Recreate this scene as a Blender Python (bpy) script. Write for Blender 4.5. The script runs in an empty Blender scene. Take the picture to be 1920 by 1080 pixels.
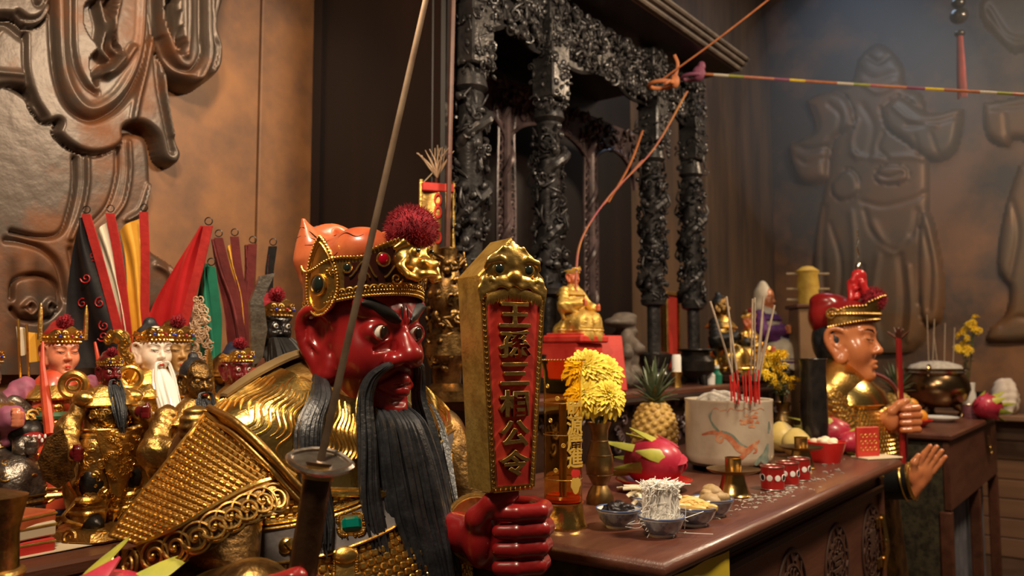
import bpy, math, random
import numpy as np
from mathutils import Vector, Matrix, Euler
from mathutils.bvhtree import BVHTree

# ------------------------------------------------------------------ camera, world, lights, exposure
SC = bpy.context.scene
COL = SC.collection
FPX = 1555.0
HEAD = math.radians(37.2)
PITCH = math.atan(120 / 1555.0)
CAM = np.array([0, 0, 1.36])
_h = np.array([math.cos(HEAD), math.sin(HEAD), 0]); _r = np.array([math.sin(HEAD), -math.cos(HEAD), 0]); _z = np.array([0, 0, 1.0])
_F = _h * math.cos(PITCH) + _z * math.sin(PITCH); _U = -_h * math.sin(PITCH) + _z * math.cos(PITCH)
def ray(u, v): return _F + _r * (u - 960) / FPX + _U * (540 - v) / FPX
def W(u, v, d): return CAM + ray(u, v) * d                       # photo point at a distance -> place in the room
def onz(u, v, z): q = ray(u, v); return CAM + q * (z - CAM[2]) / q[2]
def ony(u, v, y): q = ray(u, v); return CAM + q * (y - CAM[1]) / q[1]
def onx(u, v, x): q = ray(u, v); return CAM + q * (x - CAM[0]) / q[0]

cd = bpy.data.cameras.new('camera'); cam = bpy.data.objects.new('camera', cd); COL.objects.link(cam)
cam.location = CAM
cam.rotation_euler = Vector(_F).to_track_quat('-Z', 'Y').to_euler()
cd.sensor_width = 36; cd.lens = FPX / 1920 * 36; cd.clip_start = 0.02
cd.dof.use_dof = True; cd.dof.focus_distance = 1.42; cd.dof.aperture_fstop = 4.8
SC.camera = cam
wd = bpy.data.worlds.new('world'); SC.world = wd; wd.use_nodes = True
wd.node_tree.nodes['Background'].inputs[0].default_value = (0.30, 0.22, 0.16, 1)
wd.node_tree.nodes['Background'].inputs[1].default_value = 0.115
vs = SC.view_settings
vs.view_transform = 'Standard'; vs.look = 'None'; vs.gamma = 1.0; vs.exposure = 0.14; vs.use_curve_mapping = False
def lamp(name, kind, loc, energy, color, target=None, size=0.3, spot=None, blend=0.6):
    l = bpy.data.lights.new(name, kind); l.energy = energy; l.color = color
    if kind == 'AREA': l.shape = 'DISK'; l.size = size
    else: l.shadow_soft_size = size
    if kind == 'SPOT': l.spot_size = math.radians(spot); l.spot_blend = blend
    o = bpy.data.objects.new(name, l); COL.objects.link(o); o.location = loc
    if target is not None: o.rotation_euler = (Vector(target) - Vector(loc)).to_track_quat('-Z', 'Y').to_euler()
    return o
lamp('ceiling_lamp_altar', 'AREA', (2.1, -0.1, 2.9), 54, (1, .80, .56), (1.75, 1.0, 1.1), .35)
lamp('ceiling_lamp_statues', 'AREA', (0.25, 0.75, 2.75), 34, (1, .78, .54), (0.95, 1.5, 1.1), .30)
lamp('ceiling_lamp_wall', 'SPOT', (0.75, 1.0, 3.2), 70, (1, .72, .45), (1.45, 2.3, 1.75), .10, 62, .8)
lamp('ceiling_lamp_end', 'AREA', (4.6, -0.2, 3.2), 46, (1, .74, .48), (4.6, 1.0, 1.0), .45)
lamp('added_end_wall_spot', 'SPOT', (4.7, -0.7, 3.3), 120, (1, .66, .38), (6.45, .35, 1.6), .12, 46, .9)  # added spot, warms the lower right of the end wall
lamp('added_cool_lamp', 'AREA', (5.2, 1.3, 3.9), 9, (.62, .78, 1), (5.9, 1.5, 2.2), .9)  # cool overhead lamp, added for the bluish tint at the far end

# ------------------------------------------------------------------ materials
MATS = {}
def mat(name, col, rough=.5, metal=0., col2=None, scale=8., mix=(.4, .65), bump=0., bscale=60., coat=0., detail=5., trans=0., ior=1.45, sss=0., attr=None, emit=None, estr=0., alpha=1., stretch=None, r2=None):
    m = bpy.data.materials.new(name); MATS[name] = m; m.use_nodes = True
    nt = m.node_tree; b = nt.nodes['Principled BSDF']; L = nt.links.new
    b.inputs['Base Color'].default_value = (*col, 1); b.inputs['Roughness'].default_value = rough
    b.inputs['Metallic'].default_value = metal; b.inputs['Coat Weight'].default_value = coat; b.inputs['Coat Roughness'].default_value = .12
    b.inputs['Transmission Weight'].default_value = trans; b.inputs['IOR'].default_value = ior; b.inputs['Alpha'].default_value = alpha
    if sss: b.inputs['Subsurface Weight'].default_value = sss; b.inputs['Subsurface Radius'].default_value = (.01, .006, .004)
    if emit: b.inputs['Emission Color'].default_value = (*emit, 1); b.inputs['Emission Strength'].default_value = estr
    tc = nt.nodes.new('ShaderNodeTexCoord'); vec = tc.outputs['Object']
    if stretch:
        mp = nt.nodes.new('ShaderNodeMapping'); mp.inputs['Scale'].default_value = stretch; L(vec, mp.inputs[0]); vec = mp.outputs[0]
    if attr:
        an = nt.nodes.new('ShaderNodeAttribute'); an.attribute_name = attr; cin = an.outputs['Color']
    else: cin = None
    if col2 or r2 is not None:
        n = nt.nodes.new('ShaderNodeTexNoise'); n.inputs['Scale'].default_value = scale; n.inputs['Detail'].default_value = detail; n.inputs['Roughness'].default_value = .62
        L(vec, n.inputs['Vector'])
        rp = nt.nodes.new('ShaderNodeMapRange'); rp.inputs[1].default_value = mix[0]; rp.inputs[2].default_value = mix[1]; L(n.outputs[0], rp.inputs[0])
        if col2:
            mx = nt.nodes.new('ShaderNodeMix'); mx.data_type = 'RGBA'; L(rp.outputs[0], mx.inputs[0])
            mx.inputs[6].default_value = (*col, 1); mx.inputs[7].default_value = (*col2, 1)
            if cin:
                mx.blend_type = 'MULTIPLY'; L(cin, mx.inputs[6])
            cin = mx.outputs[2]
        if r2 is not None:
            rr = nt.nodes.new('ShaderNodeMapRange'); rr.inputs[3].default_value = rough; rr.inputs[4].default_value = r2; L(rp.outputs[0], rr.inputs[0]); L(rr.outputs[0], b.inputs['Roughness'])
    if cin: L(cin, b.inputs['Base Color'])
    if bump:
        n2 = nt.nodes.new('ShaderNodeTexNoise'); n2.inputs['Scale'].default_value = bscale; n2.inputs['Detail'].default_value = 4; L(vec, n2.inputs['Vector'])
        bp = nt.nodes.new('ShaderNodeBump'); bp.inputs['Strength'].default_value = bump; bp.inputs['Distance'].default_value = .004; L(n2.outputs[0], bp.inputs['Height']); L(bp.outputs[0], b.inputs['Normal'])
    return m
mat('gold', (.88, .58, .17), .27, 1, (.55, .31, .07), 14, bump=.25, bscale=90, r2=.42)
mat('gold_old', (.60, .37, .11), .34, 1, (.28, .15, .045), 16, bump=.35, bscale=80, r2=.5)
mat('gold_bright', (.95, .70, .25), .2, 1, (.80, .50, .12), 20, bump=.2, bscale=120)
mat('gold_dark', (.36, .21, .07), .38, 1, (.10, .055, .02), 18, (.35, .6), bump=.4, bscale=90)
mat('gold_paint', (.62, .40, .10), .38, .65, (.40, .23, .05), 30, bump=.3, bscale=120)
mat('red_lacquer', (.27, .012, .012), .30, 0, (.19, .006, .008), 5, coat=.35, bump=.05, bscale=20)
mat('red_paint', (.62, .050, .032), .5, 0, (.48, .024, .018), 9, bump=.15)
mat('orange_lacquer', (.62, .17, .06), .34, 0, (.48, .09, .035), 12, coat=.3)
mat('skin_orange', (.60, .22, .09), .28, 0, (.52, .16, .06), 6, coat=.45)
mat('skin_rosy', (.72, .27, .15), .32, 0, (.62, .18, .10), 10, coat=.4)
mat('skin_white', (.86, .72, .60), .34, 0, (.80, .60, .48), 10, coat=.4)
mat('skin_tan', (.42, .24, .09), .36, 0, (.33, .17, .06), 10, coat=.3)
mat('skin_dark_red', (.14, .008, .010), .26, 0, (.08, .004, .006), 12, coat=.5)
mat('black_lacquer', (.010, .009, .009), .25, 0, (.022, .018, .016), 14, coat=.3, bump=.2, bscale=60)
mat('black_matte', (.005, .0045, .0045), .5, 0, (.010, .009, .009), 12, bump=.2)
mat('hair_black', (.014, .015, .018), .36, 0, (.032, .034, .040), 30, bump=.3, bscale=120)
mat('white_ceramic', (.82, .80, .76), .2, 0, coat=.5)
mat('eye_white', (.80, .74, .66), .12, 0, coat=.8)
mat('iris', (.012, .007, .005), .08, 0, coat=.8)
mat('gem_green', (.0, .16, .12), .06, 0, coat=1.); mat('gem_red', (.28, .0, .01), .06, 0, coat=1.); mat('gem_dark', (.012, .018, .014), .05, 0, coat=1.); mat('gem_blue', (.01, .03, .3), .08, 0, coat=1.)
mat('steel', (.52, .46, .40), .3, 1, (.30, .25, .2), 20, bump=.2)
mat('belt_grey', (.20, .185, .19), .5, .1, (.13, .115, .115), 22, bump=.3)
mat('pompom', (.19, .008, .016), .9, 0, (.33, .015, .028), 60)
mat('dark_wood', (.030, .013, .009), .38, 0, (.014, .006, .005), 5, bump=.2, stretch=(1, 1, .15))
mat('black_wood', (.012, .006, .005), .4, 0, (.006, .004, .004), 5, stretch=(1, 1, .15))
mat('shrine_wood', (.062, .057, .057), .20, .35, (.010, .009, .010), 9, (.35, .62), bump=.45, bscale=70, r2=.5)
mat('shrine_inner', (.15, .098, .098), .32, .1, (.028, .018, .018), 10, bump=.3)
mat('table_top', (.135, .050, .030), .36, 0, (.08, .025, .016), 7, bump=.15, bscale=90, coat=.12, stretch=(.4, 2, 2))
mat('table_side', (.115, .042, .024), .42, 0, (.072, .024, .014), 8, bump=.2, stretch=(.4, 2, 2))
mat('table_end', (.075, .062, .034), .55, 0, (.022, .018, .012), 40, bump=.35, bscale=120)
mat('carved_brown', (.068, .028, .017), .62, 0, (.045, .018, .011), 20)
mat('wall_aged', (.150, .086, .046), .55, 0, (.065, .044, .032), 4, (.36, .62), bump=.2, bscale=20, detail=9, stretch=(1, 1, .18))
mat('wall_paint', (.31, .138, .052), .46, 0, (.115, .060, .038), 2.6, (.38, .64), bump=.12, bscale=14, coat=.12, detail=9)
mat('end_wall_paint', (.19, .090, .040), .55, 0, (.050, .037, .032), 1.3, (.40, .58), bump=.15, bscale=10, detail=9)
mat('relief_bronze', (.088, .064, .050), .34, .30, (.16, .058, .020), 4.0, (.47, .64), bump=.45, bscale=22, detail=12, r2=.5)
mat('relief_end', (.105, .070, .043), .45, .2, (.18, .085, .032), 2.2, (.42, .66), bump=.25, bscale=20, detail=9)
mat('floor_tile', (.10, .055, .035), .5, 0, (.07, .04, .025), 5)
mat('wainscot', (.21, .115, .066), .5, 0, (.16, .085, .05), 6, bump=.1, stretch=(1, .1, 3))
mat('yellow_sheet', (.66, .50, .035), .45, 0, (.58, .42, .03), 4)
mat('flower_yellow', (.90, .66, .03), .55, 0, (.82, .50, .015), 60, sss=.1)
mat('flower_pale', (.93, .76, .12), .55, 0, (.90, .66, .05), 60, sss=.1)
mat('leaf_green', (.055, .085, .018), .45, 0, (.03, .05, .012), 30)
mat('leaf_grey_green', (.14, .17, .09), .45, 0, (.06, .09, .04), 25)
mat('brass_dull', (.34, .22, .09), .34, 1, (.20, .12, .045), 12, bump=.2, r2=.48)
mat('brass', (.66, .44, .16), .26, 1, (.46, .28, .09), 14, bump=.15)
mat('bronze', (.38, .25, .13), .22, 1, (.20, .13, .07), 9, bump=.2)
mat('amber', (.95, .60, .10), .05, 0, trans=.92, ior=1.2, alpha=.55)
mat('red_plastic', (.62, .022, .018), .3, 0, (.5, .012, .012), 10, coat=.3)
mat('red_glow', (.45, .03, .012), .25, 0, (.30, .01, .005), 30, coat=.4)
mat('paper_cream', (.66, .55, .38), .7)
mat('dragon_skin', (.40, .018, .045), .38, 0, (.52, .05, .09), 14, (.4, .7), coat=.25, bump=.1)
mat('dragon_tip', (.42, .40, .05), .45, 0, (.24, .30, .05), 12)
mat('pineapple_skin', (.56, .36, .09), .5, 0, (.40, .22, .05), 70, bump=.35, bscale=150)
mat('pot_ceramic', (.62, .53, .41), .32, 0, (.46, .37, .27), 9, (.45, .72), coat=.25, detail=9, bump=.05)
mat('ash', (.50, .46, .40), .9, 0, (.34, .30, .26), 50, bump=.8, bscale=120)
mat('print_orange', (.42, .12, .055), .4, 0, (.55, .30, .16), 40); mat('print_green', (.12, .18, .15), .4, 0, (.25, .27, .22), 40); mat('gold_print', (.80, .52, .10), .35, .3)
mat('bowl_blue', (.16, .20, .30), .2, 0, (.36, .40, .46), 40, (.45, .55), coat=.6)
mat('prune', (.010, .008, .010), .32, 0, (.022, .016, .018), 60, bump=.7, bscale=110)
mat('noodle', (.93, .91, .86), .4)
mat('beancurd', (.74, .52, .18), .5, 0, (.62, .38, .10), 40, bump=.3)
mat('mushroom', (.42, .29, .14), .55, 0, (.30, .19, .08), 50, bump=.4)
mat('radish', (.84, .76, .58), .45, 0, (.76, .64, .42), 40)
mat('tin_red', (.42, .022, .018), .3, .3, coat=.4); mat('tin_rim', (.7, .66, .58), .25, 1)
mat('incense_stick', (.44, .35, .26), .8, 0, (.34, .26, .19), 60); mat('incense_red', (.52, .02, .015), .5)
mat('pomelo', (.72, .56, .20), .45, 0, (.66, .48, .14), 20, bump=.1); mat('orange_fruit', (.82, .32, .025), .42, 0, bump=.15, bscale=200)
mat('cloth_black', (.010, .009, .011), .38, 0, (.018, .014, .016), 12, bump=.2, bscale=25)
mat('cloth_white', (.76, .68, .54), .6, 0, (.68, .58, .44), 8, bump=.2, bscale=25)
mat('cloth_yellow', (.78, .42, .05), .45, 0, (.68, .32, .03), 8, bump=.25, bscale=25)
mat('cloth_red', (.55, .025, .028), .30, 0, (.46, .016, .020), 8, bump=.2, bscale=25, coat=.25)
mat('cloth_trim', (.46, .022, .018), .7, 0, (.34, .012, .012), 20, bump=.3)
mat('cloth_green', (.018, .20, .12), .45, 0, (.014, .14, .085), 8, bump=.2, bscale=25)
mat('cloth_maroon', (.15, .018, .018), .75, 0, (.10, .012, .012), 20, bump=.3)
mat('cloth_blue', (.010, .014, .040), .5, 0, (.015, .022, .05), 10)
mat('cloth_purple', (.10, .020, .12), .6); mat('cloth_pink', (.36, .11, .19), .6, 0, (.28, .08, .15), 14)
mat('lace', (.58, .40, .26), .8, 0, (.42, .28, .18), 40, bump=.4)
mat('robe_orange', (.62, .085, .030), .42, 0, (.52, .05, .02), 12, coat=.2); mat('robe_red', (.36, .018, .014), .42, 0, (.25, .010, .010), 12, coat=.25)
mat('robe_green', (.05, .13, .05), .4, 0, (.025, .07, .03), 14, coat=.3); mat('silver_old', (.30, .26, .22), .36, .9, (.12, .10, .085), 25, bump=.5)
mat('robe_cream', (.66, .58, .46), .5, 0, (.56, .48, .36), 12)
mat('string_orange', (.58, .20, .07), .6, 0, (.42, .13, .06), 30); mat('string_pink', (.55, .14, .18), .6, 0, (.62, .28, .10), 12)
mat('tan_rope', (.36, .27, .17), .8, 0, (.25, .18, .11), 40)
mat('stone_grey', (.15, .115, .09), .6, 0, (.075, .058, .048), 14, bump=.6, bscale=50)
mat('iron_black', (.018, .015, .014), .35, .5, (.03, .024, .02), 20, bump=.3)
mat('stick_brown', (.11, .035, .018), .4, 0, (.07, .02, .012), 30)
mat('cape_khaki', (.36, .25, .11), .5, .35, (.24, .16, .07), 10, bump=.25)

# ------------------------------------------------------------------ mesh helpers
def unit(v): v = np.asarray(v, float); return v / (np.linalg.norm(v) + 1e-12)
def frame(z, up=(0, 0, 1)):
    z = unit(z); x = np.cross(up, z)
    if np.linalg.norm(x) < 1e-4: x = np.cross((1, 0, 0), z)
    x = unit(x); return np.stack([x, np.cross(z, x), z], 1)      # columns x y z
def rotm(rx=0, ry=0, rz=0): return np.array(Euler((rx, ry, rz)).to_matrix())
class M:
    def __init__(s): s.v = []; s.f = []; s.n = 0
    def add(s, v, f, R=None, t=None):
        v = np.asarray(v, float)
        if R is not None: v = v @ np.asarray(R).T
        if t is not None: v = v + np.asarray(t)
        s.v.append(v); n = s.n; s.f += [tuple(i + n for i in q) for q in f]; s.n += len(v); return s
    def box(s, c, size, R=None, b=0.):
        h = np.asarray(size, float) / 2
        if b <= 0:
            v = [(x * h[0], y * h[1], z * h[2]) for x in (-1, 1) for y in (-1, 1) for z in (-1, 1)]
            return s.add(v, [(0, 1, 3, 2), (4, 6, 7, 5), (0, 4, 5, 1), (2, 3, 7, 6), (0, 2, 6, 4), (1, 5, 7, 3)], R, c)
        b = min(b, h.min() * .98); idx = {}; v = []
        for x in (-1, 1):
            for y in (-1, 1):
                for z in (-1, 1):
                    for a in range(3):
                        p = [x * (h[0] - b), y * (h[1] - b), z * (h[2] - b)]; p[a] = (x, y, z)[a] * h[a]
                        idx[x, y, z, a] = len(v); v.append(p)
        f = []
        for a in range(3):
            o = [i for i in range(3) if i != a]
            for sg in (-1, 1):
                q = []
                for (i, j) in ((-1, -1), (1, -1), (1, 1), (-1, 1)):
                    k = [0, 0, 0]; k[a] = sg; k[o[0]] = i; k[o[1]] = j; q.append(idx[(*k, a)])
                f.append(tuple(q) if (sg > 0) == (a != 1) else tuple(q[::-1]))
        for a in range(3):
            o = [i for i in range(3) if i != a]
            for i in (-1, 1):
                for j in (-1, 1):
                    k0 = [0, 0, 0]; k1 = [0, 0, 0]; k0[a] = -1; k1[a] = 1
                    for k in (k0, k1): k[o[0]] = i; k[o[1]] = j
                    q = (idx[(*k0, o[0])], idx[(*k1, o[0])], idx[(*k1, o[1])], idx[(*k0, o[1])])
                    f.append(q if (i * j > 0) == (a != 1) else q[::-1])
        for x in (-1, 1):
            for y in (-1, 1):
                for z in (-1, 1):
                    q = tuple(idx[x, y, z, a] for a in range(3)); f.append(q if x * y * z > 0 else q[::-1])
        return s.add(v, f, R, c)
    def lathe(s, prof, n=32, R=None, t=None, sx=1, sy=1, wob=None):
        a = np.arange(n) * 2 * math.pi / n; v = []
        for (r, z) in prof:
            rr = r * (1 + (wob(a, z) if wob else 0)); v.append(np.stack([np.cos(a) * rr * sx, np.sin(a) * rr * sy, np.full(n, float(z))], 1))
        v = np.concatenate(v); f = []
        for i in range(len(prof) - 1):
            for j in range(n):
                k = (j + 1) % n; f.append((i * n + j, i * n + k, (i + 1) * n + k, (i + 1) * n + j))
        if prof[0][0] > 1e-6: f.append(tuple(range(n - 1, -1, -1)))
        m = (len(prof) - 1) * n
        if prof[-1][0] > 1e-6: f.append(tuple(range(m, m + n)))
        return s.add(v, f, R, t)
    def tube(s, pts, rad, n=8, flat=1., up=(0, 0, 1), cap=True, R=None, t=None, closed=False):
        p = np.asarray(pts, float); m = len(p); rad = np.broadcast_to(np.asarray(rad, float), (m,))
        if closed: tan = np.roll(p, -1, 0) - np.roll(p, 1, 0)
        else: tan = np.gradient(p, axis=0)
        tan /= np.linalg.norm(tan, axis=1)[:, None] + 1e-12
        x = np.cross(up, tan[0]); x = x if np.linalg.norm(x) > 1e-3 else np.cross((1, 0, 0.1), tan[0]); x = unit(x)
        a = np.arange(n) * 2 * math.pi / n; v = []
        for i in range(m):
            x = unit(x - tan[i] * (x @ tan[i])); y = np.cross(tan[i], x)
            v.append(p[i] + rad[i] * (np.cos(a)[:, None] * x + np.sin(a)[:, None] * y * flat))
        v = np.concatenate(v); f = []
        for i in range(m if closed else m - 1):
            i2 = (i + 1) % m
            for j in range(n):
                k = (j + 1) % n; f.append((i * n + j, i * n + k, i2 * n + k, i2 * n + j))
        if cap and not closed: f.append(tuple(range(n - 1, -1, -1))); f.append(tuple(range((m - 1) * n, m * n)))
        return s.add(v, f, R, t)
    def sph(s, c, r, nu=12, nv=8, R=None):
        r = np.broadcast_to(np.asarray(r, float), (3,)); v = [(0, 0, r[2])]
        for i in range(1, nv):
            th = math.pi * i / nv
            for j in range(nu):
                a = 2 * math.pi * j / nu; v.append((r[0] * math.sin(th) * math.cos(a), r[1] * math.sin(th) * math.sin(a), r[2] * math.cos(th)))
        v.append((0, 0, -r[2])); f = []
        for j in range(nu): f.append((0, 1 + j, 1 + (j + 1) % nu))
        for i in range(nv - 2):
            for j in range(nu):
                a = 1 + i * nu + j; b = 1 + i * nu + (j + 1) % nu; f.append((a, a + nu, b + nu, b))
        m = 1 + (nv - 2) * nu
        for j in range(nu): f.append((m + j, len(v) - 1, m + (j + 1) % nu))
        return s.add(v, f, R, c)
    def torus(s, c, R0, r, R=None, n=24, k=8, arc=2 * math.pi, a0=0.):
        full = abs(arc - 2 * math.pi) < 1e-6; m = n if full else n + 1
        a = a0 + np.arange(m) * arc / n; pts = np.stack([np.cos(a) * R0, np.sin(a) * R0, 0 * a], 1)
        return s.tube(pts, r, k, closed=full, R=R, t=c)
    def spiral(s, c, R0, r, turns=1.6, R=None, n=22, k=6, sgn=1, lift=0.):
        t_ = np.linspace(0, 1, n); a = sgn * t_ * turns * 2 * math.pi; q = R0 * (1 - .85 * t_)
        pts = np.stack([np.cos(a) * q, np.sin(a) * q, lift * t_], 1)
        return s.tube(pts, r * (1 - .3 * t_), k, R=R, t=c)
    def grid(s, P, cu=False, cv=False, R=None, t=None):
        P = np.asarray(P, float); a, b = P.shape[:2]; f = []
        for i in range(a if cu else a - 1):
            for j in range(b if cv else b - 1):
                f.append((i * b + j, ((i + 1) % a) * b + j, ((i + 1) % a) * b + (j + 1) % b, i * b + (j + 1) % b))
        return s.add(P.reshape(-1, 3), f, R, t)
    def slab(s, P, th, R=None, t=None):                           # a sheet P[u,v] with thickness (vector or array)
        P = np.asarray(P, float); a, b = P.shape[:2]; Q = P + th; v = np.concatenate([P.reshape(-1, 3), Q.reshape(-1, 3)]); n = a * b; f = []
        for i in range(a - 1):
            for j in range(b - 1):
                q = (i * b + j, (i + 1) * b + j, (i + 1) * b + j + 1, i * b + j + 1); f.append(q[::-1]); f.append(tuple(x + n for x in q))
        e = [(i, 0) for i in range(a)] + [(a - 1, j) for j in range(1, b)] + [(i, b - 1) for i in range(a - 2, -1, -1)] + [(0, j) for j in range(b - 2, 0, -1)]
        e = [i * b + j for i, j in e]
        for k in range(len(e)):
            p, q = e[k], e[(k + 1) % len(e)]; f.append((p, q, q + n, p + n))
        return s.add(v, f, R, t)
    def prism(s, poly, z0, z1, R=None, t=None, b=0.):
        n = len(poly); P = np.asarray(poly, float); v = []
        if b > 0:
            c = P.mean(0); q = c + (P - c) * (1 - b / (np.abs(P - c).max() + 1e-9)); layers = [(P, z0), (P, z1 - b), (q, z1)]
        else: layers = [(P, z0), (P, z1)]
        for (p, z) in layers: v += [(x, y, z) for x, y in p]
        f = [tuple(range(n - 1, -1, -1)), tuple(range((len(layers) - 1) * n, len(layers) * n))]
        for l in range(len(layers) - 1):
            for i in range(n):
                k = (i + 1) % n; f.append((l * n + i, l * n + k, (l + 1) * n + k, (l + 1) * n + i))
        return s.add(v, f, R, t)
    def mesh(s, name, smooth=35):
        me = bpy.data.meshes.new(name); V = np.concatenate(s.v) if s.v else np.zeros((0, 3))
        me.from_pydata(V.tolist(), [], s.f); me.update()
        if smooth:
            me.shade_smooth()
            if smooth < 180: me.set_sharp_from_angle(angle=math.radians(smooth))
        return me
def link(name, me, m, parent=None, loc=None, rot=None, scale=None, stuff=False):
    if isinstance(me, M): me = me.mesh(name)
    if m is not None:
        if not me.materials: me.materials.append(MATS[m] if isinstance(m, str) else m)
    o = bpy.data.objects.new(name, me); COL.objects.link(o)
    if parent is not None: o.parent = parent
    if loc is not None: o.location = loc
    if rot is not None: o.rotation_euler = rot
    if scale is not None: o.scale = (scale,) * 3 if np.isscalar(scale) else scale
    if stuff: o['kind'] = 'stuff'
    return o
def tag(o, label, cat, group=None):
    o['label'] = label; o['category'] = cat
    if group: o['group'] = group
    return o
def thing(name, label, cat, loc=(0, 0, 0), rz=0., group=None, scale=None):
    o = bpy.data.objects.new(name, None); COL.objects.link(o); o.location = loc; o.rotation_euler = (0, 0, rz); o.empty_display_size = .05
    if scale: o.scale = (scale,) * 3
    return tag(o, label, cat, group)
def struct(name, me, m, parent=None):
    o = link(name, me, m, parent)
    if parent is None: o['kind'] = 'structure'
    return o
def copy_tree(o, parent=None, loc=None, rz=None, label=None):
    c = o.copy(); COL.objects.link(c)
    if parent is not None: c.parent = parent
    if loc is not None: c.location = loc
    if rz is not None: c.rotation_euler[2] = rz
    if label: c['label'] = label
    for ch in list(o.children): copy_tree(ch, c)
    return c
def text_mesh(body, size, ext, bevel=0., spacing=1.):
    cu = bpy.data.curves.new('lettering', 'FONT'); cu.body = body; cu.size = size; cu.extrude = ext; cu.bevel_depth = bevel; cu.align_x = 'CENTER'; cu.align_y = 'CENTER'; cu.resolution_u = 3; cu.offset = size * .022
    o = bpy.data.objects.new('lettering', cu); COL.objects.link(o)
    me = bpy.data.meshes.new_from_object(o); bpy.data.objects.remove(o); return me
def spl(pts, n):                                                  # Catmull-Rom through points
    p = np.asarray(pts, float); p = np.concatenate([[2 * p[0] - p[1]], p, [2 * p[-1] - p[-2]]]); m = len(p) - 3
    t = np.linspace(0, m, n); i = np.minimum(t.astype(int), m - 1); f = (t - i)[:, None]
    a, b, c, d = p[i], p[i + 1], p[i + 2], p[i + 3]
    return .5 * (2 * b + (c - a) * f + (2 * a - 5 * b + 4 * c - d) * f ** 2 + (3 * b - a - 3 * c + d) * f ** 3)

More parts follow.
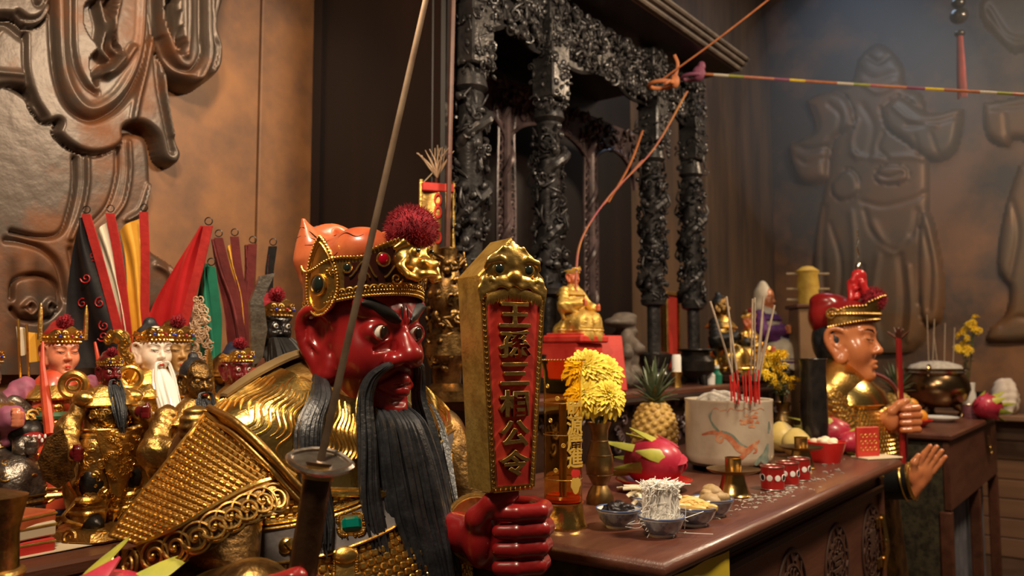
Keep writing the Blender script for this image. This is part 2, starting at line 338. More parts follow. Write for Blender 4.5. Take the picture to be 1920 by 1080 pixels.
# ------------------------------------------------------------------ signed-distance sculpting (smooth unions, surface nets)
class SDF:
    def __init__(s, lo, hi, res):
        s.lo = np.asarray(lo, float); s.res = res; s.n = np.ceil((np.asarray(hi, float) - s.lo) / res).astype(int) + 1
        s.ax = [(s.lo[i] + np.arange(s.n[i]) * res).astype(np.float32) for i in range(3)]; s.d = np.full(s.n, 1.0, np.float32)
    def _w(s, lo, hi):
        a = np.clip(np.floor((np.asarray(lo) - s.lo) / s.res).astype(int), 0, s.n); b = np.clip(np.ceil((np.asarray(hi) - s.lo) / s.res).astype(int) + 1, 0, s.n)
        sl = tuple(slice(a[i], b[i]) for i in range(3)); return sl, s.ax[0][sl[0]][:, None, None], s.ax[1][sl[1]][None, :, None], s.ax[2][sl[2]][None, None, :]
    def _put(s, sl, d, k, op):
        a = s.d[sl]
        if a.size == 0: return s
        if op == 'u':
            if k > 0: h = np.maximum(k - np.abs(a - d), 0) / k; s.d[sl] = np.minimum(a, d) - h * h * k * .25
            else: s.d[sl] = np.minimum(a, d)
        else:
            d = -d
            if k > 0: h = np.maximum(k - np.abs(a - d), 0) / k; s.d[sl] = np.maximum(a, d) + h * h * k * .25
            else: s.d[sl] = np.maximum(a, d)
        return s
    def ell(s, c, r, k=.01, op='u', R=None, sym=False):
        if sym: s.ell((-c[0], c[1], c[2]), r, k, op, None if R is None else np.diag([-1, 1, 1]) @ np.asarray(R) @ np.diag([-1, 1, 1]))
        r = np.broadcast_to(np.asarray(r, np.float32), (3,)); c = np.asarray(c, float); m = (r.max() if R is not None else r) + k + 3 * s.res
        sl, x, y, z = s._w(c - m, c + m); x, y, z = x - np.float32(c[0]), y - np.float32(c[1]), z - np.float32(c[2])
        if R is not None: R = np.asarray(R, np.float32); x, y, z = x * R[0, 0] + y * R[1, 0] + z * R[2, 0], x * R[0, 1] + y * R[1, 1] + z * R[2, 1], x * R[0, 2] + y * R[1, 2] + z * R[2, 2]
        k0 = np.sqrt((x / r[0]) ** 2 + (y / r[1]) ** 2 + (z / r[2]) ** 2); k1 = np.sqrt((x / r[0] ** 2) ** 2 + (y / r[1] ** 2) ** 2 + (z / r[2] ** 2) ** 2) + 1e-6
        return s._put(sl, k0 * (k0 - 1) / k1, k, op)
    def cap(s, p, q, r0, r1=None, k=.01, op='u', sym=False):
        r1 = r0 if r1 is None else r1
        if sym: s.cap((-p[0], p[1], p[2]), (-q[0], q[1], q[2]), r0, r1, k, op)
        p = np.asarray(p, float); q = np.asarray(q, float); m = max(r0, r1) + k + 3 * s.res
        sl, x, y, z = s._w(np.minimum(p, q) - m, np.maximum(p, q) + m); e = (q - p).astype(np.float32); x, y, z = x - np.float32(p[0]), y - np.float32(p[1]), z - np.float32(p[2])
        t = np.clip((x * e[0] + y * e[1] + z * e[2]) / max(float(e @ e), 1e-9), 0, 1)
        return s._put(sl, np.sqrt((x - t * e[0]) ** 2 + (y - t * e[1]) ** 2 + (z - t * e[2]) ** 2) - (r0 + (r1 - r0) * t), k, op)
    def chain(s, pts, rad, k=.01, op='u', sym=False):
        rad = np.broadcast_to(rad, (len(pts),))
        for i in range(len(pts) - 1): s.cap(pts[i], pts[i + 1], float(rad[i]), float(rad[i + 1]), k, op, sym)
        return s
    def box(s, c, h, rd=.002, k=.005, op='u', R=None):
        c = np.asarray(c, float); h = np.asarray(h, np.float32); m = (np.linalg.norm(h) if R is not None else h) + k + 3 * s.res
        sl, x, y, z = s._w(c - m, c + m); x, y, z = x - np.float32(c[0]), y - np.float32(c[1]), z - np.float32(c[2])
        if R is not None: R = np.asarray(R, np.float32); x, y, z = x * R[0, 0] + y * R[1, 0] + z * R[2, 0], x * R[0, 1] + y * R[1, 1] + z * R[2, 1], x * R[0, 2] + y * R[1, 2] + z * R[2, 2]
        qx, qy, qz = np.abs(x) - h[0] + rd, np.abs(y) - h[1] + rd, np.abs(z) - h[2] + rd
        return s._put(sl, np.sqrt(np.maximum(qx, 0) ** 2 + np.maximum(qy, 0) ** 2 + np.maximum(qz, 0) ** 2) + np.minimum(np.maximum(np.maximum(qx, qy), qz), 0) - rd, k, op)
    def cut(s, nrm, off):                                         # keep n.p < off
        d = s.ax[0][:, None, None] * nrm[0] + s.ax[1][None, :, None] * nrm[1] + s.ax[2][None, None, :] * nrm[2] - off
        s.d = np.maximum(s.d, d.astype(np.float32)); return s
    def warp(s, fn): s.d = (s.d + fn(s.ax[0][:, None, None], s.ax[1][None, :, None], s.ax[2][None, None, :])).astype(np.float32); return s
    def mesh(s, name, smooth=180, it=1):
        d = s.d; d[0] = d[-1] = 1; d[:, 0] = d[:, -1] = 1; d[:, :, 0] = d[:, :, -1] = 1
        n = s.n - 1; ins = d < 0; cs = np.zeros(n, np.int8)
        for i in (0, 1):
            for j in (0, 1):
                for k in (0, 1): cs += ins[i:n[0] + i, j:n[1] + j, k:n[2] + k]
        act = (cs > 0) & (cs < 8); cell = np.argwhere(act); ids = np.full(n, -1, np.int64); ids[act] = np.arange(len(cell))
        corner = {(i, j, k): d[cell[:, 0] + i, cell[:, 1] + j, cell[:, 2] + k] for i in (0, 1) for j in (0, 1) for k in (0, 1)}
        acc = np.zeros((len(cell), 3)); cnt = np.zeros(len(cell))
        for a in range(3):
            for i in (0, 1):
                for j in (0, 1):
                    p = [0, 0, 0]; o = [x for x in range(3) if x != a]; p[o[0]] = i; p[o[1]] = j; q = list(p); q[a] = 1
                    A, B = corner[tuple(p)], corner[tuple(q)]; c = (A < 0) != (B < 0); t = np.where(c, A / np.where(c, A - B, 1), 0)
                    pos = np.array(p, float)[None] + t[:, None] * np.eye(3)[a][None]; acc += pos * c[:, None]; cnt += c
        v = s.lo + (cell + acc / cnt[:, None]) * s.res; F = []
        for a in range(3):
            o = [x for x in range(3) if x != a]; A = [slice(0, n[x]) for x in range(3)]; B = list(A); B[a] = slice(1, n[a] + 1)
            i0 = ins[tuple(A)]; i1 = ins[tuple(B)]; ed = np.argwhere(i0 != i1); ed = ed[(ed[:, o[0]] > 0) & (ed[:, o[1]] > 0)]
            fl = i0[tuple(ed.T)]
            def g(di, dj): e = ed.copy(); e[:, o[0]] -= di; e[:, o[1]] -= dj; return ids[tuple(e.T)]
            q = np.stack([g(1, 1), g(0, 1), g(0, 0), g(1, 0)], 1); flip = fl if a != 1 else ~fl
            q[~flip] = q[~flip][:, ::-1]; F.append(q)
        F = np.concatenate(F); F = F[(F >= 0).all(1)]
        for _ in range(it):                                       # light Laplacian smoothing
            acc = np.zeros_like(v); c = np.zeros(len(v))
            for e in range(4): np.add.at(acc, F[:, e], v[F[:, (e + 1) % 4]] + v[F[:, e - 1]]); np.add.at(c, F[:, e], 2)
            v = v * .5 + .5 * acc / np.maximum(c, 1)[:, None]
        me = bpy.data.meshes.new(name); me.vertices.add(len(v)); me.vertices.foreach_set('co', v.ravel().astype(np.float32))
        me.loops.add(F.size); me.loops.foreach_set('vertex_index', F.ravel().astype(np.int32)); me.polygons.add(len(F))
        me.polygons.foreach_set('loop_start', np.arange(0, F.size, 4, dtype=np.int32)); me.update(calc_edges=True); me.validate(); me.shade_smooth()
        s.d = None; return me
def bvh_of(me):
    V = [v.co.copy() for v in me.vertices]; return BVHTree.FromPolygons(V, [tuple(p.vertices) for p in me.polygons])
def vcol(me, fn):                                                 # colours that belong to the thing itself, per vertex
    v = np.empty(len(me.vertices) * 3, np.float32); me.vertices.foreach_get('co', v); v = v.reshape(-1, 3)
    c = np.ones((len(v), 4), np.float32); c[:, :3] = fn(v); a = me.color_attributes.new('tint', 'FLOAT_COLOR', 'POINT'); a.data.foreach_set('color', c.ravel())
rnd = random.Random(7); npr = np.random.RandomState(7)
# ------------------------------------------------------------------ the setting
YB, XE = 2.30, 6.48
seam = float(ony(487, 200, YB)[0])
struct('floor', M().box((2.2, -.1, -.05), (9.6, 5.4, .1)), 'floor_tile')
wb = struct('wall_back', M().box((2.6, YB + .09, 1.9), (8.0, .12, 5)), 'carved_brown')
for x0, x1 in ((-1.3, seam - .004), (seam + .004, seam + .93), (seam + .938, seam + 2.0), (seam + 2.008, 5.2), (5.208, XE)):
    link('wall_panel', M().box(((x0 + x1) / 2, YB + .015, 1.9), (x1 - x0, .03, 5), b=.004), 'wall_paint' if x0 < 2 else 'wall_aged', wb)
we = struct('wall_end', M().box((XE + .06, .3, 1.9), (.12, 4.4, 5.2)), 'end_wall_paint')
zt = .90
for i in range(7):
    link('wainscot_board', M().box((XE - .012, .3, zt - .065 - i * .128), (.024, 4.3, .122), b=.004), 'wainscot', we)
struct('trim_1', M().box((XE - .11, .3, zt + .03), (.22, 4.3, .04), b=.008), 'wainscot')
def pmask(poly, U, V):
    p = np.asarray(poly, float); ins = np.zeros(U.shape, bool); dist = np.full(U.shape, 1e9)
    for i in range(len(p)):
        a, b = p[i], p[(i + 1) % len(p)]; e = b - a
        t = np.clip(((U - a[0]) * e[0] + (V - a[1]) * e[1]) / (e @ e + 1e-9), 0, 1)
        dist = np.minimum(dist, np.hypot(U - a[0] - t * e[0], V - a[1] - t * e[1]))
        if a[1] != b[1]: c = ((a[1] > V) != (b[1] > V)) & (U < (b[0] - a[0]) * (V - a[1]) / (b[1] - a[1]) + a[0]); ins ^= c
    return np.where(ins, dist, -dist)
def sdist(pts, U, V, n=60):
    p = spl(pts, n); d = np.full(U.shape, 1e9)
    for i in range(len(p) - 1):
        a, b = p[i], p[i + 1]; e = b - a; t = np.clip(((U - a[0]) * e[0] + (V - a[1]) * e[1]) / (e @ e + 1e-9), 0, 1)
        d = np.minimum(d, np.hypot(U - a[0] - t * e[0], V - a[1] - t * e[1]))
    return d
def relief(name, u0, u1, v0, v1, st, layers, strokes, place, nrm, m, label, rough=.0):
    us = np.arange(u0, u1 + st, st); vs_ = np.arange(v0, v1 + st, st); U, V = np.meshgrid(us, vs_, indexing='ij'); H = np.zeros(U.shape)
    for poly, h, w in layers:
        q = spl(list(poly) + [poly[0]], len(poly) * 6)[:-1]; d = pmask(q, U, V); t = np.clip(d / w, 0, 1)
        H = np.where(d > 0, h * np.sqrt(np.clip(1 - (1 - t) ** 2, 0, 1)), H) if h > 0 else np.where(d > 0, H + h * np.sqrt(np.clip(1 - (1 - t) ** 2, 0, 1)), H)
    mask = H > 1e-4
    for pts, w, dep in strokes:
        d = sdist(pts, U, V); H = H + np.where(mask, dep * np.exp(-(d / w) ** 2), 0)
    if rough: H = H + np.where(mask, rough * (np.sin(U * .11 + np.sin(V * .05) * 2) * np.sin(V * .09 + U * .03)), 0)
    H = np.where(mask, np.maximum(H, .002), 0)
    q0 = place(u0, v0); P = np.array([[place(u, v) for v in vs_] for u in us]) + (H[..., None] + .002) * np.asarray(nrm)
    keep = mask[:-1, :-1] | mask[1:, :-1] | mask[:-1, 1:] | mask[1:, 1:]; nb = len(vs_); I, J = np.nonzero(keep)
    F = np.stack([I * nb + J, I * nb + J + 1, (I + 1) * nb + J + 1, (I + 1) * nb + J], 1)
    used, inv = np.unique(F, return_inverse=True); V3 = P.reshape(-1, 3)[used]; F = inv.reshape(F.shape)
    b = M(); b.add(V3, [tuple(map(int, q)) for q in F]); return tag(link(name, b.mesh(name, 180), m), label, 'relief')
relief('robe_relief', -130, 410, -130, 700, 2.6,
    [([(-125, 150), (0, 160), (90, 225), (160, 290), (215, 255), (262, 262), (274, 330), (270, 400), (258, 430), (275, 470), (318, 500), (332, 540), (335, 690), (-125, 690)], .035, 14),
     ([(-125, -125), (280, -125), (292, 60), (298, 180), (312, 262), (323, 292), (316, 312), (300, 314), (284, 300), (272, 262), (245, 240), (216, 246), (214, 272), (190, 290), (150, 296), (112, 282), (86, 257), (90, 236), (68, 238), (44, 212), (32, 178), (0, 170), (-125, 160)], .065, 12),
     ([(-125, -125), (66, -125), (74, 0), (72, 35), (52, 60), (20, 66), (-10, 50), (-125, 40)], .095, 16),
     ([(266, -125), (264, 40), (268, 92), (284, 136), (308, 164), (340, 176), (366, 164), (389, 140), (394, 100), (384, 55), (396, 0), (402, -125)], .105, 20),
     ([(138, 20), (150, 10), (196, 0), (186, 40), (188, 75), (206, 105), (200, 120), (170, 140), (160, 172), (150, 150), (148, 118), (162, 98), (144, 72), (136, 48)], -.04, 8),
     ([(276, 12), (296, -10), (302, 40), (306, 80), (312, 108), (303, 116), (292, 96), (282, 70), (276, 40)], -.055, 6)],
    [([(74, -100), (76, 60), (84, 150), (105, 205), (145, 232), (184, 220), (216, 190), (240, 145), (254, 90), (260, 0), (258, -100)], 5, -.022),
     ([(90, -100), (92, 60), (98, 140), (118, 190), (146, 212), (180, 200), (208, 172), (230, 130), (242, 80), (246, 0)], 9, .012),
     ([(115, -100), (114, 60), (120, 125), (138, 165), (158, 182)], 4, -.018), ([(26, 75), (28, 140), (42, 190), (64, 226)], 4, -.018),
     ([(228, 230), (236, 190), (248, 140), (258, 90)], 5, .014), ([(270, 110), (276, 170), (286, 220), (300, 290)], 4, -.016), ([(284, 150), (290, 200), (302, 260)], 4, .012),
     ([(30, -60), (34, 10), (44, 26), (56, 10), (60, -60)], 4, -.02), ([(4, 40), (24, 52), (48, 46), (64, 20)], 4, -.016),
     ([(342, -100), (340, 60), (342, 112), (326, 142), (304, 140), (286, 118), (274, 84)], 4, -.024), ([(316, -60), (316, 60), (312, 118)], 5, .014),
     ([(366, -100), (366, 60), (374, 104), (366, 140)], 4, -.018), ([(352, -60), (354, 60), (356, 120), (340, 160)], 6, .014),
     ([(158, -40), (170, 20), (178, 60), (172, 100), (184, 118)], 6, .035), ([(196, 10), (186, 60), (190, 96), (204, 116), (180, 142), (164, 150)], 5, .03),
     ([(176, 150), (206, 130), (226, 100)], 6, .016), ([(296, 20), (300, 70), (300, 108)], 4, .03),
     ([(-60, 120), (-20, 60), (20, 80)], 6, -.012), ([(-100, 100), (-50, 140), (20, 150)], 6, .012),
     ([(128, 300), (128, 350), (118, 400), (100, 440), (60, 446), (10, 436)], 4, -.02), ([(150, 302), (150, 350), (140, 400), (120, 450)], 4, .014),
     ([(208, 280), (206, 335), (188, 390), (150, 430)], 3.5, -.014), ([(228, 270), (230, 325), (220, 380), (196, 415)], 3.5, .014), ([(268, 350), (252, 395), (225, 415)], 4, .016),
     ([(0, 452), (30, 456), (70, 470), (98, 500), (112, 560)], 5, -.018), ([(10, 560), (14, 530), (40, 518), (74, 520), (96, 540), (98, 575), (70, 600), (30, 598), (10, 580)], 4, -.02),
     ([(32, 575), (44, 566), (54, 578), (44, 590), (34, 584)], 4, .016), ([(92, 575), (80, 566), (72, 578), (80, 590), (90, 584)], 4, .016),
     ([(120, 470), (130, 520), (150, 580)], 5, -.014), ([(300, 470), (310, 520), (300, 560), (270, 590)], 5, -.016), ([(282, 500), (300, 512), (318, 540)], 5, .014)],
    lambda u, v: ony(u, v, YB), (0, -1, 0), 'relief_bronze', 'bronze-grey carved relief of a flowing robe with a looped sleeve')
relief('warrior_relief', 1470, 1812, 60, 660, 3.6,
    [([(1560, 170), (1600, 150), (1612, 110), (1650, 84), (1690, 120), (1700, 165), (1735, 200), (1742, 420), (1725, 650), (1535, 650), (1528, 470), (1552, 330), (1562, 250)], .10, 22),
     ([(1512, 190), (1560, 172), (1596, 190), (1606, 240), (1570, 262), (1556, 300), (1552, 338), (1506, 344), (1486, 310), (1482, 274), (1506, 262), (1530, 240)], .16, 18),
     ([(1652, 205), (1690, 182), (1745, 214), (1800, 205), (1806, 222), (1796, 276), (1772, 300), (1740, 300), (1704, 274), (1664, 244)], .17, 18),
     ([(1640, 330), (1660, 312), (1700, 314), (1708, 336), (1690, 348), (1652, 346)], .17, 10),
     ([(1560, 345), (1590, 318), (1612, 330), (1616, 362), (1590, 380), (1566, 372)], .15, 12),
     ([(1728, 400), (1744, 402), (1756, 440), (1770, 520), (1764, 600), (1730, 600), (1722, 480)], .14, 12)],
    [([(1620, 380), (1660, 388), (1710, 376), (1740, 362)], 5, -.03), ([(1624, 396), (1640, 440), (1680, 470), (1712, 440), (1722, 396)], 5, -.03),
     ([(1640, 420), (1662, 462), (1682, 470), (1706, 450)], 8, .03), ([(1706, 240), (1760, 232), (1800, 220)], 5, -.04), ([(1720, 260), (1728, 290)], 4, -.02), ([(1750, 256), (1762, 290)], 4, -.02),
     ([(1490, 270), (1520, 284), (1554, 278)], 5, -.04), ([(1620, 200), (1640, 240), (1630, 300)], 6, -.02), ([(1610, 130), (1640, 150), (1680, 140)], 6, -.02), ([(1550, 390), (1545, 480), (1552, 600)], 6, -.03),
     ([(1600, 400), (1606, 480), (1600, 620)], 6, .03), ([(1690, 480), (1696, 560), (1690, 640)], 6, -.03), ([(1560, 200), (1580, 220), (1576, 250)], 4, -.03), ([(1530, 205), (1540, 240), (1520, 260)], 4, -.03), ([(1500, 300), (1520, 310), (1545, 300)], 4, -.03), ([(1630, 110), (1650, 120), (1668, 108)], 4, -.04), ([(1622, 160), (1650, 176), (1690, 160)], 4, .03), ([(1650, 330), (1672, 336), (1696, 328)], 4, -.05), ([(1600, 290), (1640, 300), (1700, 296), (1735, 300)], 5, .03), ([(1560, 420), (1580, 500), (1570, 620)], 4, -.03), ([(1620, 500), (1624, 580), (1618, 640)], 4, -.03), ([(1706, 500), (1712, 580), (1706, 640)], 4, .03), ([(1735, 430), (1748, 500), (1745, 580)], 4, -.03), ([(1680, 205), (1710, 228), (1760, 240)], 4, .03), ([(1610, 230), (1600, 270), (1610, 300)], 5, .03), ([(1660, 250), (1650, 280), (1668, 300)], 4, -.03), ([(1650, 480), (1640, 560), (1650, 640)], 6, .02)],
    lambda u, v: onx(u, v, XE), (-.5, 0, 0), 'relief_end', 'dim carved relief of a stout warrior in wide sleeves on the far wall')
relief('attendant_relief', 1836, 2010, -60, 660, 4,
    [([(1838, 10), (1870, -30), (2000, -55), (2005, 130), (1940, 90), (1900, 100), (1862, 62), (1842, 40)], .14, 18),
     ([(1844, 196), (1880, 190), (1990, 176), (2000, 280), (1910, 262), (1888, 276), (1856, 262), (1846, 230)], .14, 16),
     ([(1912, 310), (1884, 400), (1872, 500), (1894, 540), (1886, 590), (1856, 620), (1858, 642), (1930, 640), (2000, 620), (2000, 300)], .12, 16)],
    [([(1856, 20), (1890, 70), (1930, 80)], 5, -.03), ([(1852, 206), (1900, 204), (1960, 196)], 5, -.03), ([(1886, 220), (1890, 262)], 5, -.02), ([(1900, 380), (1910, 440), (1896, 520)], 5, -.03), ([(1880, 610), (1910, 596), (1940, 600)], 5, -.02)],
    lambda u, v: onx(u, v, XE), (-.5, 0, 0), 'relief_end', 'carved relief of a second figure cut off by the right edge')
# ------------------------------------------------------------------ tables
def cloud_panel(b, x0, x1, z0, z1, y, n, rs):
    for _ in range(n):
        b.spiral((rs.uniform(x0, x1), y - .004, rs.uniform(z0, z1)), rs.uniform(.012, .026), .005, rs.uniform(1, 1.8), R=rotm(math.pi / 2, rs.uniform(0, 6), 0), sgn=rs.choice((-1, 1)), n=14, k=5)
T = thing('altar_table', 'long red-brown wooden altar table with carved round medallions, laden with offerings', 'table', (1.329, .684, 0))
LX = 1.722; DY = .766
b = M(); prof = [(0, .0), (-.012, .006), (-.016, .017), (-.012, .028), (0, .034)]
v = []; 
for o, z in prof: v += [(o, o, .966 + z), (LX - o, o, .966 + z), (LX - o, DY, .966 + z), (o, DY, .966 + z)]
f = [(3, 2, 1, 0), tuple(range(16, 20))] + [(4 * l + i, 4 * l + (i + 1) % 4, 4 * l + 4 + (i + 1) % 4, 4 * l + 4 + i) for l in range(4) for i in range(4)]
link('table_top', b.add(v, f).mesh('table_top', 50), 'table_top', T)
link('apron', M().box((LX / 2, .045 + .01, .945), (LX - .06, .02, .045), b=.003), 'dark_wood', T)
link('front_panel', M().box((LX / 2 + .09, .06, .62), (LX - .24, .03, .62), b=.003), 'table_side', T)
link('end_panel', M().box((.06, DY / 2 + .02, .48), (.03, DY - .06, .95), b=.003), 'table_end', T)
link('end_panel', M().box((LX - .06, DY / 2 + .02, .48), (.03, DY - .06, .95), b=.003), 'table_end', T)
link('back_panel', M().box((LX / 2, DY - .03, .48), (LX - .14, .03, .95)), 'dark_wood', T)
for x in (.06, LX - .045): link('leg', M().box((x, .06, .47), (.05, .05, .94), b=.005), 'table_side', T)
link('bottom_rail', M().box((LX / 2, .052, .29), (LX - .1, .045, .05), b=.006), 'table_side', T)
link('corner_moulding', M().box((LX / 2, .04, .905), (LX - .08, .02, .025), b=.006), 'dark_wood', T)
b = M().slab([[(x, .003 + .003 * math.sin(x * 40), z) for z in (.960, .8, .5, .35)] for x in np.linspace(.02, .30, 14)], np.array([0, .004, 0])); link('yellow_sheet', b, 'yellow_sheet', T)
for i, px in enumerate((1374, 1480, 1566, 1632)):
    cx = float(ony(px, 990, .73)[0]) - 1.329; md = M()
    md.torus((0, 0, 0), .112, .006, n=36, k=6); md.torus((0, 0, 0), .080, .004, n=32, k=5)
    for k in range(16):
        a = k * math.pi / 8; md.box((math.cos(a) * .096, math.sin(a) * .096, 0), (.022, .007, .010), rotm(0, 0, a + .6 * (-1) ** k)); md.torus((math.cos(a) * .062, math.sin(a) * .062, 0), .011, .003, n=10, k=4)
    mo = link('medallion', md, 'carved_brown', T, (cx, .043, .735), (math.pi / 2, 0, 0), (1, 1.15, .6))
    g = text_mesh('福喜宗壽'[i], .085, .005); link('character', g, 'carved_brown', mo, (0, 0, .002))
hx = float(ony(1665, 940, .73)[0]) - 1.329
ht = M().box((0, 0, 0), (.05, .008, .035), b=.003); ht.box((0, 0, -.13), (.05, .008, .035), b=.003); ht.tube([(0, -.012, .03), (0, -.018, -.03), (0, -.022, -.08), (0, -.012, -.15)], [.007, .010, .011, .007], 8); ht.sph((0, -.02, -.06), (.012, .012, .02))
link('latch', ht, 'brass', T, (LX - .10, .038, .80))

T2 = thing('side_table', 'dark wooden side table behind the orange-faced statue with blue-grey curtain', 'table', (4.077, .684, 0))
LX2, DY2 = 1.49, .62
link('table_top', M().box((LX2 / 2, DY2 / 2, .985), (LX2, DY2, .03), b=.008), 'table_top', T2)
link('drawer_front', M().box((LX2 / 2, .03, .815), (LX2 - .05, .03, .30), b=.004), 'table_side', T2)
link('end_panel', M().box((.05, DY2 / 2, .485), (.03, DY2 - .04, .96), b=.003), 'table_end', T2)
for x in (.04, LX2 * .55, LX2 - .04): link('leg', M().box((x, .04, .33), (.05, .05, .66), b=.005), 'table_side', T2)
link('back_panel', M().box((LX2 / 2, DY2 - .03, .485), (LX2 - .1, .03, .96)), 'dark_wood', T2)
us = np.linspace(.08, LX2 - .08, 90)
link('curtain', M().slab([[(x, .09 + .012 * math.sin(x * 55), z) for z in (.665, .4, .02)] for x in us], np.array([0, .004, 0])), mat('curtain_grey', (.17, .17, .20), .7, 0, (.11, .11, .13), 8), T2)
link('handle', M().box((0, 0, 0), (.03, .008, .09), b=.003).torus((0, -.012, -.03), .025, .005, R=rotm(math.pi / 2, 0, 0)), 'brass', T2, (1.12, .012, .86))

T3 = thing('shrine_shelf', 'dark raised wooden shelf under the carved shrine', 'shelf', (1.86, 1.45, 0))
link('shelf_board', M().box((1.15, .42, 1.205), (2.33, .85, .03), b=.008), 'table_top', T3)
link('front_panel', M().box((1.15, .05, .6), (2.29, .03, 1.18)), 'dark_wood', T3)
for x in (.02, 2.28): link('end_panel', M().box((x, .43, .6), (.03, .8, 1.18)), 'dark_wood', T3)
b = M(); rs = random.Random(3); cloud_panel(b, .02, 2.28, 1.02, 1.18, .03, 150, rs); link('carved_frieze', b, 'shrine_inner', T3, stuff=True)
link('edge_moulding', M().tube([(-.015, -.006, 1.185), (2.31, -.006, 1.185)], .012, 8), 'dark_wood', T3)
T4 = thing('statue_table', 'low dark red-brown table edge under the crowd of small deity figures', 'table', (-.75, 1.50, 0))
link('table_top', M().box((1.3, .39, .985), (2.6, .79, .03), b=.006), 'table_side', T4)
link('front_panel', M().box((1.3, .05, .48), (2.54, .03, .97)), 'dark_wood', T4)
link('edge_moulding', M().box((1.3, .018, .945), (2.56, .03, .04), b=.01), 'table_side', T4)
for x in (.03, 2.57): link('end_panel', M().box((x, .4, .48), (.03, .72, .97)), 'dark_wood', T4)

# ------------------------------------------------------------------ carved shrine
SH = thing('carved_shrine', 'black carved wooden shrine with dragon columns, pierced frieze and canopy', 'shrine', (1.956, 1.65, 1.2205))
def blobs(b, n, rs, fn, smin=.008, smax=.02):
    for _ in range(n):
        p, nn = fn(rs); k = rs.random()
        if k < .45: b.sph(p, (rs.uniform(smin, smax), rs.uniform(smin, smax), rs.uniform(smin, smax) * .7), 7, 5, frame(nn) @ rotm(0, 0, rs.uniform(0, 6)))
        elif k < .8: b.spiral(p, rs.uniform(smin, smax) * 1.5, smin * .55, rs.uniform(.8, 1.6), frame(nn) @ rotm(rs.uniform(-.5, .5), rs.uniform(-.5, .5), rs.uniform(0, 6)), n=12, k=5, sgn=rs.choice((-1, 1)), lift=smin)
        else: b.sph(p, (smax * 1.5, smin * .8, smin * .6), 7, 5, frame(nn) @ rotm(rs.uniform(-.4, .4), 0, rs.uniform(0, 6)))
def dragon_column(seed, r=.051):
    rs = random.Random(seed); b = M(); z0, z1 = .36, .93
    b.lathe([(r * .55, .13), (r * .55, .33), (r * 1.0, .34), (r * 1.1, .36), (r * .8, .38), (r * .78, .92), (r * .9, .94), (r * .7, .96), (r * .75, 1.02)], 16)
    n = 90; t = np.linspace(0, 1, n); a = t * 2 * math.pi * 2.3 + seed; q = r * (.95 + .25 * np.sin(t * 17 + seed))
    b.tube(np.stack([np.cos(a) * q, np.sin(a) * q, .38 + t * .54], 1), r * (.42 - .22 * np.abs(t - .5)) * (1 + .12 * np.sin(t * 150)), 8)
    def f(rs):
        a = rs.uniform(0, 6.283); z = rs.uniform(.36, .94); return (math.cos(a) * r * rs.uniform(.85, 1.25), math.sin(a) * r * rs.uniform(.85, 1.25), z), (math.cos(a), math.sin(a), rs.uniform(-.4, .4))
    blobs(b, 190, rs, f, .008, .019)
    for k in range(5):                                            # claws and whiskers standing off the shaft
        a = rs.uniform(0, 6.28); z = rs.uniform(.4, .85); d = np.array([math.cos(a), math.sin(a), 0]); b.tube(spl([d * r, d * r * 1.5 + (0, 0, z * 0 + .02), d * r * 1.3 + (0, 0, .06)], 8) + (0, 0, z), np.linspace(.008, .003, 8), 5)
    return b
def column_head(seed, r=.050):
    rs = random.Random(seed); b = M(); b.box((0, 0, 1.22), (r * 1.5, r * 1.5, .46), b=.004); b.box((0, -r * .2, 1.13), (r * 2.1, r * 1.9, .20), b=.006)
    b.lathe([(r * .9, 1.02), (r * 1.15, .965), (r * .8, .95)], 16)
    def f(rs): s = rs.choice((-1, 1)); k = rs.random(); z = rs.uniform(.98, 1.42); return ((rs.uniform(-r, r), -r * 1.15, z), (0, -1, 0)) if k < .5 else ((s * r * 1.05, rs.uniform(-r, r), z), (s, 0, 0))
    blobs(b, 110, rs, f, .007, .016); return b
cols = [0, .434, 1.214, 1.604]
for i, x in enumerate(cols):
    c = link('dragon_column', dragon_column(11 + i), 'shrine_wood', SH, (x, 0, 0)); link('column_head', column_head(31 + i), 'shrine_wood', c)
    link('column_plinth', M().lathe([(.075, 0), (.08, .02), (.07, .05), (.055, .07), (.07, .10), (.075, .13), (.05, .14)], 20), 'black_lacquer', c)
for x0, x1 in ((0, .434), (.434, 1.214), (1.214, 1.604)):
    rs = random.Random(int(x1 * 100)); b = M(); w = x1 - x0
    P = [[(x, -.0, 1.22 + .045 * (2 * (x - x0) / w - 1) ** 2 * -1 + .015 * math.cos((x - x0) / w * 12.6) if k == 0 else 1.43) for k in (0, 1)] for x in np.linspace(x0 + .03, x1 - .03, 24)]
    b.slab(P, np.array([0, .012, 0])); b.tube([p[0] for p in P], .008, 6)
    def f(rs): return (rs.uniform(x0 + .04, x1 - .04), -.014, rs.uniform(1.215, 1.42)), (rs.uniform(-.3, .3), -1, rs.uniform(-.3, .3))
    blobs(b, int(280 * w), rs, f, .009, .022); link('pierced_frieze', b, 'shrine_wood', SH)
link('canopy', M().box((.80, .22, 1.48), (1.86, .80, .04), b=.004), 'dark_wood', SH)
for k, (dz, dy) in enumerate(((0, 0), (.022, -.018), (.045, -.03))): link('canopy_moulding', M().box((.80, -.185 + dy, 1.475 + dz), (1.90 + .02 * k, .03, .02), b=.006).box((1.742 + .01 * k, .2 + dy, 1.475 + dz), (.03, .8, .02), b=.006), 'stone_grey', SH)
link('side_board', M().box((-.08, .36, .99), (.035, .58, 1.98), b=.004), 'black_wood', SH)
link('back_board', M().box((.99, .60, .85), (2.2, .03, 1.75)), 'black_wood', SH)
link('side_post', M().box((-.085, .04, .99), (.05, .05, 1.98), b=.01), 'black_wood', SH)
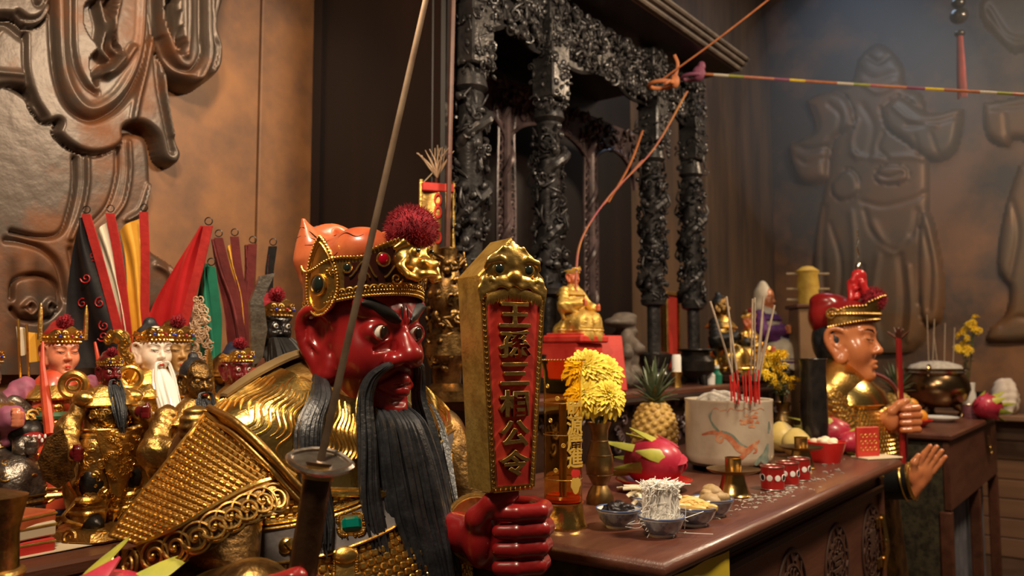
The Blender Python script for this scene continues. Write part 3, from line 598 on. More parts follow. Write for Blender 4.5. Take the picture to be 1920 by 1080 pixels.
link('bamboo_rod', M().tube([(-.115, .0, .0), (-.10, -.01, 1.0), (-.085, -.02, 2.0)], .008, 8), 'stick_brown', SH)
def screen(seed, z0=.10, z1=1.16, w=.055):
    rs = random.Random(seed); b = M(); zz = np.linspace(z0, z1, 40); wd_ = w * (.75 + .35 * np.sin((zz - z0) / (z1 - z0) * math.pi) + .8 * np.clip((zz - z1 + .18) / .18, 0, 1) ** 2)
    for s in (-1, 1): b.tube(np.stack([s * wd_, 0 * zz, zz], 1), .007, 6)
    for z in np.arange(z0 + .02, z1, .036):
        for s in (-1, 1): b.torus((s * w * .72, 0, z), rs.uniform(.011, .017), .0045, R=rotm(math.pi / 2, 0, 0), n=10, k=5)
    return b
def spiral_post(seed, z0=.0, z1=1.12, r=.026):
    b = M(); t = np.linspace(0, 1, 100); a = t * 2 * math.pi * 4.5 + seed; z = z0 + t * (z1 - z0)
    b.tube(np.stack([0 * t, 0 * t, z], 1), r * .8, 10); b.tube(np.stack([np.cos(a) * r * .75, np.sin(a) * r * .75, z], 1), r * (.55 + .12 * np.sin(t * 40)), 8); return b
for i, (x, y) in enumerate(((.02, .22), (.64, .35), (1.28, .35))):
    s_ = link('arch_screen', screen(i), 'shrine_inner', SH, (x, y, 0)); link('twisted_post', spiral_post(i), 'shrine_inner', s_)
for x0, x1 in ((.02, .64), (.64, 1.28), (1.28, 1.7)):
    b = M(); w = x1 - x0; rs = random.Random(9); t = np.linspace(0, 1, 30); z = .95 + .16 * np.sqrt(np.clip(1 - (2 * t - 1) ** 2, 0, 1))
    b.slab([[(x0 + w * q, 0, zz), (x0 + w * q, 0, 1.24)] for q, zz in zip(t, z)], np.array([0, .012, 0])); b.tube([(x0 + w * q, -.006, zz) for q, zz in zip(t, z)], .008, 6)
    def f(rs): return (rs.uniform(x0, x1), -.006, rs.uniform(1.10, 1.23)), (0, -1, 0)
    blobs(b, 60, rs, f, .009, .02); link('arch', b, 'shrine_inner', SH, (0, .35, 0))
# ------------------------------------------------------------------ the big red-faced statue
def head_sdf(res, fierce=True, long_ear=1.):
    S = SDF((-.125, -.155, -.215), (.125, .105, .15), res)
    S.ell((0, -.015, .03), (.082, .09, .105), 0).ell((0, -.033, -.06), (.067, .064, .080), .035)
    S.cap((0, .0, -.09), (0, .015, -.21), .058, .066, .02)
    S.ell((.046, -.064, -.036), (.030, .030, .036), .03, sym=True).ell((0, -.080, -.116), (.028, .024, .022), .03)
    if fierce:
        S.cap((.010, -.100, .022), (.066, -.078, .047), .013, .011, .016, sym=True).ell((0, -.099, .030), (.013, .010, .018), .012)
        S.cap((0, -.098, .012), (0, -.124, -.030), .0105, .0165, .012).ell((0, -.126, -.036), (.0185, .018, .0155), .01).ell((.021, -.110, -.041), (.0135, .0155, .0125), .008, sym=True)
    else:
        S.cap((.012, -.096, .020), (.058, -.082, .030), .007, .006, .02, sym=True)
        S.cap((0, -.096, .008), (0, -.116, -.032), .008, .012, .012).ell((0, -.116, -.037), (.012, .012, .010), .01).ell((.013, -.106, -.040), (.009, .010, .008), .007, sym=True)
    S.ell((.010, -.120, -.051), (.006, .008, .006), .004, 's', sym=True)
    S.ell((.038, -.116, .004), (.027, .020, .016), .014, 's', sym=True)
    if fierce:
        S.ell((.038, -.087, .002), (.026, .0195, .0205), .006, sym=True)
        tilt = rotm(0, -.22, 0); S.ell((.038, -.106, .0015), (.0195, .014, .0115), .003, 's', R=tilt, sym=True)
        for i in (0, 1): S.cap((.014, -.104, -.012 - .006 * i), (.05, -.093, -.024 - .004 * i), .002, .002, .004, 's', sym=True)
        S.cap((.007, -.113, .034), (.004, -.113, .014), .0025, .002, .005, 's', sym=True).cap((.017, -.111, .018), (.010, -.114, .032), .0025, .002, .004, 's', sym=True)
    else:
        S.ell((.036, -.086, .002), (.022, .015, .015), .008, sym=True); S.cap((.018, -.102, .0), (.055, -.093, .001), .0016, .0016, .003, 's', sym=True)
    lp = 1.42 if fierce else .8
    S.cap((.004, -.104, -.0725), (.026 * lp, -.091, -.081), .0085 * lp, .004, .005, sym=True).cap((0, -.103, -.0895), (.021 * lp, -.093, -.084), .0095 * lp, .004, .005, sym=True)
    S.cap((-.028 * lp, -.101, -.0815), (0, -.1115, -.080), .0022, .003, .003, 's').cap((.028 * lp, -.101, -.0815), (0, -.1115, -.080), .0022, .003, .003, 's')
    S.ell((0, -.106, -.104), (.018, .010, .006), .01, 's')
    # ears
    q = [(.082, -.024, .004), (.092, -.020, .026), (.100, .004, .038), (.104, .028, .030), (.103, .035, .004), (.098, .026, -.024), (.092, .012, -.046), (.090, .002, -.064 * long_ear), (.088, -.012, -.066 * long_ear), (.083, -.018, -.040)]
    for s in (-1, 1): S.chain(spl([(s * (a - .009), b - .010, c) for a, b, c in q], 22), np.interp(np.linspace(0, 1, 22), [0, .2, .5, .75, .9, 1], [.005, .007, .0085, .010, .012, .007]), .006)
    S.ell((.079, -.006, .0), (.007, .026, .032), .008, sym=True).ell((.080, -.013, -.045 * long_ear), (.008, .015, .026), .008, sym=True)
    S.chain([(.085, .012, .018), (.088, .008, -.010), (.084, -.010, -.026)], .005, .004, sym=True).ell((.092, -.012, .0), (.010, .013, .018), .006, 's', sym=True)
    return S
HC = W(668, 628, 1.5); HZ = float(HC[2]); HS = 1.1
big = thing('deity_statue', 'large red-faced statue in gold armour with long black beard, holding a plaque', 'statue', (HC[0], HC[1], 0))
big_head = link('head', head_sdf(.0024).mesh('head'), 'red_lacquer', big, (0, 0, HZ), None, HS)
def eyes(parent, r=.0178, y=-.0870, x=.038, z=.002):
    for s in (-1, 1):
        e = link('eyeball', M().sph((0, 0, 0), r, 24, 16), 'eye_white', parent, (s * x, y, z))
        g = unit((.16, -1, -.02)); link('iris', M().sph((0, 0, 0), (r * .56, r * .56, r * .12), 20, 10, frame(g)), 'iris', e, tuple(g * r * .94))
        link('iris_ring', M().torus((0, 0, 0), r * .56, r * .07, frame(g), 24, 6), mat('iris_brown%d' % s, (.10, .035, .012), .2, coat=.5), e, tuple(g * r * .86))
eyes(big_head)
hb = bvh_of(big_head.data)
def onhead(x, z, off=.0):
    h = hb.ray_cast(Vector((x, -.3, z)), Vector((0, 1, 0)))[0]; return np.array(h) + (0, -off, 0)
for s in (-1, 1):
    b = M(); P = []
    for t in np.linspace(0, 1, 22):
        x = s * (.011 + t * .060); zc = .0205 + .036 * t - .012 * max(0, t - .7) * 3; w = .011 * math.sin(math.pi * min(1, t ** .8 * .93 + .05)) ** .7 + .0006
        row = []
        for q in np.linspace(-1, 1, 7): row.append(onhead(x, zc + q * w, .0028 * (1 - q * q) + .0003))
        P.append(row)
    link('eyebrow', b.slab(P, np.array([0, .004, 0])), 'black_matte', big_head)
for x, zz in ((-.006, .034), (.006, .036)): link('frown_mark', M().tube([onhead(x, zz + d, .0004) for d in np.linspace(-.01, .01, 6)], [.0006, .0014, .0016, .0014, .001, .0004], 6), 'black_matte', big_head)
# lips in a lighter red sit in the head's own mesh; moustache and beard strands
def strands(b, roots, guide, n, spread, r0, r1, seed, wob=.004, pts=26, flat=1.):
    rs = np.random.RandomState(seed); g = [np.asarray(q, float) for q in guide]
    for i in range(n):
        a = rs.uniform(-1, 1); c = rs.uniform(-1, 1); ph = rs.uniform(0, 6.3); L = rs.uniform(.86, 1.0) - .10 * abs(a)
        P = spl(g, pts); t = np.linspace(0, 1, pts); w = np.interp(t, np.linspace(0, 1, len(spread)), [q[0] for q in spread]); d = np.interp(t, np.linspace(0, 1, len(spread)), [q[1] for q in spread])
        P = P + np.stack([a * w, c * d + np.abs(a) ** 2 * w * .35, 0 * t], 1); P[:, 0] += wob * np.sin(t * 9 + ph) * t; P[:, 1] += wob * .5 * np.sin(t * 7 + ph * 2) * t
        m = max(6, int(pts * L)); P = P[:m]; rr = np.interp(np.linspace(0, 1, m), [0, .08, .6, .9, 1], [r0 * .7, r0, r0, (r0 + r1) / 2, r1]) * rs.uniform(.75, 1.2)
        b.tube(P, rr, 6)
beard = M()
strands(beard, 0, [(0, -.092, -.124), (.0, -.120, -.155), (.005, -.140, -.22), (.012, -.160, -.30), (.02, -.182, -.38), (.03, -.196, -.47), (.036, -.196, -.52)], 170, [(.034, .008), (.05, .020), (.062, .024), (.064, .022), (.056, .018), (.042, .014), (.02, .008)], .0050, .0014, 1)
link('beard', beard, 'hair_black', big, (0, 0, HZ))
for s in (-1, 1):
    mo = M(); strands(mo, 0, [(s * .026, -.122, -.050), (s * .042, -.118, -.056), (s * .058, -.104, -.076), (s * .066, -.098, -.115), (s * .076, -.116, -.18), (s * .084, -.134, -.27), (s * .074, -.160, -.37), (s * .060, -.186, -.46)], 34, [(.004, .003), (.007, .005), (.010, .007), (.013, .009), (.018, .010), (.020, .010), (.012, .008)], .0048, .0013, 5 + s, .003, 30)
    link('moustache', mo, 'hair_black', big, (0, 0, HZ))
# crown
CR = link('crown', None or (lambda S: S.mesh('crown'))(SDF((-.13, -.15, .03), (.13, .12, .24), .0028)
    .ell((0, -.012, .085), (.092, .094, .062), 0).ell((0, .005, .125), (.080, .072, .042), .02).ell((.030, -.045, .135), (.05, .05, .036), .012, sym=True)
    .ell((0, .058, .12), (.078, .020, .07), .014).cap((.050, .052, .13), (.066, .058, .188), .030, .004, .016, sym=True).cap((0, -.07, .16), (0, .045, .168), .010, .008, .012, op='s')
    .ell((0, -.015, .03), (.080, .088, .10), .004, 's')), 'orange_lacquer', big, (0, 0, HZ), None, HS)
cb = bvh_of(CR.data)
for i in range(11):                                               # painted dark flame lines on the cap
    rs = random.Random(40 + i); az = rs.uniform(-2.9, -1.0); el = rs.uniform(.30, .95); P = []
    for t in np.linspace(0, 1, 12):
        d = Vector((math.sin(az + t * .5) * math.cos(el + .06 * math.sin(t * 6)), -math.cos(az + t * .5) * math.cos(el + .06 * math.sin(t * 6)), math.sin(el + .06 * math.sin(t * 6)))); h = cb.ray_cast(Vector((0, -.01, .10)) + d * .4, -d)[0]
        if h: P.append(np.array(h))
    if len(P) > 4: link('painted_line', M().tube(P, np.interp(np.linspace(0, 1, len(P)), [0, .4, 1], [.0004, .0013, .0004]), 5), 'black_matte', CR)
def crown_pt(th, z, off=0.):                                      # th=0 front, + towards +x
    fr = max(0, math.cos(th)); lean = .30 * max(0, z - .06) * fr ** 1.5; a, bb = .090 + off + .06 * max(0, z - .06), .094 + off + lean
    return np.array([math.sin(th) * a, -.015 - math.cos(th) * bb, z])
def band_lo(th): return .062 - .030 * (1 - math.cos(th)) / 1.6
def band_hi(th): c = math.cos(th); return .112 + .040 * max(0, c) ** 3 - .010 * (1 - abs(c)) + .008 * math.cos(th * 5) * (c < .75)
ths = np.linspace(-2.35, 2.35, 120); b = M()
P0 = np.array([[crown_pt(t, band_lo(t) + (band_hi(t) - band_lo(t)) * q, .004) for q in np.linspace(0, 1, 8)] for t in ths]); P1 = np.array([[crown_pt(t, band_lo(t) + (band_hi(t) - band_lo(t)) * q, .0005) for q in np.linspace(0, 1, 8)] for t in ths])
b.slab(P0, P1 - P0); band = link('crown_band', b.mesh('crown_band', 60), 'gold_old', CR)
b = M(); P0 = np.array([[crown_pt(t, band_lo(t) + .018 + (band_hi(t) - .008 - band_lo(t) - .018) * q, .0052) for q in np.linspace(0, 1, 6)] for t in np.linspace(-1.05, 1.05, 50)]); b.slab(P0, np.array([0, .002, 0])); link('dark_inlay', b, mat('dark_inlay', (.035, .008, .006), .25, 0, coat=.4), band)
b = M()
for fn, n in ((band_lo, 105), (band_hi, 100)):
    for t in np.linspace(-2.35, 2.35, n): b.sph(crown_pt(t, fn(t), .0055), .0028, 7, 5)
for t in np.linspace(-2.3, 2.3, 95): b.sph(crown_pt(t, band_lo(t) + .007, .006), .0016, 6, 4)
link('pearl_edging', b, 'gold', band, stuff=True)
b = M()
for t in np.arange(-2.1, 2.15, .125):
    n_ = unit(crown_pt(t, .09, .1) - crown_pt(t, .09, 0)); b.torus(crown_pt(t, band_lo(t) + .010, .005), .0062, .0016, frame(n_), 12, 5, math.pi, 0); b.sph(crown_pt(t, band_lo(t) + .012, .005), .0018, 6, 4)
for t, s in ((-.78, 1), (-.27, -1), (.27, 1), (.78, -1)):
    n_ = unit(crown_pt(t, .09, .1) - crown_pt(t, .09, 0)); b.spiral(crown_pt(t, .085, .006), .010, .0018, 1.4, frame(n_), sgn=s); b.tube([crown_pt(t + q * .20, .098 + .012 * math.cos(q * 3.1), .006) for q in np.linspace(-1, 1, 14)], .0018, 5)
for t in (-1.35, -1.25, 1.3): b.sph(crown_pt(t, .095, .005), .004, 8, 6); b.torus(crown_pt(t, .095, .005), .0065, .0012, frame(unit(crown_pt(t, .09, .1) - crown_pt(t, .09, 0))), 14, 5)
link('filigree', b, 'gold', band, stuff=True)
for t, z, r, m_ in ((-.52, .113, .0085, 'gem_red'), (.52, .113, .0085, 'gem_red'), (-1.02, .100, .006, 'gem_dark'), (.27, .100, .0065, 'gem_red')):
    n_ = unit(crown_pt(t, z, .1) - crown_pt(t, z, 0)); g = link('gem', M().sph(crown_pt(t, z, .006), (r, r * 1.15, r * .55), 16, 10, frame(n_)), m_, band); link('gem_setting', M().torus(crown_pt(t, z, .006), r * 1.15, .0018, frame(n_), 20, 6), 'gold', g)
for s in (-1, 1):                                                 # leaf-shaped side plates with a dark stone
    b = M(); t0 = s * 1.50; n_ = unit(crown_pt(t0, .08, .1) - crown_pt(t0, .08, 0)); e1 = unit(np.cross((0, 0, 1), n_)); P = []; O = []
    for k in range(40):
        a = k / 40 * 2 * math.pi; x = .034 * math.cos(a); z = .050 * math.sin(a) * (1 + .45 * max(0, math.sin(a)) * (1 - abs(math.cos(a)))); q = crown_pt(t0, .078, .007) + e1 * (x + .010 * s * max(0, math.sin(a)) * 0) + np.array([0, 0, z]) + n_ * (-.25 * x * x / .04); O.append(q); P.append(q)
    O = np.array(O); c0 = O.mean(0) + n_ * .004
    b.grid(np.stack([O - n_ * .006, O, c0 + (O - c0) * .86 - n_ * .001, c0 + (O - c0) * .5 + n_ * .001, c0 + (O - c0) * .02], 0), cv=True); pl = link('side_plate', b.mesh('side_plate', 60), 'gold', band)
    b = M()
    for k in range(64): i = k / 64 * 40; j = int(i); q = O[j] * (1 - i + j) + O[(j + 1) % 40] * (i - j); b.sph(q + n_ * .001, .0024, 6, 4)
    b.tube(c0 + (O - c0) * .86 + n_ * .0, .0016, 6, closed=True); link('pearl_edging', b, 'gold', pl, stuff=True)
    g0 = c0 + np.array([0, 0, -.006]) + n_ * .002; link('gem', M().sph(g0, (.0115, .0145, .007), 18, 12, frame(n_)), 'gem_dark', pl); b = M().torus(g0, .0150, .0024, frame(n_), 24, 6)
    link('gem_setting', b, 'gold', pl)
D = SDF((-.05, -.075, -.045), (.05, .03, .05), .0016)             # little dragon mask on the crown's front
D.ell((0, 0, .004), (.030, .020, .026), 0).ell((0, -.016, -.012), (.017, .016, .012), .008).ell((.010, -.026, -.010), (.006, .006, .005), .003, sym=True).chain([(.012, -.014, .014), (.022, -.012, .020), (.032, -.004, .014)], [.005, .005, .003], .004, sym=True)
D.chain([(.022, -.010, .0), (.032, -.008, -.010), (.026, -.014, -.024), (.014, -.016, -.028)], .0042, .003, sym=True).chain([(0, -.012, .02), (0, -.004, .034), (0, .012, .036)], [.009, .008, .006], .006).chain([(.008, -.020, -.024), (.016, -.016, -.020)], .005, .003, sym=True).ell((0, -.024, -.024), (.013, .006, .004), .004).ell((.012, -.018, .006), (.006, .006, .006), .002, sym=True)
dm = link('dragon_mask', D.mesh('dragon_mask'), 'gold', CR, tuple(crown_pt(0, .112, .002)), (-.25, 0, 0), 1.25)
for s in (-1, 1): link('mask_eye', M().sph((s * .012, -.023, .0065), .0033, 10, 8), 'gem_dark', dm)
PC = np.array([0, -.124, .164]); b = M(); rs = np.random.RandomState(4); core = M().sph(PC, (.040, .040, .034), 20, 14)
for i in range(2600):
    d = unit(rs.normal(size=3)); p = PC + d * (.036, .036, .031); L = rs.uniform(.008, .014); e = unit(d + rs.normal(size=3) * .45); q = unit(np.cross(e, rs.normal(size=3))) * .0009; b.add([p + q, p - q, p + np.cross(e, q), p + e * L], [(0, 1, 3), (1, 2, 3), (2, 0, 3)])
pm_ = link('pompom', core, 'pompom', CR); link('pompom_fibres', b.mesh('pompom_fibres', 0), 'pompom', pm_, stuff=True)
# torso
S = SDF((-.37, -.26, -.64), (.37, .28, -.02), .0052)
S.ell((0, .055, -.24), (.245, .16, .19), 0).ell((0, .0, -.44), (.225, .195, .21), .08).cap((.07, .052, -.125), (.225, .05, -.190), .072, .062, .05, sym=True).ell((0, .0, -.15), (.088, .085, .05), .03).ell((0, .02, -.60), (.26, .22, .12), .05)
torso = link('torso_armour', S.mesh('torso_armour'), 'gold_old', big, (0, 0, HZ)); tb = bvh_of(torso.data)
def onto(az, z, off=0., o=(0, .03)):                              # a point on the torso's front at an azimuth and height
    d = Vector((math.sin(az), -math.cos(az), 0)); h = tb.ray_cast(Vector((o[0], o[1], z)) + d * .6, -d); return (np.array(h[0]) + np.array(h[1]) * off, np.array(h[1]))
def onto_e(az, el, off=0.):
    d = Vector((math.sin(az) * math.cos(el), -math.cos(az) * math.cos(el), math.sin(el))); h = tb.ray_cast(Vector((0, .02, -.27)) + d * .6, -d); return (np.array(h[0]) + np.array(h[1]) * off, np.array(h[1]))
def seen(u, v, off):                                              # where the sight line through a photo point meets the torso, lifted a little
    d = ray(u, v); n_ = unit(d); h = tb.ray_cast(Vector(CAM - HC), Vector(n_))[0]; return (np.array(h) - n_ * off) if h else None
for s, gp, n in ((-1, [(606, 742), (590, 792), (588, 850), (598, 920), (610, 985), (612, 1060)], 60), (1, [(822, 800), (846, 880), (862, 960), (872, 1050)], 14)):
    g = [np.array([s * .092, -.012, -.070])] + [q for q in (seen(u, v, .022) for u, v in gp) if q is not None]
    lo = M(); strands(lo, 0, g, n, [(.008, .005), (.017, .012), (.021, .014), (.020, .012), (.018, .012), (.010, .006)] if s < 0 else [(.006, .004), (.006, .004), (.008, .005), (.004, .004)], .0050, .0014, 9 + s, .004, 34)
    link('side_lock', lo, 'hair_black', big, (0, 0, HZ))
# gold mantle over chest and shoulders with engraved wavy hair
azs = np.linspace(-2.6, 2.6, 110); els = np.linspace(.10, 1.05, 26)
def mantle_el(az, q): lo = .12 - .10 * max(0, math.cos(az)) ** 2 + .05 * (abs(az) > 1.2); return lo + q * (1.0 - lo)
P0 = np.array([[onto_e(a, mantle_el(a, q), .007)[0] for q in np.linspace(0, 1, 22)] for a in azs]); P1 = np.array([[onto_e(a, mantle_el(a, q), -.002)[0] for q in np.linspace(0, 1, 22)] for a in azs])
b = M(); b.slab(P0, P1 - P0); mantle = link('mantle', b.mesh('mantle', 60), 'gold_bright', big, (0, 0, HZ))
b = M(); rs = random.Random(12)
for i in range(105):
    a0 = -2.5 + 4.6 * i / 104 + rs.uniform(-.006, .006); q1 = rs.uniform(.12, .5); q0 = rs.uniform(.80, .95); ph = 1.5 * math.sin(a0 * 3) + rs.uniform(-.15, .15)
    P = [onto_e(a0 + .040 * math.sin((q0 + (q1 - q0) * t) * 19 + 1.2 * math.sin(a0 * 2)) * (.35 + .65 * t), mantle_el(a0, q0 + (q1 - q0) * t), .0075)[0] for t in np.linspace(0, 1, 26)]
    b.tube(P, np.interp(np.linspace(0, 1, 26), [0, .2, .85, 1], [.0012, .0024, .0026, .0008]), 5)
link('engraved_hair', b, 'gold', mantle)
b = M(); b.tube([onto_e(a, mantle_el(a, .0), .009)[0] for a in azs], .0058, 8); b.tube([onto_e(a, mantle_el(a, .05), .008)[0] for a in azs], .0026, 6); link('mantle_edge', b, 'gold', mantle)
cp = M(); P0 = np.array([[onto_e(a, .62 + q * .62, .010 + .004 * math.sin(a * 9))[0] for q in np.linspace(0, 1, 10)] for a in np.linspace(-3.6, -1.75, 30)]); cp.slab(P0, np.array([0, 0, .005])); link('neck_cloth', cp, 'cape_khaki', big, (0, 0, HZ))
b = M(); b.lathe([(.078, -.135), (.082, -.12), (.076, -.105), (.066, -.108), (.064, -.13)], 40, sy=1.02, t=(0, -.005, 0)); b.torus((0, -.005, -.115), .081, .003, n=40); link('collar', b, 'gold_bright', big, (0, 0, HZ))
# belt, mail, jewel
def belt_z(az): return -.272 + .060 * math.sin(az)
def mail(z_of, rows, pitch_z, a0, a1, da, name):
    b = M()
    for r_ in range(rows):
        for k in range(int((a1 - a0) / da)):
            az = a0 + (k + .5 * (r_ % 2)) * da; z = z_of(az) - r_ * pitch_z; p, n_ = onto(az, z, .0012); b.box(p, (da * .215 * .86, pitch_z * .86, .0075), frame(n_), .0022)
    return link(name, b, 'gold', big, (0, 0, HZ), stuff=True)
mail(lambda a: belt_z(a) + .072, 4, .0112, -1.75, 1.2, .060, 'upper_mail'); mail(lambda a: belt_z(a) - .034, 20, .0118, -1.75, 1.3, .062, 'lower_mail')
azb = np.linspace(-1.9, 1.5, 70); P0 = np.array([[onto(a, belt_z(a) + q, .010)[0] for q in np.linspace(-.027, .024, 7)] for a in azb]); P1 = np.array([[onto(a, belt_z(a) + q, .0)[0] for q in np.linspace(-.027, .024, 7)] for a in azb]); b = M(); b.slab(P0, P1 - P0); belt = link('belt', b.mesh('belt', 60), 'belt_grey', big, (0, 0, HZ))
b = M()
for q in (-.028, .025): b.tube([onto(a, belt_z(a) + q, .010)[0] for a in azb], .0028, 6)
for q in (.034,): b.tube([onto(a, belt_z(a) + q, .004)[0] for a in azb], .0045, 8)
link('belt_edging', b, 'gold', belt)
b = M(); rs = random.Random(2)
for i in range(46): a = -1.6 + 2.8 * rs.random(); p, n_ = onto(a, belt_z(a) + rs.uniform(-.019, .017), .0102); b.sph(p, .0016, 6, 4)
link('belt_studs', b, 'iron_black', belt, stuff=True)
a = -.66; p, n_ = onto(a, belt_z(a) + .004, .013); FJ = frame(n_); jw = link('jewel', M().box(p, (.030, .022, .014), FJ, .005), 'gem_green', belt); b = M()
for t in np.linspace(0, 2 * math.pi, 30)[:-1]: b.sph(p + FJ @ np.array([.021 * np.sign(math.cos(t)) * abs(math.cos(t)) ** .5, .017 * np.sign(math.sin(t)) * abs(math.sin(t)) ** .5, -.003]), .003, 7, 5)
b.box(p - n_ * .004, (.042, .034, .008), FJ, .005); link('jewel_setting', b, 'gold_old', jw)
a = -1.12; p, n_ = onto(a, belt_z(a) - .004, .010); b = M().sph(p, (.012, .013, .007), 12, 8, frame(n_)); b.tube(spl([p + frame(n_) @ np.array(q) for q in ((.004, .006, .002), (.014, -.004, .003), (.024, -.004, .002), (.028, .004, .001))], 12), np.linspace(.009, .002, 12), 8); link('comma_boss', b, 'gold', belt)
for a in (-.70, -1.6):
    b = M(); P0 = np.array([[onto(a + da, z, .006)[0] for da in np.linspace(-.07, .07, 5)] for z in np.linspace(belt_z(a) - .03, -.56, 16)]); b.slab(P0, np.array([0, .006, 0]))
    for da in (-.075, .075):
        for z in np.linspace(belt_z(a) - .03, -.56, 34): b.sph(onto(a + da, z, .007)[0], .0032, 7, 5)
    p, n_ = onto(a, belt_z(a) - .036, .009); b.sph(p, (.020, .014, .007), 12, 8, frame(n_)); link('hanging_strap', b, 'gold', big, (0, 0, HZ))
# near sleeve: a flared flap of mail with a scrolled hem
def LW(u, v, d): return W(u, v, d) - np.array([HC[0], HC[1], 0])
Lc = spl([LW(388, 778, 1.27), LW(352, 822, 1.225), LW(300, 888, 1.19), LW(250, 950, 1.165), LW(208, 1008, 1.15)], 40)
Rc = spl([LW(552, 898, 1.205), LW(490, 912, 1.155), LW(420, 945, 1.12), LW(345, 988, 1.10), LW(262, 1022, 1.11)], 40)
toc = -np.array([_h[0], _h[1], -.25])
def sl(t, u):                                                     # u 0 outer silhouette .. 1 hem
    i = t * 39; j = min(int(i), 38); q = i - j; L = Lc[j] * (1 - q) + Lc[j + 1] * q; R = Rc[j] * (1 - q) + Rc[j + 1] * q
    m = (L + R) / 2 + toc * np.linalg.norm(R - L) * .16; return (1 - u) ** 2 * L + 2 * u * (1 - u) * m + u * u * R
def sl_n(t, u): e = 1e-3; a = sl(min(t + e, 1), u) - sl(t - e if t + e > 1 else t, u); b_ = sl(t, u + e) - sl(t, u); n_ = unit(np.cross(a, b_)); return n_ if n_ @ toc > 0 else -n_
tt = np.linspace(0, 1, 40); b = M()
P = np.array([[sl(t, max(u, 0)) + (0 if u >= 0 else -toc * abs(u) * .30 * np.linalg.norm(Rc[0] - Lc[0])) for u in (-.5, -.3, -.15, -.05, .0, .03, .1, .2, .3, .4, .5, .6, .7, .8, .9, 1.0)] for t in tt])
b.slab(P, -toc * .010); sleeve = link('sleeve_flap', b.mesh('sleeve_flap', 60), 'gold_old', big)
b = M(); nr = 21
for r_ in range(nr):
    t = .035 + .93 * r_ / (nr - 1); L = np.linalg.norm(sl(t, 1) - sl(t, 0)) * 1.06; n_b = max(2, int(L / .0125)); off = .5 * (r_ % 2)
    b.tube([sl(t, u) + sl_n(t, u) * .0008 for u in np.linspace(.02, .92, 16)], .0022, 5)
    for k in range(n_b):
        u = (k + .5 + off) / (n_b + .5) * .94
        if u > .93: continue
        n_ = sl_n(t, u); e = unit(sl(t, min(u + .02, 1)) - sl(t, u)); R = np.stack([e, np.cross(n_, e), n_], 1); b.box(sl(min(t + .020, 1), u) + n_ * .002, (.0096, .0062, .007), R, .0022)
link('sleeve_mail', b, 'gold', sleeve, stuff=True)
b = M(); b.tube([sl(t, 0) + sl_n(t, .02) * .002 for t in tt], .004, 6); b.tube([sl(t, .955) + sl_n(t, .95) * .002 for t in tt], .0036, 6); b.tube([sl(0, u) + sl_n(0, u) * .003 for u in np.linspace(0, 1, 20)], .005, 6); link('sleeve_border', b, 'gold', sleeve)
hem = [Rc[int(i)] for i in np.linspace(6, 39, 9)] + [LW(232, 1030, 1.14), LW(212, 1020, 1.17)]
hem = spl(hem, 60); hw = []
for i in range(60): tn = unit(hem[min(i + 1, 59)] - hem[max(i - 1, 0)]); n_ = unit(toc - tn * (toc @ tn)); dn = np.cross(n_, tn); dn = dn if dn[2] < 0 else -dn; hw.append((hem[i], tn, n_, dn))
b = M(); b.slab(np.array([[p + n_ * .0, p + dn * .022 + n_ * .001, p + dn * (.040 + .004 * abs(math.sin(i * .36)))] for i, (p, tn, n_, dn) in enumerate(hw)]), -toc * .006); link('hem_band', b.mesh('hem_band', 60), 'gold_dark', sleeve)
for i in range(10):
    p, tn, n_, dn = hw[int(2 + i * 6.1)]; q = p + dn * .021 + n_ * .004; R = np.stack([tn, np.cross(n_, tn), n_], 1); sc = M().spiral((0, 0, 0), .0175, .0026, 1.35, n=26, k=6, sgn=(1 if i % 2 else 1)); sc.sph((0, 0, .001), .0038, 8, 6); sc.torus((0, 0, -.003), .0200, .0022, n=22, k=5)
    me = sc.mesh('hem_scroll'); 
    o = link('hem_scroll', me, 'gold_old', sleeve); o.matrix_local = Matrix.Translation(Vector(q)) @ Matrix(R.tolist()).to_4x4()
K = SDF((-.05, -.05, -.05), (.05, .05, .05), .003); K.ell((0, 0, 0), (.026, .022, .034), 0).warp(lambda x, y, z: -.0016 * np.cos(z * 500 + 0 * x * y)).ell((.0, -.012, -.022), (.014, .012, .018), .006).ell((.0, -.02, -.002), (.010, .010, .010), .004)
link('shoulder_boss', K.mesh('shoulder_boss'), 'gold_old', big, tuple(LW(368, 800, 1.275)), (0, 0, -.6))
ah = spl([LW(392, 764, 1.27), LW(440, 790, 1.215), LW(500, 845, 1.18), LW(548, 900, 1.185), LW(590, 945, 1.21)], 30); b = M(); b.slab(np.array([[p, p + np.array([0, 0, -.018]) - toc * .002] for p in ah]), -toc * .008); b.tube(ah, .0055, 8); b.tube(ah + np.array([0, 0, -.019]), .0040, 8); link('armhole_band', b.mesh('armhole_band', 60), 'gold_old', big)
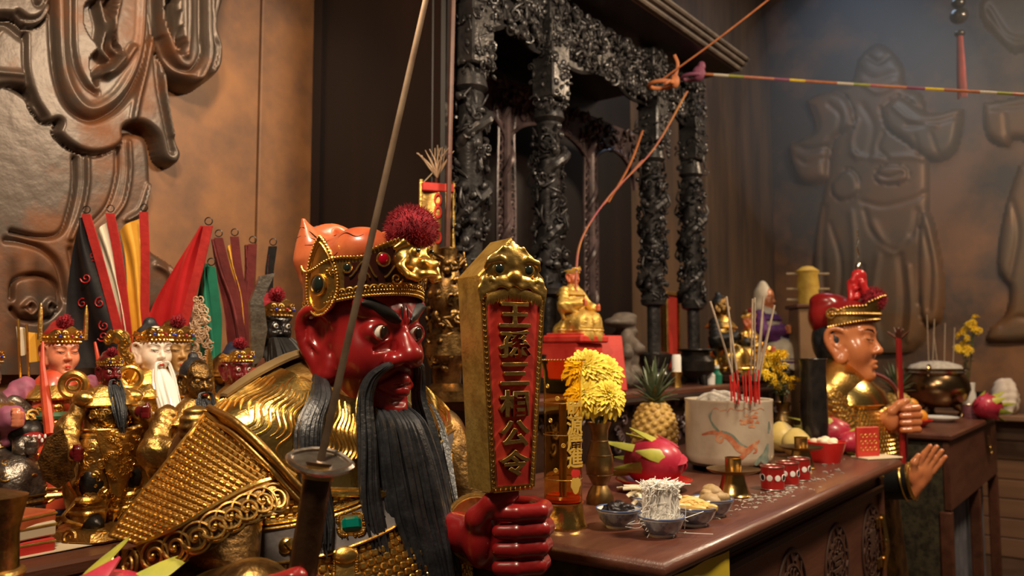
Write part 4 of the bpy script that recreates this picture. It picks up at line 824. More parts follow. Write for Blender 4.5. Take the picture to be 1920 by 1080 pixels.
# under-sleeve and forearms
wrist = W(905, 1000, 1.41); fist = W(948, 998, 1.36)
wl = wrist - HC; rh = W(548, 1180, .99) - HC
S = SDF((-.62, -.36, -.62), (.40, .16, -.14), .007)
S.cap((-.25, .04, -.20), (-.345, -.06, -.42), .075, .080, .03).cap((-.345, -.06, -.42), tuple(rh + np.array([-.02, .05, .03])), .075, .05, .03)
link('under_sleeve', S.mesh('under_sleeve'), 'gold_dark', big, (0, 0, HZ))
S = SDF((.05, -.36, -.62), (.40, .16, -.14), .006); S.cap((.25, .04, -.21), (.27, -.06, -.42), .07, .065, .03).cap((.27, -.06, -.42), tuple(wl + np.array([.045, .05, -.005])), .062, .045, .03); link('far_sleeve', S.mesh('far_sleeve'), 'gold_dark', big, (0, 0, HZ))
b = M(); q = wl + np.array([.02, .03, 0]); dirv = unit(wl - np.array([.27, -.06, -.42])); b.lathe([(.050, -.025), (.056, -.02), (.052, .0), (.058, .018), (.050, .026), (.04, .02)], 28, frame(dirv), q)
for k in range(3): b.torus(q + dirv * (-.02 + .02 * k), .056, .004, frame(dirv), 28, 6)
link('cuff', b, 'gold_old', big, (0, 0, HZ))
def fist_mesh(flip=1, wr=None):
    H = SDF((-.12, -.07, -.10), (.10, .10, .10), .003); f_ = flip
    H.ell((f_ * -.018, .022, -.010), (.046, .030, .058), 0).ell((f_ * -.042, .0, -.014), (.026, .030, .044), .014)
    for i in range(4):
        z = .038 - .0285 * i; q = 1 - .05 * abs(i - 1); H.chain([(f_ * .016, .046, z), (f_ * .050 * q, .030, z), (f_ * .066 * q, .002, z), (f_ * .058 * q, -.028, z), (f_ * .020, -.036, z - .001), (f_ * -.010, -.030, z - .002)], [.014, .0145, .0148, .0145, .0138, .0125], .003)
    H.chain([(f_ * -.050, .006, -.006), (f_ * -.046, -.018, .026), (f_ * -.022, -.028, .052), (f_ * .010, -.024, .066)], [.022, .019, .0165, .0135], .007).ell((f_ * .006, -.036, .067), (.009, .004, .008), .002)
    H.cap((f_ * -.045, .02, -.012), wr if wr is not None else (f_ * -.085, .06, -.012), .032, .034, .016); return H.mesh('hand')
RZ = HEAD - math.pi / 2
link('hand', fist_mesh(1), 'red_lacquer', big, tuple(fist - [HC[0], HC[1], 0]), (0, 0, RZ))
link('hand', fist_mesh(1), 'red_lacquer', big, tuple(rh + [0, 0, HZ]), (0, 0, RZ))
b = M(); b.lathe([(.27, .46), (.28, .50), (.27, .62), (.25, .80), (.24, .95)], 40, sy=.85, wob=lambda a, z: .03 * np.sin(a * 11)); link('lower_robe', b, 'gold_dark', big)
pd = thing('statue_plinth', 'dark wooden block under the large red-faced statue', 'plinth', (HC[0], HC[1], 0)); link('block', M().box((0, 0, .20), (.56, .56, .40), b=.012), 'dark_wood', pd); link('cap_board', M().box((0, 0, .428), (.59, .62, .055), b=.012), 'table_side', pd)

# ------------------------------------------------------------------ plaque held in the fist
pn = unit(-_h * math.cos(.52) + _r * math.sin(.52)); PZ0 = float(W(948, 915, 1.36)[2]); PX = W(940, 915, 1.36); prz = math.atan2(pn[1], pn[0]) + math.pi / 2
pq = thing('command_plaque', 'gold-framed red plaque with six raised gold characters and a lion mask', 'plaque', (PX[0], PX[1], PZ0), prz)
Hh = .345; w0, w1, dp = .040, .062, .040; ap = .410
def pbox(b, k, y0, y1, z0=0.):                                    # five-sided outline inset by k, between depths y0..y1
    o = [(-w0 + k, z0 + k), (w0 - k, z0 + k), (w1 - k, Hh - k * .5), (0, ap - k * 1.25), (-w1 + k, Hh - k * .5)]; b.prism([(x, z) for x, z in o], 0, abs(y1 - y0), np.array([[1, 0, 0], [0, 0, -1], [0, 1, 0]]).T @ np.eye(3) if False else np.array([[1, 0, 0], [0, 0, -1], [0, 1, 0]]), (0, max(y0, y1), 0), b=.004)
b = M(); pbox(b, 0, dp, -dp + .004); link('gold_case', b.mesh('gold_case', 30), 'gold_paint', pq)
b = M(); ins = .010; zf = -dp + .0035
b.add([(-w0 + ins, zf, ins), (w0 - ins, zf, ins), (w1 - ins, zf, Hh - .02), (-w1 + ins, zf, Hh - .02), (-w0 + ins, zf - .0025, ins), (w0 - ins, zf - .0025, ins), (w1 - ins, zf - .0025, Hh - .02), (-w1 + ins, zf - .0025, Hh - .02)], [(0, 3, 2, 1), (4, 5, 6, 7), (0, 1, 5, 4), (1, 2, 6, 5), (2, 3, 7, 6), (3, 0, 4, 7)]); panel = link('red_panel', b.mesh('red_panel', 30), 'red_paint', pq)
b = M()
for (x0, z0, x1, z1) in ((-w0 + .005, .005, -w1 + .005, Hh - .015), (w0 - .005, .005, w1 - .005, Hh - .015), (-w0 + .004, .005, w0 - .004, .005)):
    n = int(math.hypot(x1 - x0, z1 - z0) / .0085); an = math.atan2(z1 - z0, x1 - x0)
    for i in range(n):
        q = (i + .5) / n; c = np.array([x0 + (x1 - x0) * q, -dp + .001, z0 + (z1 - z0) * q]); R = rotm(0, -an, 0)
        b.torus(c, .0030, .0009, R @ rotm(math.pi / 2, 0, math.pi / 4), 4, 4); b.box(c + R @ np.array([0, 0, .0040]), (.0085, .003, .0012), R); b.box(c - R @ np.array([0, 0, .0040]), (.0085, .003, .0012), R)
link('fret_border', b, 'gold', pq)
for i, ch in enumerate('王孫三相公令'):
    z = .279 - i * .0474; sz = .057 - .0012 * i; o = link('character', text_mesh(ch, sz, .0035, .0006), 'gold_dark' if False else 'gold_old', panel, (0, -dp - .002, z), (math.pi / 2, 0, 0), (1.05, .82, 1))
L = SDF((-.075, -.05, -.06), (.075, .03, .07), .0018)
L.ell((0, .008, .012), (.050, .020, .034), 0).cap((0, .004, .028), (0, .008, .050), .018, .008, .02).ell((.027, -.006, .010), (.0125, .010, .0115), .004, sym=True).ell((.027, -.018, .010), (.0095, .010, .0085), .002, 's', sym=True).chain([(.040, -.008, -.004), (.050, -.006, -.010), (.044, -.008, -.018), (.034, -.010, -.012), (.040, -.011, -.008)], .0034, .002, sym=True).chain([(.008, -.012, .026), (.004, -.008, .036), (.010, -.005, .044)], .0036, .003, sym=True).ell((0, -.012, .018), (.007, .008, .010), .004)
L.chain([(.010, -.010, .020), (.026, -.014, .027), (.044, -.008, .022), (.050, .0, .012)], [.004, .0055, .005, .003], .003, sym=True).ell((0, -.014, -.002), (.012, .012, .010), .006).ell((.018, -.010, -.010), (.018, .010, .009), .005, sym=True).chain([(0, -.013, -.011), (.012, -.017, -.018), (.026, -.014, -.014), (.038, -.011, -.022), (.054, -.005, -.030)], .0042, .003, sym=True)
L.chain([(.008, -.006, .036), (.018, -.004, .044), (.026, .0, .036)], .0038, .003, sym=True).ell((.050, .0, -.018), (.010, .010, .018), .005, sym=True).cap((.058, -.002, -.022), (.058, -.004, -.040), .006, .003, .004, sym=True)
lm = link('lion_mask', L.mesh('lion_mask'), 'gold', pq, (0, -dp + .002, Hh + .001), None, (1.02, .46, 1.02)); b = M(); rs = random.Random(8)
for i in range(46): x = -.048 + .096 * i / 45; z0 = -.019 - .012 * (abs(x) / .048) ** 1.5; b.tube(spl([(x, -.012, z0), (x * 1.03, -.014, z0 - .008), (x * 1.05 + rs.uniform(-.001, .001), -.010, z0 - .017 - rs.uniform(0, .004))], 6), [.0018, .0019, .0018, .0016, .0012, .0006], 5)
link('fringe', b, 'gold', lm)
for s in (-1, 1): link('mask_eye', M().sph((s * .027, -.009, .010), .0080, 14, 10), 'gem_dark', lm)
# ------------------------------------------------------------------ sword in front of the statue
sw = thing('upright_sword', 'slim sword held upright in the foreground with dull metal guard', 'sword', (0, 0, 0))
g0 = W(600, 868, 1.02); tp = W(812, -60, 1.16); hd = W(548, 1190, .985); ax = unit(tp - g0)
P = np.stack([g0 + (tp - g0) * t for t in np.linspace(0, 1, 10)]); link('blade', M().tube(P, np.linspace(.0048, .0040, 10), 4, .30, up=tuple(_h)), mat('blade_dull', (.20, .14, .09), .42, .6, (.13, .08, .05), 20), sw)
sr = unit(_r); ov = [(math.cos(a) * .034 * (1 + .16 * abs(math.cos(a)) ** 6), math.sin(a) * .026) for a in np.linspace(0, 2 * math.pi, 40)[:-1]]
R = frame(ax * .80 + unit(-_h) * .55 + np.array([0, 0, .2]), up=tuple(np.cross(ax, _r))); link('guard', M().prism(ov, -.004, .002, R, g0, b=.002).tube([g0 + R @ np.array([x, y, .002]) for x, y in ov], .004, 6, closed=True), 'steel', sw)
P = np.stack([g0 + (hd - g0) * t for t in np.linspace(.0, 1, 12)]); link('grip', M().tube(P, .0175, 14), mat('grip_bronze', (.085, .045, .022), .28, .6, (.05, .022, .01), 20, bump=.3), sw)
link('grip_band', M().tube([g0 + (hd - g0) * t for t in (.02, .10)], .0195, 14), 'gold_old', sw)
# ------------------------------------------------------------------ offerings on the altar table
TZ = 1.0
def at(u, v, z=TZ): return onz(u, v, z)
fc = HEAD - math.pi / 2                                           # turn that faces the camera side (local -Y towards the viewer)
# amber lamp tube
p = at(1056, 988); la = thing('amber_lamp', 'clear amber lamp tube with gold characters on a round gold foot', 'lamp', p, fc)
link('foot', M().lathe([(.001, 0), (.050, 0), (.050, .006), (.047, .012), (.041, .046), (.043, .052), (.001, .052)], 40), 'gold_bright', la)
link('red_base', M().lathe([(.001, .053), (.037, .053), (.038, .060), (.034, .066), (.03, .064), (.001, .062)], 36), 'red_glow', la)
mat('amber_glass', (.985, .78, .33), .03, 0, trans=1., ior=1.12)
link('tube', M().lathe([(.0395, .052), (.0395, .30), (.041, .322), (.048, .343), (.0465, .343), (.0393, .321), (.038, .30), (.038, .052)], 48), 'amber_glass', la)
b = M()
for k in range(44): a = k / 44 * 2 * math.pi; b.sph((math.cos(a) * .0475, math.sin(a) * .0475, .3435), .0018, 6, 4)
for z in (.10, .19, .255): b.torus((0, 0, z), .0398, .0010, n=40, k=4)
link('rim_beads', b, 'gold', la, stuff=True)
link('inner_pipe', M().lathe([(.008, .06), (.008, .25), (.006, .258), (.001, .26)], 16), 'brass_dull', la)
for i, ch in enumerate('財源廣進'):
    a = -math.pi / 2 + .55; z = .240 - i * .033; o = link('character', text_mesh(ch, .040, .0006), 'gold_print', la, (math.cos(a) * .0425, math.sin(a) * .0425, z), (math.pi / 2, 0, a + math.pi / 2))
b = M(); a = -math.pi / 2 + .62; q = np.array([math.cos(a) * .0405, math.sin(a) * .0405, .09]); R = rotm(math.pi / 2, 0, a + math.pi / 2)
b.prism([(math.cos(t) * .013 * (1 - .25 * (math.sin(t) < -.3)), math.sin(t) * .018) for t in np.linspace(0, 6.283, 20)[:-1]], 0, .001, R, q); b.torus(q, .0075, .001, R, 18, 4); link('printed_pot', b, 'gold_print', la)
b = M().prism([(math.cos(t) * .012, math.sin(t) * .010) for t in np.linspace(0, 6.283, 16)[:-1]], 0, .001, R, q + [0, 0, .024]); link('printed_ribbon', b, 'red_plastic', la)
for a, z in ((-2.3, .22), (-2.0, .12), (-1.6, .17), (-2.5, .29), (-1.9, .265)):
    q = (math.cos(a) * .0403, math.sin(a) * .0403, z); link('printed_coin', M().torus(q, .0038, .0011, rotm(math.pi / 2, 0, a + math.pi / 2), 12, 4).box(q, (.003, .001, .003)), 'gold_print', la)
# brass vase and chrysanthemums
def vase(u, v, h, r, label, m='brass_dull'):
    p = at(u, v); o = thing('flower_vase', label, 'vase', p); k = r
    link('body', M().lathe([(.001, 0), (k * .95, 0), (k * .98, .012 * h / .2), (k * .80, .03 * h / .2), (k * .52, .046 * h / .2), (k * .95, h * .38), (k * 1.0, h * .48), (k * .90, h * .6), (k * .58, h * .78), (k * .62, h * .9), (k * .84, h), (k * .78, h), (k * .5, h * .9), (k * .4, h * .75), (.001, h * .7)], 36), m, o)
    link('neck_ring', M().torus((0, 0, h * .77), k * .60, k * .05, n=28), m, o); link('belly_band', M().torus((0, 0, h * .60), k * .91, k * .03, n=32).torus((0, 0, h * .36), k * .93, k * .03, n=32), m, o); return o
def mum_mesh(seed, r, n=150):
    rs = random.Random(seed); b = M()
    for i in range(n):
        t = (i + .5) / n; el = math.radians(82 - 115 * t); az = i * 2.39996 + rs.uniform(-.1, .1); L = r * (.55 + .5 * t) * rs.uniform(.88, 1.08); w = r * .105; d = np.array([math.cos(az) * math.cos(el), math.sin(az) * math.cos(el), math.sin(el)]); s_ = unit(np.cross(d, (0, 0, 1)) + 1e-6); up = np.cross(s_, d)
        rows = []
        for q, ww in ((.18, .4), (.5, .95), (.8, 1.0), (1.0, .35)): c = d * L * q + up * (L * .22 * math.sin(q * 2.6)) + np.array([0, 0, -.10 * L * q * q]); rows.append([c - s_ * w * ww + up * w * .5 * ww, c, c + s_ * w * ww + up * w * .5 * ww])
        b.grid(rows)
    b.sph((0, 0, 0), r * .25, 8, 6); return b
MUMS = [mum_mesh(1, .060, 220).mesh('petals'), mum_mesh(2, .054, 200).mesh('petals')]
def leaf(b, p, d, L, w):
    d = unit(d); s_ = unit(np.cross(d, (0, 0, 1)) + 1e-5); up = np.cross(s_, d); rows = [[p + d * L * q - s_ * w * k + up * L * (.15 * math.sin(q * 3)), p + d * L * q + up * L * (.15 * math.sin(q * 3) - .05), p + d * L * q + s_ * w * k + up * L * (.15 * math.sin(q * 3))] for q, k in ((0, .15), (.25, .8), (.45, .6), (.6, .95), (.8, .5), (1, .05))]; b.slab(rows, np.array(up) * .0006)
pv = at(1125, 944); vase(1125, 944, .192, .034, 'dull brass vase holding yellow chrysanthemums beside the amber lamp')
for i, (u, v, d, lab) in enumerate(((1098, 692, 1.93, 'large yellow chrysanthemum, topmost in the brass vase beside the lamp'), (1136, 744, 1.90, 'yellow chrysanthemum drooping right over the brass vase rim'), (1130, 700, 1.99, 'yellow chrysanthemum behind the topmost bloom'), (1098, 742, 1.90, 'yellow chrysanthemum seen through the amber lamp tube'))):
    q = W(u, v, d); f = thing('chrysanthemum', lab, 'flower', (pv[0], pv[1], TZ + .15), 0, 'chrysanthemums in the brass vase'); l = q - np.array([pv[0], pv[1], TZ + .15])
    me = MUMS[i % 2]; o = link('petals', me, 'flower_pale', f, tuple(l), None, 1.0); o.rotation_euler = Vector(unit(-_h * .75 + np.array([0, 0, .55]) + _r * (.3 if u > 1110 else -.2))).to_track_quat('Z', 'Y').to_euler()
    link('stem', M().tube(spl([(0, 0, 0), l * .5 + (0, 0, .02), l], 10), .0022, 6), 'leaf_green', f)
    for k in range(3): b = M(); rs = random.Random(i * 5 + k); leaf(b, l * (.45 + .15 * k), np.array([rs.uniform(-1, 1), rs.uniform(-1, .3), rs.uniform(-.1, .5)]), .05, .012); link('leaf', b, 'leaf_green', f)
# pineapple
def pineapple(u, v, r, h, label, loc=None):
    p = at(u, v) if loc is None else loc; o = thing('pineapple', label, 'fruit', p); link('body', M().lathe([(.001, 0)] + [(r * math.sin(math.pi * (.12 + .78 * t)) ** .55, h * t) for t in np.linspace(.0, 1, 14)] + [(.001, h)], 24), 'pineapple_skin', o); b = M(); n = 150
    for i in range(n):
        t = (i + .5) / n; z = h * (.02 + .96 * t); rr = r * math.sin(math.pi * (.12 + .78 * t)) ** .55; a = i * 2.39996; d = np.array([math.cos(a), math.sin(a), .0]); q = d * rr + np.array([0, 0, z]); R = frame(d + np.array([0, 0, (t - .45) * .6])); k = r * .16
        b.add(np.array([(0, 0, k * .75)] + [(math.cos(c) * k * .55, math.sin(c) * k * .55, k * .45) for c in np.arange(6) * math.pi / 3] + [(math.cos(c) * k, math.sin(c) * k, -k * .1) for c in np.arange(6) * math.pi / 3]), [(0, 1 + j, 1 + (j + 1) % 6) for j in range(6)] + [(1 + j, 7 + j, 7 + (j + 1) % 6, 1 + (j + 1) % 6) for j in range(6)], R, q)
    link('eyes', b.mesh('eyes', 50), 'pineapple_skin', o, stuff=True); rs = random.Random(6)
    for i in range(34):
        t = i / 34; a = i * 2.39996; el = .35 + 1.1 * t; L = r * (1.0 + .75 * t); d = np.array([math.cos(a) * math.cos(el), math.sin(a) * math.cos(el), math.sin(el)]); s_ = unit(np.cross(d, (0, 0, 1))); up = np.cross(s_, d); base = np.array([math.cos(a) * r * .16, math.sin(a) * r * .16, h * .98 + r * .5 * t]); w = r * .13
        b = M(); b.slab([[base + d * L * q - up * L * .25 * q * q * (1 - t) - s_ * w * k + up * w * .3 * k, base + d * L * q - up * L * .25 * q * q * (1 - t), base + d * L * q - up * L * .25 * q * q * (1 - t) + s_ * w * k + up * w * .3 * k] for q, k in ((0, 1), (.4, .9), (.75, .55), (1, .05))], np.array(up) * .001); link('leaf', b, 'leaf_grey_green', o)
    return o
pineapple(1228, 868, .072, .195, 'ripe pineapple standing between chrysanthemum vase and dragon incense pot')
# dragon fruit
def dragon_fruit(p, r, label, az=math.pi, seed=0):
    o = thing('dragon_fruit', label, 'fruit', p, az); S = SDF((-r * 1.4, -r * 1.2, -.02), (r * 1.6, r * 1.2, r * 2.1), r / 14); S.ell((0, 0, r * .88), (r * 1.12, r * .92, r * .88), 0); link('body', S.mesh('body'), 'dragon_skin', o); rs = random.Random(seed)
    for i in range(17):
        t = i / 16; x0 = -1.0 + 1.85 * t; a = i * 2.39996 + seed; rad = math.sqrt(max(.05, 1 - (x0) ** 2)); base = np.array([x0 * r * 1.08, math.cos(a) * rad * r * .9, r * .88 + math.sin(a) * rad * r * .86]); nn = unit(base - (0, 0, r * .88)); d = unit(np.array([1.0, 0, 0]) * (.75 + .8 * t) + nn * (.42 + .2 * t)); L = r * (.72 + .72 * t ** 1.5); s_ = unit(np.cross(d, nn)); w = r * (.30 - .16 * t)
        rows = [[base + d * L * q - s_ * w * k, base + d * L * q + nn * w * .35 * k, base + d * L * q + s_ * w * k] for q, k in ((-.25, .5), (.0, 1), (.35, .85), (.7, .45), (1, .06))]
        b = M(); b.slab(rows, -nn * r * .04); link('bract', b.mesh('bract', 60), 'dragon_tip' if t > .25 else 'dragon_skin', o)
    return o
pd_ = at(1226, 918); pl = thing('red_plate', 'shallow red plastic plate under the nearer dragon fruit', 'plate', pd_)
link('dish', M().lathe([(.001, .002), (.055, .002), (.06, 0), (.085, .018), (.098, .026), (.099, .029), (.084, .022), (.06, .007), (.001, .006)], 40), 'red_plastic', pl); link('rim', M().torus((0, 0, .0275), .0985, .002, n=40, k=6), 'red_plastic', pl)
dragon_fruit((pd_[0], pd_[1], pd_[2] + .008), .072, 'pink dragon fruit with yellow-green fins on the red plate', fc + math.pi - .5, 1)
# small bowls of food
def bowl(u, v, r, label, cat='bowl'):
    p = at(u, v); o = thing('food_bowl', label, cat, p, 0, 'small porcelain food bowls'); link('outside', M().lathe([(.001, .002), (r * .50, .002), (r * .50, 0), (r * .56, 0), (r * .56, .006), (r * .80, .017), (r * .97, .034), (r, .038), (r * .97, .038), (r * .78, .022), (r * .5, .010), (.001, .009)], 36), 'white_ceramic', o)
    link('blue_band', M().lathe([(r * .60, .0075), (r * .815, .0168), (r * .975, .0325), (r * .995, .0335), (r * .84, .0165), (r * .62, .006)], 36), 'bowl_blue', o); link('rim', M().torus((0, 0, .0382), r * .985, .0016, n=36, k=6), mat('rim_blue', (.10, .16, .34), .25, coat=.5) if 'rim_blue' not in MATS else 'rim_blue', o); return p
def lump_mesh(name, r, seed, wr=.12, f=3.):
    rs = np.random.RandomState(seed); b = M(); b.sph((0, 0, 0), r, 14, 10); V = b.v[0]; d = V / np.linalg.norm(V, axis=1)[:, None]; k = rs.normal(size=(6, 3)) * f; ph = rs.uniform(0, 6, 6); h = sum(np.sin(d @ k[i] + ph[i]) for i in range(6)) / 6; b.v[0] = V * (1 + wr * h)[:, None]; return b.mesh(name, 180)
def heap(name, meshes, n, p, R, z0, size, m, lab, cat, grp, seed, lay=1.):
    rs = random.Random(seed)
    for i in range(n):
        a = i * 2.39996; q = R * math.sqrt((i + .3) / n) * (1 if n > 3 else .8); z = z0 + size * lay * (1 - q / R) * 1.1; o = link(name, meshes[i % len(meshes)], m, None, (p[0] + math.cos(a) * q, p[1] + math.sin(a) * q, p[2] + z), (rs.uniform(-.4, .4), rs.uniform(-.4, .4), rs.uniform(0, 6)), rs.uniform(.85, 1.15)); tag(o, lab, cat, grp)
p = bowl(1160, 988, .0465, 'blue-white bowl of black prunes, leftmost of the small bowls')
heap('prune', [lump_mesh('prune', (.016, .013, .011), i, .3, 6) for i in range(3)], 8, p, .026, .032, .012, 'prune', 'wrinkled black prune heaped in the leftmost bowl', 'fruit', 'prunes in the left bowl', 1)
p = bowl(1240, 1004, .0465, 'blue-white bowl with upright white noodles, nearest the table corner')
nb = thing('noodle_bundle', 'bundle of white glass noodles standing in the front bowl', 'noodles', (p[0], p[1], TZ + .014), fc); b = M(); rs = random.Random(3)
for i in range(420):
    x = rs.uniform(-.031, .031); y = rs.uniform(-.018, .018); w = [(x * .75, y * .7, 0)] + [(x + rs.gauss(0, .003), y + rs.gauss(0, .003), z) for z in (.02, .042, .062)] + [(x * .96 + rs.gauss(0, .005), y + rs.gauss(0, .005), .080 + rs.gauss(0, .004)), (x * .8 + rs.gauss(0, .012), y + rs.gauss(0, .008), .086 + rs.gauss(0, .004))]; b.tube(spl(w, 9), .0011, 4)
for i in range(26):
    x = rs.uniform(-.030, .030); z = rs.uniform(.0, .05); b.tube(spl([(x, -.019, z), (x + rs.gauss(0, .012), -.024, z + rs.uniform(-.012, .02)), (x + rs.gauss(0, .02), -.020, z + rs.uniform(-.02, .02)), (x + rs.gauss(0, .03), -.019, z + rs.uniform(-.03, .01))], 9), .0007, 3)
link('strands', b.mesh('strands', 0), 'noodle', nb, stuff=True); link('core', M().box((0, 0, .041), (.056, .034, .078), b=.010), 'noodle', nb)
p = bowl(1302, 984, .0465, 'blue-white bowl of yellow bean curd sticks beside the noodles')
bs = [M().tube(spl([(-.022, 0, 0), (-.008, .004 * k, .004), (.01, -.003, .003), (.022, .002 * k, 0)], 10), [.005, .0065, .007, .006, .0065, .007, .006, .0062, .0055, .004], 8).mesh('bean_curd_stick') for k in (1, -1)]
heap('bean_curd_stick', bs, 16, p, .030, .034, .014, 'beancurd', 'yellow bean curd stick heaped in the bowl right of the noodles', 'bean curd', 'bean curd sticks', 4)
p = bowl(1336, 967, .0465, 'blue-white bowl of dried mushrooms, rightmost of the small bowls')
heap('dried_mushroom', [lump_mesh('dried_mushroom', (.021, .016, .012), 10 + i, .22, 4) for i in range(3)], 6, p, .026, .036, .018, 'mushroom', 'wrinkled brown dried mushroom piled in the rightmost bowl', 'mushroom', 'dried mushrooms', 5)
p = bowl(1222, 962, .050, 'blue-white bowl of pale vegetable strips behind the noodles')
rd = [M().tube(spl([(-.045, 0, 0), (-.015, .008 * k, .012), (.015, -.004, .012), (.05, .006 * k, -.004)], 12), np.linspace(.008, .0045, 12), 7, .5).mesh('vegetable_strip') for k in (1, -1)]
heap('vegetable_strip', rd, 16, p, .036, .036, .018, 'radish', 'pale dried vegetable strip in the bowl behind the noodles', 'vegetable', 'pale vegetable strips', 6)
p = at(1192, 972); heap('garlic_clove', [lump_mesh('garlic_clove', (.011, .009, .010), 20, .1)], 5, p, .022, .009, .004, 'radish', 'small pale clove lying behind the prunes', 'vegetable', 'pale cloves on the table', 7)
# incense pot with a painted dragon
pc = at(1368, 881); RP = .131; HP = .188; pot = thing('incense_pot', 'round cream porcelain incense pot painted with an orange dragon', 'pot', pc, fc)
for a in (.6, 2.7, 4.7): link('foot', M().lathe([(.02, 0), (.024, .008), (.016, .02)], 14, t=(math.cos(a) * .09, math.sin(a) * .09, 0)), 'dark_wood', pot)
link('stand', M().lathe([(.001, .018), (.118, .018), (.124, .022), (.120, .028), (.001, .028)], 40), 'dark_wood', pot)
link('body', M().lathe([(.001, .028), (RP * .93, .028), (RP * .97, .036), (RP, .05), (RP, HP + .02), (RP * 1.015, HP + .024), (RP * 1.01, HP + .029), (RP * .94, HP + .027), (RP * .93, HP), (.001, HP - .01)], 64), 'pot_ceramic', pot)
S = SDF((-.14, -.14, .14), (.14, .14, .28), .0045); S.ell((-.0, 0, .190), (.121, .121, .030), 0).ell((-.025, -.02, .208), (.06, .06, .034), .03); k = npr.normal(size=(24, 3)) * 90; ph = npr.uniform(0, 6, 24); S.warp(lambda x, y, z: sum(np.sin(x * a + y * c + z * e + f_) for (a, c, e), f_ in zip(k, ph)) * .0011)
link('ash_mound', S.mesh('ash_mound'), 'ash', pot)
pd0 = math.hypot(*(pc[:2])) ; dcam = float((pc - CAM) @ _F)
def wrap(u, v, off=.0008):                                        # photo point -> the pot's curved wall
    q = ray(u, v); o = CAM[:2] - pc[:2]; A = q[0] ** 2 + q[1] ** 2; B = 2 * (o @ q[:2]); C_ = o @ o - (RP + off) ** 2; t = (-B - math.sqrt(max(B * B - 4 * A * C_, 0))) / (2 * A); P = CAM + q * t - pc; c, s_ = math.cos(-fc), math.sin(-fc); return np.array([P[0] * c - P[1] * s_, P[0] * s_ + P[1] * c, P[2]])
def ribbon(pts, w, m, name='painted_stroke'):
    pts = spl(pts, 24); ww = .72 * np.interp(np.linspace(0, 1, 24), np.linspace(0, 1, len(w)), w); tg = np.gradient(pts, axis=0); nn = np.stack([-tg[:, 1], tg[:, 0]], 1); nn /= np.linalg.norm(nn, axis=1)[:, None] + 1e-9
    b = M(); b.grid([[wrap(*(p_ + n_ * w_ * q)) for q in (-1, 0, 1)] for p_, n_, w_ in zip(pts, nn, ww)]); return link(name, b, m, pot)
ribbon([(1316, 815), (1335, 811), (1358, 814), (1375, 826), (1386, 840), (1400, 846), (1412, 836), (1424, 826)], [2, 5, 8, 10, 10, 9, 6, 2], 'print_orange')
ribbon([(1400, 846), (1392, 856), (1376, 862), (1362, 868)], [7, 6, 4, 1.5], 'print_orange'); ribbon([(1350, 814), (1344, 822), (1352, 828), (1358, 818)], [4, 5, 4, 2], 'print_orange'); ribbon([(1416, 834), (1418, 846), (1412, 850)], [4, 3, 1], 'print_orange')
ribbon([(1352, 808), (1372, 816), (1388, 832), (1402, 838)], [2, 3, 3, 1], 'print_green')
for k in range(6): ribbon([(1348, 809), (1338 - k * 1.2, 800 - k * 2.5), (1330 - k * 2.5 + k * k * .7, 784 - k * 3)], [2.5, 2, .6], 'print_green')
for du, dv, r_ in ((0, 0, 9), (10, -8, 7), (-10, 4, 6), (6, 10, 6), (16, 2, 4), (-4, -10, 4), (14, -16, 3), (-14, -2, 3)): ribbon([(1404 + du - r_, 791 + dv), (1404 + du, 789 + dv), (1404 + du + r_, 791 + dv)], [r_ * .4, r_ * .8, r_ * .4], 'print_orange')
for u0, v0, u1, v1, w in ((1442, 790, 1441, 812, 3), (1440, 832, 1430, 868, 7), (1432, 850, 1416, 872, 6), (1438, 852, 1434, 872, 6)): ribbon([(u0, v0), ((u0 + u1) / 2 + 1, (v0 + v1) / 2), (u1, v1)], [w * .4, w, w * .6], 'print_green')
for k in range(7): ribbon([(1335 + k * 14, 768 + (k % 3) * 3), (1342 + k * 14, 765 + (k % 2) * 4), (1349 + k * 14, 769)], [.5, 1.2, .5], 'print_orange')
dm_ = dcam
def stick(base_uv, top_uv, d, red=.30, name='incense_stick', lab='', grp='', bend=0.):
    a = W(*base_uv, d); t = W(*top_uv, d); o = thing(name, lab, 'incense', tuple(a), 0, grp); v = t - a; P = spl([v * q * 1.14 - v * .14 + _r * bend * q * q for q in (0, .3, .6, 1)], 10); i = 2
    link('red_end', M().tube(P[:i + 1], .0026, 6), 'incense_red', o); link('stick', M().tube(P[i:], .0030, 6), 'incense_stick', o)
for i, (b_, t_, dd, bd) in enumerate((((1380, 725), (1338, 565), 2.46, -.01), ((1386, 728), (1362, 556), 2.44, 0), ((1374, 726), (1368, 600), 2.48, 0), ((1408, 728), (1411, 560), 2.44, 0), ((1414, 730), (1415, 558), 2.46, 0), ((1416, 730), (1432, 556), 2.42, 0), ((1420, 730), (1446, 572), 2.44, .01), ((1412, 732), (1452, 575), 2.46, 0), ((1422, 728), (1430, 580), 2.48, 0))):
    stick(b_, t_, dd, lab=('grey incense stick leaning left in the dragon-painted pot' if i < 3 else 'grey incense stick at the right side of the dragon-painted pot'), grp='incense sticks in the dragon pot', bend=bd)
for i, u in enumerate((1372, 1378, 1384, 1396, 1400, 1406, 1410, 1418, 1424)):
    a = W(u, 752 + (i % 3) * 3, 2.40 + .01 * (i % 4)); tag(link('incense_stub', M().tube([(0, 0, 0), (.004 * ((i % 3) - 1), .002, .075 + .012 * (i % 3))], .0024, 6), 'incense_red', None, tuple(a)), 'burnt-down red incense stub stuck in the dragon pot ash', 'incense', 'red stubs in the dragon pot')
